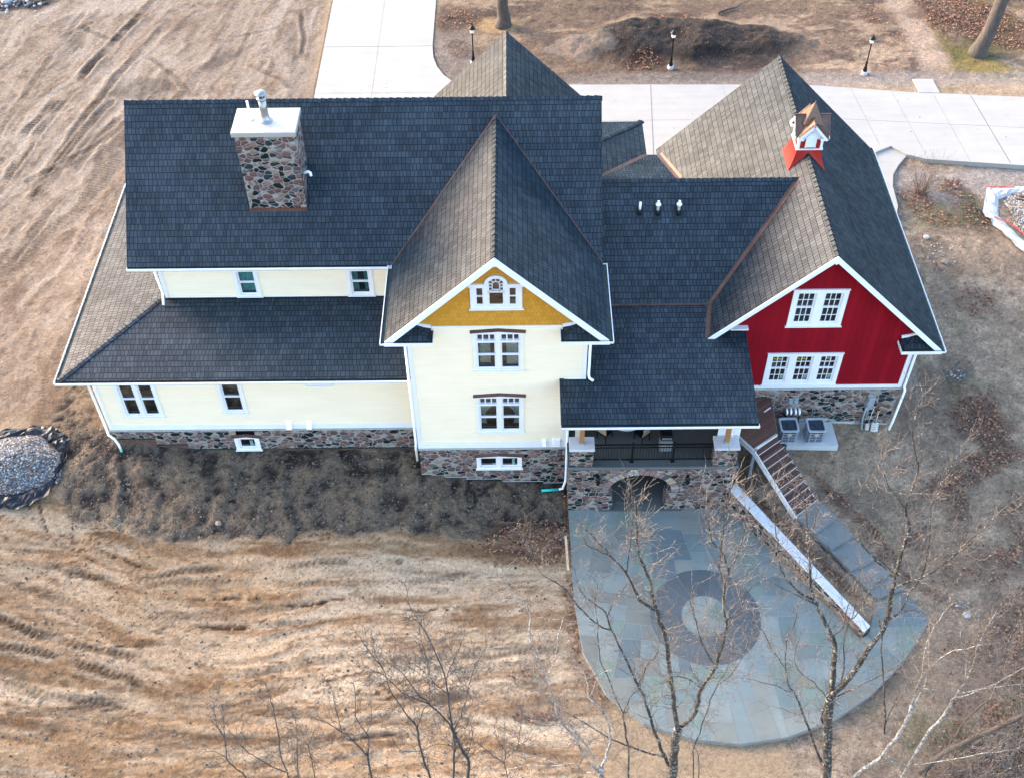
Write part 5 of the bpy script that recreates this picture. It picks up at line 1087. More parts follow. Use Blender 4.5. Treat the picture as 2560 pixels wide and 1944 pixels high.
# wall lanterns beside the arch
for x in (7.52, 11.25):
    z = -.28; b = MB(); b.box(x-.05,x+.05,-1.56,-1.49,z-.1,z+.18); b.bar((x,-1.5,z+.15),(x,-1.66,z+.18),.03,.03); b.lathe([(.02,.2),(.1,.12),(.11,.08),(.08,.06),(.09,-.18),(.05,-.26),(.02,-.34)], (x,-1.66,z), 8)
    b.build('wall_lantern', M['black'], house); 
# services on the red wing's stone base
for x0, x1 in ((16.04,16.22),(16.25,16.43)): wallbox('junction_box', x0, x1, -.05, .2, 2.38, .09, 'grey')
for x in (16.02,16.2,16.4,16.57): MB().tube([(x,2.38,-.4),(x,2.2,-.4),(x,2.16,-.46),(x,2.16,-.6)], .045, 8).tube([(x,2.16,-.6),(x+.02,2.1,-1.1),(x+.05,1.9,-1.25)], .028, 8, 1).build('pipe', [M['pvc'], M['black']], house, True)
wallbox('utility_box', 19.48, 19.76, -.42, .32, 2.38, .12, 'grey', 'tall grey utility box low on the red wing base'); MB().tube([(19.5,2.3,-.3),(19.46,2.28,-.9),(19.5,2.2,-1.5),(19.56,2.1,-1.68)], .045, 8).build('pipe', M['grey'], house, True); MB().tube([(19.62,2.33,-.4),(19.6,2.33,-.9)], .04, 8).build('pipe', M['grey'], house, True)

# ------------------------------------------------------------------ wooden stair, stone steps, garden wall
st = thing('staircase', (14.6, 0, -1.5), 'brown wooden deck stair with white risers leading down from the porch corner', 'staircase')
def child(b, name, mats, par, smooth=False, label=None):
    o = b.build(name, mats, par, smooth, label); o.matrix_parent_inverse = Matrix.Translation(-Vector(par.location)); return o
nL0, nL1 = Vector((14.1,-.47)), Vector((15.82,-2.57)); nR0, nR1 = Vector((15.14,.34)), Vector((16.86,-1.72)); zs0, zs1 = .3, -1.62; NS = 11
tb_ = [(14.62,2.42),(15.25,2.34),(15.21,1.27),(15.2,.36),(14.1,-.47),(13.48,.45),(13.3,.6),(13.3,2.42)]
b = MB(); extrude_poly(b, tb_, .26, .3); child(b, 'deck', M['deck'], st)
b = MB()
for i in range(len(tb_) - 3):
    p, q = tb_[i + 1], tb_[i + 2]; b.bar((p[0], p[1], .16), (q[0], q[1], .16), .035, .19)
b.bar((13.42,.4,.12), (14.06,-.5,.12), .04, .3); b.bar((14.8,1.54,.312),(15.12,1.8,.312),.06,.02); child(b, 'fascia', M['stairwhite'], st)
for i in range(NS):
    t0, t1 = i / (NS - 1), (i + 1) / (NS - 1)
    a, c = nL0.lerp(nL1, t0), nR0.lerp(nR1, t0); a2, c2 = nL0.lerp(nL1, t1), nR0.lerp(nR1, t1); z = zs0 + (zs1 - zs0) * t0; zn = zs0 + (zs1 - zs0) * t1
    b = MB(); d = (c - a).normalized(); f = Vector((a2 - a)).normalized()
    P = [(a.x, a.y), (c.x, c.y)]
    b.poly([(a.x, a.y, z - .03), (a.x, a.y, zn), (c.x, c.y, zn), (c.x, c.y, z - .03)]); child(b, 'riser', M['deck'], st); b = MB(); b.bar((a.x, a.y, z - .008), (c.x, c.y, z - .008), .02, .022); child(b, 'nosing', M['stairwhite'], st)
    if i < NS - 1:
        b = MB(); extrude_poly(b, [(a.x, a.y), (c.x, c.y), (c2.x, c2.y), (a2.x, a2.y)], zn - .04, zn); child(b, 'tread', M['deck'], st)
b = MB()
for A_, B_, s_ in ((nL0, nL1, -1), (nR0, nR1, 1)):
    n = Vector(((A_ - B_).y, -(A_ - B_).x)).normalized() * (.03 * s_); 
    b.bar((A_.x + n.x, A_.y + n.y, zs0 - (.2 if s_ < 0 else .42)), (B_.x + n.x, B_.y + n.y, zs1 - (.16 if s_ < 0 else .36)), .045, .28)
child(b, 'stringer', M['stairwhite'], st)
b = MB()
for x, y in ((13.5,.5),(14.15,-.42),(15.15,.4),(15.,2.0)): b.box(x-.06, x+.06, y-.06, y+.06, -2.3, .26)
b.box(13.35,14.3,-.3,.35,-2.4,-1.9); child(b, 'footing', M['grey'], st)

ss = thing('stone_steps', (17.5, -3.5, -2.2), 'broad bluestone garden steps continuing from the wooden stair down to the patio', 'steps')
SP = [(-1.66,[(15.78,-2.5),(16.9,-1.68),(17.52,-2.6),(16.44,-3.43)]),(-1.83,[(16.42,-3.36),(17.53,-2.55),(18.08,-3.4),(17.04,-4.1)]),(-2.0,[(17.02,-4.05),(18.08,-3.38),(18.76,-4.5),(17.68,-5.0)]),(-2.17,[(17.66,-4.94),(18.77,-4.44),(19.3,-5.05),(18.25,-5.78)]),(-2.34,[(18.2,-5.7),(19.28,-5.0),(19.78,-5.7),(18.58,-6.15)])]
for z, P in SP: bevel(child(extrude_poly(MB(), P, z - .35, z), 'step', M['blue'], ss), .015)

rw = thing('retaining_wall', (15.5, -4.5, -2.5), 'low fieldstone garden wall with a smooth white cap along the right side of the patio', 'garden wall')
a, bq = Vector((13.12,-1.52)), Vector((17.69,-7.81)); c, dq = Vector((13.42,-1.2)), Vector((17.95,-7.58)); za, zb = -1.13, -2.05
b = MB(); n = 14
for (p, q, fl_) in ((a, bq, 1), (c, dq, 0)):
    p = p + (c - a) * (.1 if fl_ else -.1); q = q + (c - a) * (.1 if fl_ else -.1)
    b.poly([(p.x,p.y,-2.9),(q.x,q.y,-2.9),(q.x,q.y,zb-.09),(p.x,p.y,za-.09)])
b.poly([(bq.x+.02,bq.y+.04,-2.9),(dq.x-.02,dq.y,-2.9),(dq.x-.02,dq.y,zb-.09),(bq.x+.02,bq.y+.04,zb-.09)]); child(b, 'wall', M['stone'], rw)
b = MB()
for i in range(5):
    t0, t1 = i / 5, (i + 1) / 5 - .0015; z0_, z1_ = za + (zb - za) * t0, za + (zb - za) * t1; A1_, A2_, B1_, B2_ = a.lerp(bq, t0), a.lerp(bq, t1), c.lerp(dq, t0), c.lerp(dq, t1)
    T_ = [(A1_.x,A1_.y,z0_),(A2_.x,A2_.y,z1_),(B2_.x,B2_.y,z1_),(B1_.x,B1_.y,z0_)]; b.poly(T_)
    for k in range(4): p, q = T_[k], T_[(k + 1) % 4]; b.poly([p, (p[0],p[1],p[2]-.1), (q[0],q[1],q[2]-.1), q])
child(b, 'cap', M['capstone'], rw)

# ------------------------------------------------------------------ air conditioners, pad, tools
pd = MB(); extrude_poly(pd, [(15.9,2.35),(18.16,2.33),(18.2,.95),(15.95,.97)], -1.9, -1.3); pdo = bevel(pd.build('concrete_pad', M['padc']), .03)
tag(pdo, 'pale concrete pad carrying two grey air conditioners beside the barn wall', 'concrete pad')
def rsq(h, r, n=5):
    P = []
    for cx_, cy_, a0 in ((h-r,h-r,0),(-h+r,h-r,90),(-h+r,-h+r,180),(h-r,-h+r,270)):
        for i in range(n + 1): a_ = R(a0 + 90 * i / n); P.append((cx_ + r * math.cos(a_), cy_ + r * math.sin(a_)))
    return P
ac1 = thing('air_conditioner', (16.0, 1.5, -1.3), 'left air conditioner, nearest the wooden stair, on the concrete pad', 'air conditioner', 'air conditioners on the concrete pad')
b = MB(); extrude_poly(b, rsq(.36, .1), .04, .74); b.build('coil', M['navy'], ac1)
b = MB(); q = rsq(.405, .11); qi = rsq(.33, .1); nn = len(q)
for i in range(nn):
    j = (i + 1) % nn; b.poly([(*q[i],.82),(*q[j],.82),(*qi[j],.82),(*qi[i],.82)]); b.poly([(*q[i],.75),(*q[j],.75),(*q[j],.82),(*q[i],.82)]); b.poly([(*qi[j],.72),(*qi[i],.72),(*qi[i],.82),(*qi[j],.82)])
b.build('top_frame', M['wire'], ac1)
b = MB()
for z in (.1,.2,.31,.42,.53,.64): b.tube([(x, y, z) for x, y in rsq(.395, .11)] + [(*rsq(.395,.11)[0], z)], .011, 5)
for s1 in (-1, 1):
    for t in (-.28, .0, .28): b.bar((t, s1*.395, .04), (t, s1*.395, .76), .02, .014, 0, Vector((0,1,0))); b.bar((s1*.395, t, .04), (s1*.395, t, .76), .014, .02, 0, Vector((0,1,0)))
b.build('guard', M['wire'], ac1); MB().box(-.4,.4,-.4,.4,0,.05).build('base', M['wire'], ac1)
b = MB(); b.lathe([(.29,.70),(.29,.73),(.30,.73)], (0,0,0), 24); b.build('fan_well', M['black'], ac1)
b = MB()
for k in range(3):
    a_ = k * 2.094 + .4; ca, sa = math.cos(a_), math.sin(a_); b.poly([(.05*ca,.05*sa,.76),(.26*math.cos(a_-.25),.26*math.sin(a_-.25),.745),(.27*math.cos(a_+.35),.27*math.sin(a_+.35),.775)]); 
b.lathe([(.07,.74),(.07,.79),(.02,.8)], (0,0,0), 12); b.build('fan', M['navy'], ac1)
MB().box(-.09,.09,-.42,-.405,.52,.63).build('label_plate', M['alum'], ac1)
ac2 = dup(ac1, (17.18, 1.48, -1.3), 0, 'right air conditioner, farther from the wooden stair, on the concrete pad')
def shovel(loc, lean, label, handle, blade, L=1.15, bw=.27, bl=.34):
    s_ = thing('shovel', loc, label, 'shovel'); d = Vector((lean[0], lean[1], 1)).normalized()
    MB().tube([d * .2, d * L], .018, 8).build('shaft', M['alum'], s_, True)
    b = MB(); sx = Vector((1, 0, 0)); f = Vector((-.05, -.35, 1)).normalized() if False else d; n_ = sx.cross(f).normalized(); P = []
    for j in range(5):
        for i in range(5):
            u = (i - 2) / 2; v = j / 4; w = bw / 2 * (1 if v < .75 else 1 - (v - .75) * .6); P.append(f * (bl * v) + sx * (w * u) - n_ * (.05 * (u * u)) + Vector((0, -.12 * (1 - v), .0)))
    for j in range(4):
        for i in range(4): k = j * 5 + i; b.poly([P[k], P[k + 1], P[k + 6], P[k + 5]])
    o = b.build('blade', M[blade], s_, True); md = o.modifiers.new('solid', 'SOLIDIFY'); md.thickness = .012
    b = MB(); e = d * L; b.bar(e - sx * .07 + d * .1, e + sx * .07 + d * .1, .03, .03); b.bar(e, e - sx * .06 + d * .1, .025, .025); b.bar(e, e + sx * .06 + d * .1, .025, .025); b.build('grip', M[handle], s_)
    return s_
shovel((20.03, 2.06, gz(20.03, 2.0) + .06), (.06, .22), 'wide scoop shovel with an orange grip leaning on the barn base', 'orange', 'alum', .95, .34, .4)
shovel((19.72, 2.14, gz(19.72, 2.1) + .06), (.1, .15), 'narrow spade with a plain dark grip leaning beside the orange-handled shovel', 'black', 'alum', 1.3, .2, .28)

# ------------------------------------------------------------------ things on the porch
zf = zF
tbl = thing('patio_table', (8.73, .72, zf), 'round stone-topped table under the porch roof', 'table')
MB().lathe([(.3,0),(.3,.03),(.08,.06),(.06,.6),(.3,.7),(.3,.71)], (0,0,0), 20).build('pedestal', M['black'], tbl, True)
tm = stones('table_mosaic', 8.); MB().lathe([(.6,.66),(.86,.68),(.88,.71),(.86,.735),(.78,.735)], (0,0,0), 40).build('table_rim', M['capstone'], tbl, True)
MB().poly([(.8*math.cos(i*math.pi/20), .8*math.sin(i*math.pi/20), .738) for i in range(40)]).build('tabletop', tm, tbl)
cu_ = plain('chair_cushion', (.3, .23, .16), .9, var=.15, sc=6)
def chair(x, y, rot, label):
    c_ = thing('patio_chair', (x, y, zf), label, 'chair', 'chairs around the porch table', rot); b = MB(); b.box(-.24,.24,-.25,.25,.40,.44); b.build('seat', M['black'], c_)
    b = MB(); b.poly([(-.23,-.28,.95),(.23,-.28,.95),(.23,-.22,.45),(-.23,-.22,.45)]); b.box(-.24,.24,-.31,-.27,.9,.97); b.build('backrest', cu_, c_)
    for sx_ in (-1, 1):
        for sy_ in (-1, 1): MB().bar((sx_*.22, sy_*.23, 0), (sx_*.21, sy_*.22, .42), .035, .035, 0, Vector((0,1,0))).build('leg', M['black'], c_)
    return c_
chair(9.4, .0, R(40), 'tan-backed chair at the front right of the round porch table'); chair(7.85, .1, R(-40), 'tan-backed chair at the front left of the round porch table')
gr = thing('grill', (10.32, -.55, zf), 'dark barbecue grill with a steel shelf behind the porch railing', 'grill')
b = MB(); b.box(-.24,.24,-.2,.2,.08,.72); bevel(b.build('cabinet', M['grey'], gr), .01); b = MB(); b.lathe([(.26,0),(.28,.05),(.25,.2),(.14,.28),(.02,.3)], (0,.08,.74), 4); 
b = MB(); b.box(-.26,.26,-.16,.28,.72,1.0); bevel(b.build('lid', M['black'], gr), .06, 3); MB().box(-.25,.25,-.42,-.2,.7,.73).build('shelf', M['alum'], gr); MB().tube([(-.2,-.2,.9),(.2,-.2,.9)], .015, 8).build('handle', M['alum'], gr)
for x in (-.2, .2): MB().tube([(x-.02,0,.05),(x+.02,0,.05)], .06, 12).build('wheel', M['black'], gr)

# ------------------------------------------------------------------ lamp posts
def lamp(x, y, label):
    l = thing('lamp_post', (x, y, gz(x, y)), label, 'lamp post', 'lamp posts along the drive')
    MB().lathe([(.18,-.05),(.18,.16),(.16,.19),(.05,.195)], (0,0,0), 20).build('footing', M['capstone'], l)
    MB().lathe([(.12,.18),(.12,.3),(.095,.36),(.1,.42),(.07,.5),(.055,.75),(.07,.78),(.04,.84),(.034,1.95),(.06,1.97),(.06,2.0),(.04,2.02)], (0,0,0), 14).build('pole', M['black'], l, True)
    MB().lathe([(.06,2.02),(.12,2.06),(.15,2.3)], (0,0,0), 8).build('lantern_glass', lampglass, l)
    b = MB(); b.lathe([(.2,2.29),(.2,2.32),(.13,2.42),(.06,2.47),(.04,2.5),(.02,2.56),(.01,2.68)], (0,0,0), 12)
    for k in range(6): a_ = k * math.pi / 3; b.bar((.06*math.cos(a_),.06*math.sin(a_),2.02),(.155*math.cos(a_),.155*math.sin(a_),2.3),.015,.015)
    b.build('lantern_cap', M['black'], l); return l
lampglass = plain('lantern_glass', (.75, .66, .55), .2, var=.03)
lamp(1.73, 29.68, 'black lamp post partly hidden by the rear gable, by the curved drive corner')
lamp(13.43, 28.94, 'black lamp post standing in front of the dark soil mound')
lamp(24.73, 28.14, 'black lamp post between the barn roof and the straw track, rightmost of the three')

# ------------------------------------------------------------------ gravel heaps on tarps
def pebbles(b, n, fn, r0, r1, mats, seed):
    rr = random.Random(seed); ico = [(0,0,1),(.89,0,.45),(.28,.85,.45),(-.72,.53,.45),(-.72,-.53,.45),(.28,-.85,.45)]
    for _ in range(n):
        p = fn(rr)
        if p is None: continue
        r = rr.uniform(r0, r1); a = rr.random() * 6.28; ca, sa = math.cos(a), math.sin(a); sq = rr.uniform(.5, .9); sy = rr.uniform(.65, 1.)
        V_ = [Vector((p.x + r * (x * ca - y * sy * sa), p.y + r * (x * sa + y * sy * ca), p.z + r * z * sq)) for x, y, z in ico]
        i = len(b.v); b.v += [tuple(v) for v in V_]; m = rr.choice(mats)
        for k in range(5): b.f.append((i, i + 1 + k, i + 1 + (k + 1) % 5)); b.m.append(m); b.uv.append([(0, 0)] * 3)
        for k in range(5):  # skirt
            pass
        b.v += [(v.x + (v.x - p.x) * .05, v.y + (v.y - p.y) * .05, p.z - r * .3) for v in V_[1:]]
        for k in range(5): b.f.append((i + 1 + k, i + 6 + k, i + 6 + (k + 1) % 5, i + 1 + (k + 1) % 5)); b.m.append(m); b.uv.append([(0, 0)] * 4)
stone_cols = [plain('gravel_%s' % nme, c, .75, var=.3, sc=20) for nme, c in (('slate', (.075, .085, .1)), ('blue', (.13, .155, .185)), ('tan', (.24, .18, .13)), ('white', (.33, .31, .29)), ('brown', (.11, .07, .05)), ('dark', (.03, .033, .038)))]
def heap(name, cx, cy, rx, ry, h, ang, label, mats, seed, n):
    b = MB(); z0 = gz(cx, cy); ca, sa = math.cos(ang), math.sin(ang); N, K = 36, 10
    def pt(r, a):
        x, y = rx * r * math.cos(a), ry * r * math.sin(a); wb = 1 + .09 * math.sin(a * 3 + seed) + .05 * math.sin(a * 7); X_, Y_ = cx + (x * ca - y * sa) * wb, cy + (x * sa + y * ca) * wb
        return Vector((X_, Y_, gz(X_, Y_) + .03 + h * max(0, (1 - r ** 1.7)) * (1 + .15 * math.sin(a * 2 + 1) * r)))
    R_ = [[pt(k / K, 2 * math.pi * i / N) for i in range(N)] for k in range(K + 1)]
    for k in range(K):
        for i in range(N): b.poly([R_[k][i], R_[k + 1][i], R_[k + 1][(i + 1) % N], R_[k][(i + 1) % N]] if k else [R_[0][0], R_[1][i], R_[1][(i + 1) % N]], 0)
    pebbles(b, n, lambda rr: pt(math.sqrt(rr.random()) * 1.0, rr.random() * 6.283), .03, .07, mats, seed)
    o = b.build(name, stone_cols); return tag(o, label, 'gravel', kind='stuff')
heap('gravel_pile', -17.6, .2, 2.05, 1.45, .75, .08, 'blue-grey gravel heaped on a black sheet left of the house', [0,0,1,1,2,3,4,5], 3, 5200)
heap('gravel_pile', 31.3, 14.9, 1.45, 2.4, .6, .55, 'tan-grey gravel heaped on a white tarp at the right edge', [0,1,2,2,3,3,4], 4, 3200)
def tarp(name, cx, cy, pts_in, pts_out, mats, label, seed, lift=.1):
    """a crumpled sheet between an inner and an outer outline"""
    b = MB(); rr = random.Random(seed); n = len(pts_in); SUB = 6; rows = 5; G_ = []
    for i in range(n * SUB):
        k, t = divmod(i, SUB); t /= SUB; A = Vector(pts_in[k]).lerp(Vector(pts_in[(k + 1) % n]), t); B_ = Vector(pts_out[k]).lerp(Vector(pts_out[(k + 1) % n]), t); row = []
        for j in range(rows + 1):
            q = A.lerp(B_, j / rows); z = gz(q.x, q.y) + .03 + lift * math.sin(j / rows * math.pi) * (.6 + .8 * rr.random()) + (lift * 1.1 * rr.random() if j == rows else 0)
            row.append((q.x + rr.uniform(-.03, .03), q.y + rr.uniform(-.03, .03), z))
        G_.append(row)
    N = len(G_)
    for i in range(N):
        for j in range(rows): b.poly([G_[i][j], G_[i][j + 1], G_[(i + 1) % N][j + 1], G_[(i + 1) % N][j]], 0)
    o = b.build(name, mats); md = o.modifiers.new('solid', 'SOLIDIFY'); md.thickness = .012; return tag(o, label, 'tarp')
blk = plain('black_sheet', (.006, .009, .016), .38, var=.4, sc=4, spec=.2)
tarp('tarp', -17.6, .2, [(-19.7,1.0),(-18.6,1.45),(-17.3,1.55),(-16.3,1.3),(-15.75,.7),(-15.75,.0),(-16.2,-.6),(-16.9,-1.05),(-18,-1.15),(-19.7,-.9)],
     [(-20,1.75),(-18.7,2.0),(-17.2,2.15),(-16.2,1.95),(-15.45,1.45),(-15.42,.4),(-15.85,-1.25),(-17.0,-1.9),(-18.2,-1.75),(-20,-1.3)], blk, 'crumpled black plastic sheet under the blue-grey gravel heap', 5, .16)
wt = NT('white_tarp'); o_ = wt.obj(); wt.P(base=wt.mix(wt.ramp(wt.noise(o_, 2.6, 3), [(.6, (0,0,0)), (.63, (1,1,1))]), (.36,.36,.36), (.3,.28,.26)), rough=.7, spec=.1, normal=wt.bump(wt.noise(o_, 7., 4), .6, .03))
tarp('tarp', 31, 14.9, [(29.4,16.7),(30.2,17.0),(31.5,17.1),(32.6,16.2),(32.8,14),(31.8,12.2),(30.6,12.4),(29.7,14.0),(29.1,15.4)],
     [(29.0,17.5),(30.1,17.6),(31.7,17.7),(33.2,16.6),(33.4,13.8),(32,11.6),(30.1,11.9),(29.0,13.9),(28.3,15.7)], wt.mat, 'crumpled white tarp with red edging under the tan gravel heap', 6, .14)
b = MB(); 
for P in ([(29.0,17.5),(29.6,17.55),(30.4,17.4)], [(28.75,15.2),(29.5,14.6),(30.1,13.6)]):
    tag(MB().tube([(x, y, gz(x, y) + .22) for x, y in P], .025, 5).build('cord', plain('red_cord', (.5, .05, .04), .6)), 'red cord along the far edge of the white tarp' if P[0][0] > 28.9 else 'red cord lying across the near side of the white tarp', 'cord', 'red cords on the white tarp')
b = MB(); b.tube([(30.2,16.5,gz(30.2,16.5)+.3),(31,15.9,gz(31,15.9)+.62),(32.4,15.3,gz(32.4,15.3)+.5)], [.03,.1,.12], 8); b.tube([(30.4,16.6,gz(30.4,16.6)+.35),(31.2,16.3,gz(31.2,16.3)+.62),(32.6,15.9,gz(32.6,15.9)+.4)], [.04,.12,.1], 8)
tag(b.build('folded_sheet', blk, None, True), 'black folded sheet lying on the tan gravel heap', 'plastic sheet')

# ------------------------------------------------------------------ fallen leaves, clods, stones
leafcol = [plain('leaf_%s' % nme, c, .8, var=.25, sc=9) for nme, c in (('russet', (.13, .055, .032)), ('brown', (.085, .05, .036)), ('tan', (.26, .15, .095)), ('dark', (.04, .022, .017)), ('orange', (.25, .11, .05)))]
def leaves(name, label, cx, cy, rx, ry, ang, dens, seed, pale=False):
    b = MB(); rr = random.Random(seed); ca, sa = math.cos(ang), math.sin(ang); n = int(rx * ry * 3.14 * 115 * dens)
    for _ in range(n):
        r = rr.random() ** .5 * (1 + .35 * (rr.random() ** 3) * rr.choice((0, 1))); a = rr.random() * 6.283; wb = 1 + .2 * math.sin(a * 3 + seed) + .14 * math.sin(a * 5 + 2 * seed)
        x, y = cx + (rx * r * math.cos(a) * ca - ry * r * math.sin(a) * sa) * wb, cy + (rx * r * math.cos(a) * sa + ry * r * math.sin(a) * ca) * wb
        if fbm(np.array([x * .9]), np.array([y * .9]), 3, seed)[0] < -.2 and dens < .95: continue
        z = gz(x, y) + rr.uniform(.015, .06); s_ = rr.uniform(.04, .085); t = rr.random() * 6.28; tilt = rr.uniform(-.5, .5)
        u = Vector((math.cos(t), math.sin(t), tilt)); v = Vector((-math.sin(t), math.cos(t), rr.uniform(-.4, .4))); p = Vector((x, y, z + s_ * .25))
        b.poly([p - u * s_, p + v * s_ * .62, p + u * s_, p - v * s_ * .62], rr.choice((0, 0, 1, 1, 2, 2, 3, 4) if not pale else (0, 2, 2, 4, 1)))
    return tag(b.build(name, leafcol), label, 'fallen leaves', kind='stuff')
for i, (cx_, cy_, rx, ry, an, dn) in enumerate(LEAF): leaves('fallen_leaves', None, cx_, cy_, rx, ry, an, dn, 300 + i)
b = MB(); rr = random.Random(43)
for _ in range(3200):
    x, y = (rr.uniform(13.5, 30), rr.uniform(-14, 2)) if rr.random() < .55 else (rr.uniform(21.5, 33), rr.uniform(-8, 17))
    if y < 2.6 and 12 < x < 18.3 and y > .6 or inpoly(np.array([x]), np.array([y]), PATIO)[0] or rr.random() > .5 + .9 * fbm(np.array([x * .35]), np.array([y * .35]), 3, 401)[0]: continue
    if abs((x - 15.8) * .77 + (y + 2.5) * .63) < 1.6 and 13 < x < 20: continue
    s_ = rr.uniform(.03, .065); t = rr.random() * 6.28; u = Vector((math.cos(t), math.sin(t), rr.uniform(-.3, .3))); v = Vector((-math.sin(t), math.cos(t), rr.uniform(-.3, .3))); p = Vector((x, y, gz(x, y) + .03))
    b.poly([p - u * s_, p + v * s_ * .6, p + u * s_, p - v * s_ * .6], rr.choice((0, 1, 2, 4, 2)))
tag(b.build('fallen_leaves', leafcol), None, 'fallen leaves', kind='stuff')
b = MB(); rr = random.Random(41)
for _ in range(150):
    x, y = (rr.gauss(-3.8, 1.6), rr.gauss(23.8, 1.8)) if rr.random() < .6 else (rr.uniform(8, 32), rr.uniform(20, 26)); s_ = rr.uniform(.03, .06); t = rr.random() * 6.28; u = Vector((math.cos(t), math.sin(t), .2)); v = Vector((-math.sin(t), math.cos(t), .1))
    if not inpoly(np.array([x]), np.array([y]), DRIVE)[0]: continue
    p = Vector((x, y, .025)); b.poly([p - u * s_, p + v * s_ * .6, p + u * s_, p - v * s_ * .6], rr.choice((0, 1, 2)))
tag(b.build('fallen_leaves', leafcol), None, 'fallen leaves', kind='stuff')
b = MB(); clodcol = [plain('clod_%s' % nme, c, .9, var=.3, sc=15) for nme, c in (('grey', (.12, .105, .09)), ('tan', (.17, .135, .105)), ('dark', (.05, .042, .036)), ('pale', (.25, .22, .19)))]
def insoil(rr):
    x, y = rr.uniform(-16.5, 6.3), rr.uniform(-3.2, 2.2)
    if not inpoly(np.array([x]), np.array([y]), SOIL)[0] or (y > .95 and x > -13.5) or (y > -.15 and x > -.2): return None
    return Vector((x, y, gz(x, y)))
pebbles(b, 6500, insoil, .012, .05, [0, 0, 1, 2, 2, 2], 11); pebbles(b, 260, insoil, .045, .085, [0, 1, 0, 2], 12)
tag(b.build('soil_clods', clodcol), kind='stuff')
b = MB()
def scatter(x0, x1, y0, y1): return lambda rr: (lambda x, y: Vector((x, y, gz(x, y))))(rr.uniform(x0, x1), rr.uniform(y0, y1))
pebbles(b, 3600, scatter(-17, 6, -14, -3.2), .01, .038, [0, 2, 2, 2, 1], 13); pebbles(b, 220, scatter(-17, 6, -14, -3.2), .04, .08, [1, 2, 0], 16); pebbles(b, 500, scatter(21, 33, -8, 20), .015, .05, [0, 3, 1], 14); pebbles(b, 500, scatter(-30, -12, 5, 38), .015, .05, [2, 1, 0], 15)
tag(b.build('loose_stones', clodcol), kind='stuff')
def boulder(x, y, r, m, label, seed, sq=.7):
    bm = bmesh.new(); bmesh.ops.create_icosphere(bm, subdivisions=2, radius=r); rr = random.Random(seed)
    for v in bm.verts: v.co *= rr.uniform(.85, 1.12); v.co.z *= sq
    me = bpy.data.meshes.new('boulder'); bm.to_mesh(me); bm.free(); me.materials.append(m); o = bpy.data.objects.new('boulder', me); COL.objects.link(o); o.location = (x, y, gz(x, y) + r * sq * .5); return tag(o, label, 'rock')
boulder(-8.56, -2.3, .14, stone_cols[2], 'pale rock at the foot of the dark soil bank in front of the house', 1); boulder(-28.6, 37.6, .32, stone_cols[3], 'pale rock in the dark debris at the top left corner', 2)
boulder(25.5, 12.1, .16, stone_cols[2], 'tan block among white stones on the lawn right of the barn', 3); boulder(25.0, 13.9, .16, stone_cols[3], 'white-topped rock on the lawn right of the barn', 4); boulder(22.0,-6.9,.16,stone_cols[3],'pale rock beside the bluestone steps', 8)
b = MB(); pebbles(b, 45, lambda rr: (lambda x, y: Vector((x, y, gz(x, y) + .03)))(24.4 + rr.gauss(0, .3), 5.0 + rr.gauss(0, .25)), .03, .075, [3, 1, 0], 21); tag(b.build('rubble', stone_cols), 'small heap of white rubble on the lawn right of the barn', 'rubble', kind='stuff')
b = MB(); pebbles(b, 40, lambda rr: (lambda x, y: Vector((x, y, gz(x, y) + .02)))(25.3 + rr.gauss(0, .5), 12.8 + rr.gauss(0, .6)), .03, .08, [3, 3, 2], 22); tag(b.build('rubble', stone_cols), 'scattered white stones on the lawn right of the barn', 'rubble', kind='stuff')
b = MB(); pebbles(b, 18, lambda rr: (lambda x, y: Vector((x, y, gz(x, y) + .02)))(21.8 + rr.gauss(0, .3), -6.6 + rr.gauss(0, .3)), .03, .09, [3, 2, 1], 23); tag(b.build('rubble', stone_cols), 'white stones beside the lower bluestone steps', 'rubble', kind='stuff')
b = MB(); pebbles(b, 90, lambda rr: (lambda x, y: Vector((x, y, gz(x, y) + .03)))(-28.2 + rr.gauss(0, .9), 37.6 + rr.gauss(0, .5)), .06, .2, [5, 5, 0, 3], 24); tag(b.build('rubble', stone_cols), 'dark rubble heap at the top left corner', 'rubble', kind='stuff')
pb = MB(); pb.obox((6.2, -3.75, gz(6.2, -3.75) + .16), Vector((.03, -1, .0)).normalized(), Vector((1, .03, 0)).normalized(), Vector((0, 0, 1)), .85, .05, .02); tag(pb.build('timber_board', M['plank']), 'pale timber board standing along the left edge of the patio', 'board')

# ------------------------------------------------------------------ bare trees
K1 = lambda *p: [(1250 + x * .29762, 1100 + y * .29762) for x, y in p]
K2 = lambda *p: [(1250 + x * .29385, 1500 + y * .29385) for x, y in p]
K3 = lambda *p: [(1850 + x * .35359, 1350 + y * .35359) for x, y in p]
K4 = lambda *p: [(2000 + x * .29756, 900 + y * .29756) for x, y in p]
K5 = lambda *p: [(500 + x * .36166, 1480 + y * .36166) for x, y in p]
def shoot(b, rr, p, d, L, r, depth, up=.25, m=0, wig=.24):
    n = 4 if depth == 0 else 5; P = [p]; rad = [r]; step = L / n; kids = []
    for i in range(n):
        d = (d + Vector((rr.gauss(0, wig), rr.gauss(0, wig), rr.gauss(0, wig) + up * .5))).normalized(); p = p + d * step * rr.uniform(.8, 1.2); P.append(p); rad.append(max(.0042, r * (1 - .75 * (i + 1) / n)))
        if depth > 0 and i >= 0: kids.append((p, d, rad[-1]))
    b.tube(P, rad, 3 if r < .02 else 4, m, False)
    for p_, d_, r_ in kids:
        for _ in range(1 if rr.random() < .75 else 2):
            q = d_.orthogonal().normalized(); q = Matrix.Rotation(rr.random() * 6.283, 3, d_) @ q
            shoot(b, rr, p_, (d_ * .75 + q * rr.uniform(.6, 1.1)).normalized(), L * rr.uniform(.35, .6), max(.005, r_ * .6), depth - 1, up, m, wig)
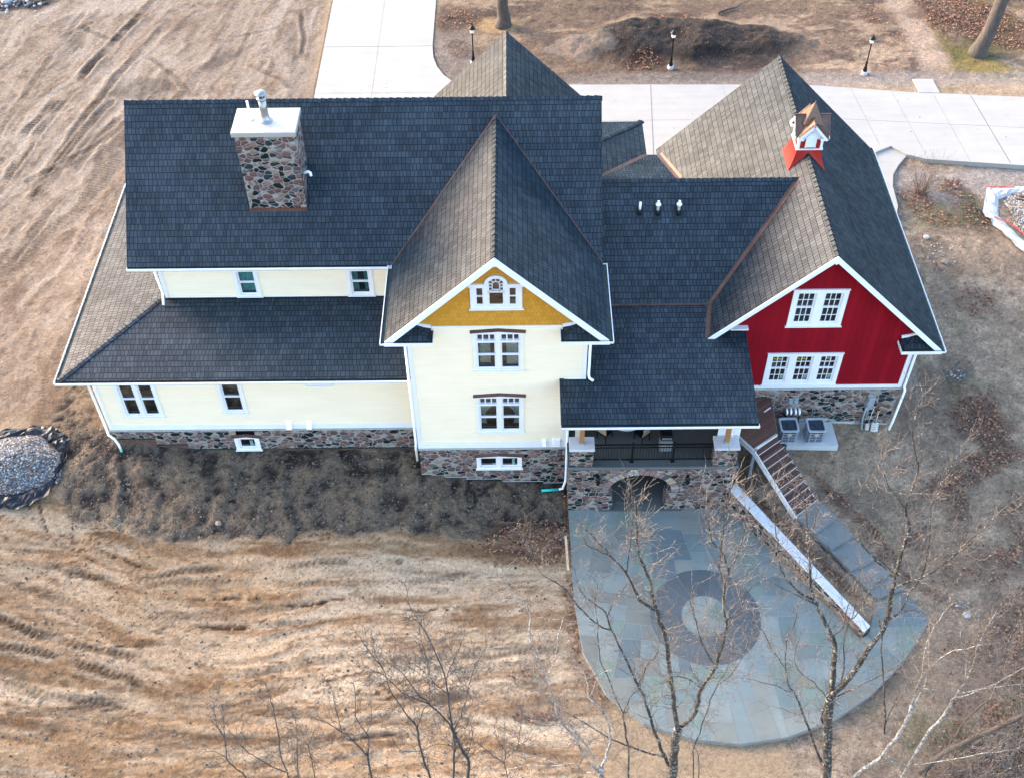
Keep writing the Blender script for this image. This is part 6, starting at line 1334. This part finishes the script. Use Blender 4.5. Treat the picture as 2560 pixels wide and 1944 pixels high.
def tree(name, label, y0, limbs, mats, seed, cat='tree', dens=1., group=None, twl=1., grounded=True, spread=.32, depth=1):
    """limbs: (parent, path seen in the photograph, radius at start, radius at end); every limb gets its own depth as it leaves its parent"""
    rr = random.Random(seed); built = []; tb, bb = MB(), MB()
    limbs = [(p_, x_, a_ * .53, max(.008, b_ * .65)) for p_, x_, a_, b_ in limbs]
    for k, (par, px, r0, r1) in enumerate(limbs):
        if par is None: dy0, slope = 0., 0.
        else:
            pp = built[par]; j = min(range(len(pp)), key=lambda i: (pp[i][1][0] - px[0][0]) ** 2 + (pp[i][1][1] - px[0][1]) ** 2); dy0 = pp[j][2]; slope = rr.uniform(.35, 1.) * rr.choice((-1, 1)) * spread
        seq, acc, last = [], 0., None
        for (u, v) in px:
            p = at_y(u, v, y0 + dy0 + slope * acc)
            if last is not None: acc += (p - last).length; p = at_y(u, v, y0 + dy0 + slope * acc)
            seq.append((p, (u, v), dy0 + slope * acc)); last = p
        built.append(seq); pts = [s_[0] for s_ in seq]
        if par is None and grounded:
            g = Vector((pts[0].x, y0, gz(pts[0].x, y0) - .1)); h = pts[0].z - g.z
            pts = ([g, g + Vector((0, 0, .25)), g.lerp(pts[0], .5) + Vector((rr.uniform(-.08, .08), 0, 0))] if h > .5 else [g]) + pts
        fine_ = []
        for i in range(len(pts) - 1):
            a, b_, c, d = pts[max(i - 1, 0)], pts[i], pts[i + 1], pts[min(i + 2, len(pts) - 1)]
            for t in (0, .34, .67):
                fine_.append(.5 * ((2 * b_) + (c - a) * t + (2 * a - 5 * b_ + 4 * c - d) * t * t + (3 * b_ - a - 3 * c + d) * t ** 3))
        fine_.append(pts[-1]); n = len(fine_)
        jit = lambda r: Vector((rr.gauss(0, r), rr.gauss(0, r), rr.gauss(0, r)))
        fine_ = [p + (jit(.013) if 0 < i < n - 1 else Vector((0, 0, 0))) for i, p in enumerate(fine_)]
        rad = [(r0 + (r1 - r0) * (i / (n - 1)) ** .8) for i in range(n)]
        if par is None and grounded: rad[0] = r0 * 1.7; rad[1] = r0 * 1.25 if n > 3 else rad[1]
        tb.tube(fine_, rad, 10 if r0 > .12 else 6, 0, True)
        total = sum((fine_[i + 1] - fine_[i]).length for i in range(n - 1)); s_ = 0
        nxt = total * (.3 if par is None else .12)
        for i in range(n - 1):
            seg = (fine_[i + 1] - fine_[i]).length
            while s_ + seg > nxt and total > .3:
                t = (nxt - s_) / seg; p = fine_[i].lerp(fine_[i + 1], t); d = (fine_[i + 1] - fine_[i]).normalized(); r = rad[i]
                q = Matrix.Rotation(rr.random() * 6.283, 3, d) @ d.orthogonal().normalized(); frac = nxt / total
                L = twl * rr.uniform(.45, 1.4) * (1.1 - .55 * frac) * min(1., .5 + total / 6)
                shoot(bb, rr, p, (d * .55 + q * .9 + Vector((0, 0, .25))).normalized(), L, min(.014, max(.0065, r * .32)), depth)
                nxt += rr.uniform(.15, .42) / dens
            s_ += seg
        if r1 < .05: shoot(bb, rr, fine_[-1], (fine_[-1] - fine_[-2]).normalized(), .7 * twl, max(.0065, r1 * .8), 1)
    p0 = built[0][0][0]; root = thing(name, (p0.x, y0, gz(p0.x, y0) if grounded else p0.z), label, cat, group)
    child(tb, 'trunk', M[mats[0]], root, True); child(bb, 'branches', M[mats[1]], root)
    return root
G_ = 'bare trees in front of the house'
tree('bare_tree', 'large forked bare tree standing at the middle of the patio front edge', -15.2, [
 (None, K2((1465,1511),(1478,1350),(1488,1220),(1512,1100)), .27, .2),
 (0, K2((1512,1100),(1480,900),(1450,620),(1400,300),(1340,120),(1310,0)) + K1((1280,1300),(1270,1200),(1200,1050),(1160,900),(1140,700),(1140,520),(1100,400)), .15, .02),
 (1, K1((1300,1420),(1190,1360),(1120,1250),(1060,1110),(930,970),(850,880),(720,750)), .075, .014), (2, K1((1062,1110),(1080,950),(1100,800),(1110,640)), .035, .01), (2, K1((930,970),(860,940),(740,880),(700,800)), .03, .01),
 (0, K2((1512,1090),(1640,990),(1690,850),(1710,740),(1810,610),(1860,480),(1910,300),(1930,160),(1900,0)) + K1((1890,1200),(1920,1080),(1860,930),(1790,850),(1750,650)), .13, .016),
 (5, K1((1915,1090),(2000,960),(2050,750),(2100,560)), .04, .01), (5, K1((1890,1240),(1840,1050),(1870,880),(1900,620),(1960,330)), .035, .01), (5, K2((1850,570),(1780,470),(1700,300),(1650,120),(1620,0)), .045, .012), (5, K2((1930,170),(2050,60),(2100,-60),(2210,-160)), .04, .012), (5, K2((1700,740),(1590,660),(1480,650),(1340,760),(1230,830)), .03, .008),
 (0, K2((1470,1440),(1400,1330),(1320,1120),(1240,870),(1170,720),(1100,560),(1040,430),(940,230),(900,110)) + K1((820,1390),(700,1300),(660,1220),(620,1080)), .13, .015),
 (11, K1((905,1460),(940,1390),(1010,1290),(1090,1180)), .04, .01), (11, K2((940,250),(840,215),(720,100),(640,20)) + K1((590,1290),(480,1200),(330,1100),(270,920),(150,770)), .055, .01),
 (11, K2((1390,1330),(1240,1290),(1060,1220),(900,1150),(640,990),(520,930),(400,840),(320,700)), .07, .012), (14, K2((640,990),(540,1050),(330,1060),(180,980)), .02, .008), (11, K2((1170,730),(1210,640),(1260,540),(1340,450),(1350,330)), .035, .01)],
 ('bark', 'twig'), 1, dens=1.35, group=G_)
tree('bare_tree', 'slim bare tree forking low, left of the large forked tree at the patio edge', -14.6, [
 (None, K2((1090,1511),(1092,1270),(1060,1100),(1050,960)), .075, .05), (0, K2((1050,960),(1000,860),(910,620),(850,500),(830,200),(812,50)) + K1((800,1330),(820,1200)), .045, .01), (0, K2((1052,950),(1110,820),(1190,730),(1250,560),(1340,440)), .035, .01), (1, K2((910,610),(800,640),(700,720)), .02, .008)],
 ('bark', 'twig'), 2, dens=.8, group=G_)
tree('bare_tree', 'slender leaning bare tree just right of the large forked tree', -15.6, [
 (None, K2((1640,1511),(1645,1280),(1720,1050),(1790,850),(1850,720),(1950,550),(1990,330)), .06, .012), (0, K2((1850,720),(1960,640),(2080,430),(2180,200)), .025, .008), (0, K2((1690,1511),(1690,1320),(1650,1240)), .03, .02)], ('bark', 'twig'), 3, dens=.8, group=G_)
tree('bare_tree', 'pale-barked many-stemmed bare tree at the lower left corner of the patio', -15.8, [
 (None, K2((855,1511),(860,1430)), .13, .11), (0, K2((860,1430),(910,1280),(940,1170),(890,960),(760,820),(740,680),(700,590),(620,490),(560,350)), .085, .012), (0, K2((850,1430),(800,1340),(720,1220),(600,1060),(430,900),(330,720),(280,580)), .07, .01),
 (0, K2((840,1460),(740,1360),(650,1190),(500,1010),(460,830),(390,680),(320,480),(250,280),(250,100),(190,0)) + K1((130,1330),(60,1240)), .07, .01), (3, K2((390,670),(470,500),(500,300),(540,130)), .03, .008), (0, K2((850,1470),(700,1450),(640,1390),(520,1390),(330,1340),(200,1300),(60,1220)), .05, .01), (1, K2((760,820),(840,640),(950,590)), .025, .008), (2, K2((600,1060),(480,1040),(300,1020),(150,930)), .03, .008), (5, K2((640,1390),(420,1400),(200,1400),(40,1450)), .02, .008)],
 ('barkpale', 'twig'), 4, dens=1.5, group=G_)
tree('bare_tree', 'thick-trunked bare tree with a heavy slanting limb at the right of the patio', -15.0, [
 (None, K3((612,1680),(615,1480),(622,1250),(640,1100)), .27, .22), (0, K3((640,1100),(662,880),(668,730),(640,660),(590,560),(540,460),(510,390),(497,280),(485,60)) + K4((60,1500),(60,1380),(20,1150),(-80,1030)), .17, .018),
 (1, K3((520,420),(400,350),(330,270),(280,170),(265,0)) + [(1938,1320),(1925,1200)], .07, .012), (1, K3((530,450),(400,385),(300,340),(180,270)), .045, .01), (1, K4((60,1490),(120,1380),(150,1260),(160,1200)), .025, .01),
 (0, K3((640,1090),(760,990),(830,890),(900,780),(1000,650),(1040,540),(1075,350),(1100,250),(1150,50)) + K4((900,1480),(920,1400),(880,1240),(960,1050),(990,880),(960,740),(950,560),(1010,330)), .19, .014),
 (5, K3((1075,350),(1180,290),(1300,255),(1400,190),(1500,120),(1640,20)) + K4((1280,1640),(1460,1480),(1600,1350),(1700,1250)), .075, .014), (5, K3((1050,560),(1140,500),(1200,370),(1290,240),(1330,60)) + K4((1100,1300),(1130,1150),(1260,910),(1370,730)), .06, .01), (5, K3((1130,500),(1230,500),(1320,530)), .03, .01), (5, K4((880,1240),(800,1120),(720,1010),(690,850),(700,720)), .035, .01), (5, K3((1100,250),(1020,170),(900,70),(850,0)) + K4((480,1480),(420,1440)), .04, .012),
 (0, K3((610,1350),(575,1250),(600,1160),(690,1080),(730,900),(735,700),(790,560),(830,400)), .075, .014), (11, K3((790,560),(860,480),(920,350),(1000,300)), .03, .01), (1, K3((650,680),(730,600),(760,470),(830,330),(850,200)), .035, .01),
 (0, K3((575,1560),(480,1320),(430,1180),(390,1090),(340,1010),(322,900),(230,780),(150,620),(20,540)), .09, .012), (14, K3((322,890),(330,700),(390,590),(410,450)), .035, .01), (14, K3((380,1080),(290,1040),(150,1000),(0,970)), .03, .01), (0, K3((610,1110),(520,1000),(410,920),(385,800),(430,680)), .035, .01), (0, K3((690,1100),(820,1040),(1000,950),(1150,860),(1240,830)), .04, .01)],
 ('bark', 'twig'), 5, dens=1.6, group=G_)
tree('bare_tree', 'thin upright bare tree rising from the lawn right of the thick-trunked tree', -11.7, [
 (None, K3((1010,1480),(1025,1300),(1020,1050),(1005,850),(1000,690),(985,560)), .085, .03), (0, K3((1030,1290),(1080,1170),(1125,1090)), .04, .015), (0, K3((1000,690),(1060,560),(1080,420)), .02, .008)], ('bark', 'twig'), 6, dens=.7, group=G_)
tree('bare_tree', 'white-barked bare tree leaning right over the brush at the lower right', -15.4, [
 (None, K3((800,1680),(920,1590),(1000,1530),(1080,1430),(1130,1360),(1180,1260),(1215,1170)), .12, .09), (0, K3((1215,1170),(1245,1050),(1290,940),(1300,800),(1335,680),(1340,560)), .06, .015), (0, K3((1215,1170),(1290,1060),(1335,900),(1340,700),(1400,560),(1510,440)), .05, .012), (2, K3((1335,900),(1460,800),(1600,760),(1720,740)), .03, .01), (1, K3((1250,1040),(1400,1060),(1560,1080),(1760,1040),(1990,1020)), .03, .01), (0, K3((1000,1530),(1150,1580),(1350,1570),(1600,1530),(1900,1480)), .045, .015)], ('barkpale', 'twig'), 7, dens=1.9, group=G_)
tree('bare_tree', 'second white-barked bare tree leaning right, nearer the right edge', -15.6, [
 (None, K3((1280,1440),(1340,1350),(1440,1240),(1500,1130)), .1, .07), (0, K3((1500,1130),(1590,1000),(1650,880),(1700,700),(1810,510)), .055, .012), (0, K3((1500,1120),(1610,1090),(1760,1030),(1900,960),(2008,900)), .04, .012), (1, K3((1590,1000),(1600,850),(1560,700),(1560,560)), .03, .01)], ('barkpale', 'twig'), 8, dens=1.9, group=G_)
tree('bare_tree', 'dark slim bare tree at the right edge of the lawn', -13.2, [
 (None, K3((1815,1040),(1850,930),(1870,830),(1890,730),(1960,600),(2008,540)), .06, .03), (0, K3((1905,720),(1950,770),(2000,830)), .03, .012), (0, K3((1960,600),(1900,340),(1820,240)), .025, .01)], ('bark', 'twig'), 9, dens=.8, group=G_)
tree('fallen_tree', 'brown fallen tree trunk lying across the brush at the lower right corner', -14.2, [
 (None, K3((1270,1640),(1400,1530),(1560,1440),(1760,1350),(2030,1220)), .2, .13), (0, K3((1480,1440),(1560,1310),(1660,1200),(1760,1130)), .09, .04), (0, K3((1560,1440),(1700,1500),(1850,1560),(2008,1640)), .07, .04), (0, K3((1400,1530),(1330,1620),(1300,1690)), .06, .04), (0, K3((1760,1350),(1900,1420),(2030,1500)), .05, .02)], ('barkold', 'twig'), 10, 'fallen tree', dens=1.3, twl=1.3, grounded=False, spread=.15)
T5 = ('twigblue', 'twigblue')
tree('bare_tree', 'bushy dark bare tree in the lower middle, left of the patio', -16.2, [
 (None, K5((1850,1290),(1862,1180),(1800,1070),(1740,930)), .1, .07), (0, K5((1740,930),(1720,780),(1700,600),(1650,460),(1590,330),(1540,230),(1430,60)), .05, .01), (0, K5((1735,920),(1600,780),(1490,690),(1420,580),(1330,500)), .045, .01), (2, K5((1600,780),(1400,690),(1270,570),(1180,530)), .03, .008), (0, K5((1760,950),(1820,800),(1840,720),(1890,530),(1980,380)), .03, .008), (1, K5((1700,600),(1760,460),(1810,340)), .025, .008), (0, K5((1750,1290),(1755,1150),(1760,1000),(1735,925)), .06, .05), (1, K5((1710,700),(1600,600),(1570,450),(1540,380)), .025, .008), (0, K5((1800,1080),(1650,1040),(1520,1100),(1390,1090),(1330,1010)), .03, .008), (0, K5((1840,1150),(1880,1000),(1870,900)), .025, .008)], T5, 11, dens=1.2, twl=1.1, group=G_)
tree('bare_tree', 'thin dark bare tree with one side stem, second from the bushy one', -16.2, [
 (None, K5((1590,1290),(1540,1150),(1512,1000),(1500,930)), .075, .05), (0, K5((1500,930),(1430,850),(1380,760),(1320,690),(1270,540),(1220,470),(1110,320)), .04, .008), (0, K5((1505,930),(1550,800),(1590,760),(1570,500)), .025, .008), (1, K5((1270,540),(1200,380)), .02, .008)], T5, 12, dens=1., group=G_)
tree('bare_tree', 'dark bare tree with a Y-shaped fork in the lower middle of the sand', -16.0, [
 (None, K5((1190,1290),(1160,1130)), .065, .055), (0, K5((1160,1130),(1165,1000),(1080,860),(1070,660),(1030,620)), .04, .008), (0, K5((1160,1130),(1070,1040),(980,960),(830,880),(740,855)), .04, .008), (2, K5((980,960),(940,790),(910,670)), .025, .008), (1, K5((1150,970),(1190,880),(1180,780)), .018, .007)], T5, 13, dens=.9, group=G_)
tree('bare_tree', 'three-stemmed dark bare tree at the bottom edge of the sand', -16.2, [
 (None, K5((615,1290),(560,1120),(540,960),(510,830),(490,730),(450,630)), .06, .01), (0, K5((590,1240),(440,1170),(330,1100),(270,1050)), .035, .008), (0, K5((680,1290),(670,1150),(672,1000),(650,850)), .035, .008), (2, K5((795,1290),(770,1150),(755,1050),(790,960)), .03, .008)], T5, 14, dens=1., group=G_)
tree('bare_tree', 'leftmost dark bare tree at the bottom edge of the sand', -16.2, [
 (None, K5((320,1290),(250,1220),(190,1150),(170,1000),(160,860),(145,770)), .06, .01), (0, K5((170,1000),(110,900),(100,770)), .025, .008), (0, K5((190,1150),(110,1100),(0,1100)), .025, .008), (0, K5((180,1170),(60,1200),(-60,1280)), .02, .008)], T5, 15, dens=.9, group=G_)
tree('bare_tree', 'wispy small bare tree at the bottom edge between the bushy tree and the patio', -16.4, [
 (None, K5((2130,1290),(2105,1200),(2110,1100),(2050,1000)), .04, .01), (0, K5((2105,1180),(1980,1090),(1920,1040)), .02, .008), (0, K5((2110,1150),(2200,1060),(2212,900)), .02, .008)], T5, 16, dens=.9, group=G_)

# trees behind the drive
def back_tree(x, y, lean, r, H, label, seed):
    rr = random.Random(seed); z = gz(x, y); root = thing('bare_tree', (x, y, z), label, 'tree', 'large trees beyond the drive'); tb, bb = MB(), MB()
    P = [Vector((0, 0, -.2))] + [Vector((lean[0] * t * H + rr.gauss(0, .05), lean[1] * t * H, t * H)) for t in (.01, .03, .08, .18, .32, .46, .6)]
    tb.tube(P, [r * 1.75, r * 1.45, r * 1.15, r, r * .93, r * .86, r * .78, r * .6], 16)
    for k in range(9):
        t = rr.uniform(.42, .6) if k > 1 else .34 + .08 * k; p = Vector((lean[0] * t * H, lean[1] * t * H, t * H)); a = k * 2.4 + seed; d = Vector((math.cos(a) * .7, math.sin(a) * .7, 1)).normalized(); Q = [p]; L = H * rr.uniform(.3, .45)
        for i in range(6): d = (d + Vector((rr.gauss(0, .16), rr.gauss(0, .16), .05))).normalized(); Q.append(Q[-1] + d * L / 6)
        tb.tube(Q, [r * .42 * (1 - i / 7) + .02 for i in range(7)], 7)
        for q in Q[2:]:
            for _ in range(2): shoot(bb, rr, q, (Vector((rr.gauss(0, 1), rr.gauss(0, 1), .6))).normalized(), rr.uniform(1.2, 2.4), .03, 1)
    tb.build('trunk', M['barkold'], root, True); bb.build('branches', M['twig'], root); return root
back_tree(3.5, 34.0, (.0, .03), .35, 17, 'large straight tree trunk behind the rear gable, standing by pale grass', 3)
back_tree(32.0, 30.2, (.17, .05), .4, 18, 'large leaning grey tree trunk on the leaf-strewn grass at the top right', 5)
# shrub by the walkway, twiggy undergrowth
def shrub(name, label, x, y, h, n, spread, seed, mat='twig', cat='shrub'):
    rr = random.Random(seed); b = MB()
    for _ in range(n):
        a = rr.random() * 6.283; s_ = rr.random() ** .7 * spread; p = Vector((x + math.cos(a) * s_ * .3, y + math.sin(a) * s_ * .3, gz(x, y) - .03)); d = Vector((math.cos(a) * s_, math.sin(a) * s_, 1)).normalized()
        shoot(b, rr, p, d, h * rr.uniform(.6, 1.05), .013, 1, .15, 0, .12)
    return tag(b.build(name, M[mat]), label, cat)
shrub('bare_shrub', 'bare brown vase-shaped shrub beside the curved walkway', 25.5, 17.3, 1.9, 46, .75, 31)
for i, (x, y, h, n) in enumerate(((20.6,-3.6,.9,16),(19.2,-2.6,.7,10),(22.4,-9.6,1.1,16),(25.2,-8.8,1.1,20),(16.9,-4.4,.6,6),(18.4,-1.2,.7,9))):
    shrub('bare_shrub', ['low leafless bush right of the bluestone steps', 'small leafless bush beside the upper bluestone steps', 'tangled leafless bush near the lower right corner of the lawn', 'dense leafless bush at the right edge near the brush', 'small leafless bush between the garden wall and the steps', 'thin leafless bush at the foot of the wooden stair'][i], x, y, h, n, .9, 60 + i)
b = MB(); rr = random.Random(77)
for _ in range(620):
    x, y = rr.uniform(17.5, 26), rr.uniform(-14.8, -9.) 
    if y > -9.2 - (26 - x) * .6: continue
    a = rr.gauss(.45, .6); d = Vector((math.cos(a), math.sin(a) * .7, rr.uniform(-.05, .3))).normalized(); shoot(b, rr, Vector((x, y, gz(x, y) + rr.uniform(.05, .7))), d, rr.uniform(1., 2.6), rr.uniform(.014, .05), 1, .02, 0, .13)
tag(b.build('brush_pile', M['twig']), 'heap of cut pale branches at the lower right corner', 'brush', kind='stuff')
b = MB(); P = [(17.0,35.0),(17.6,35.4),(18.2,35.6),(18.7,36.2)]; b.tube([(x, y, gz(x, y) + .12) for x, y in P], [.1,.08,.06,.03], 8); tag(b.build('log', M['barkold'], None, True), 'grey fallen branch lying behind the dark soil mound', 'branch')
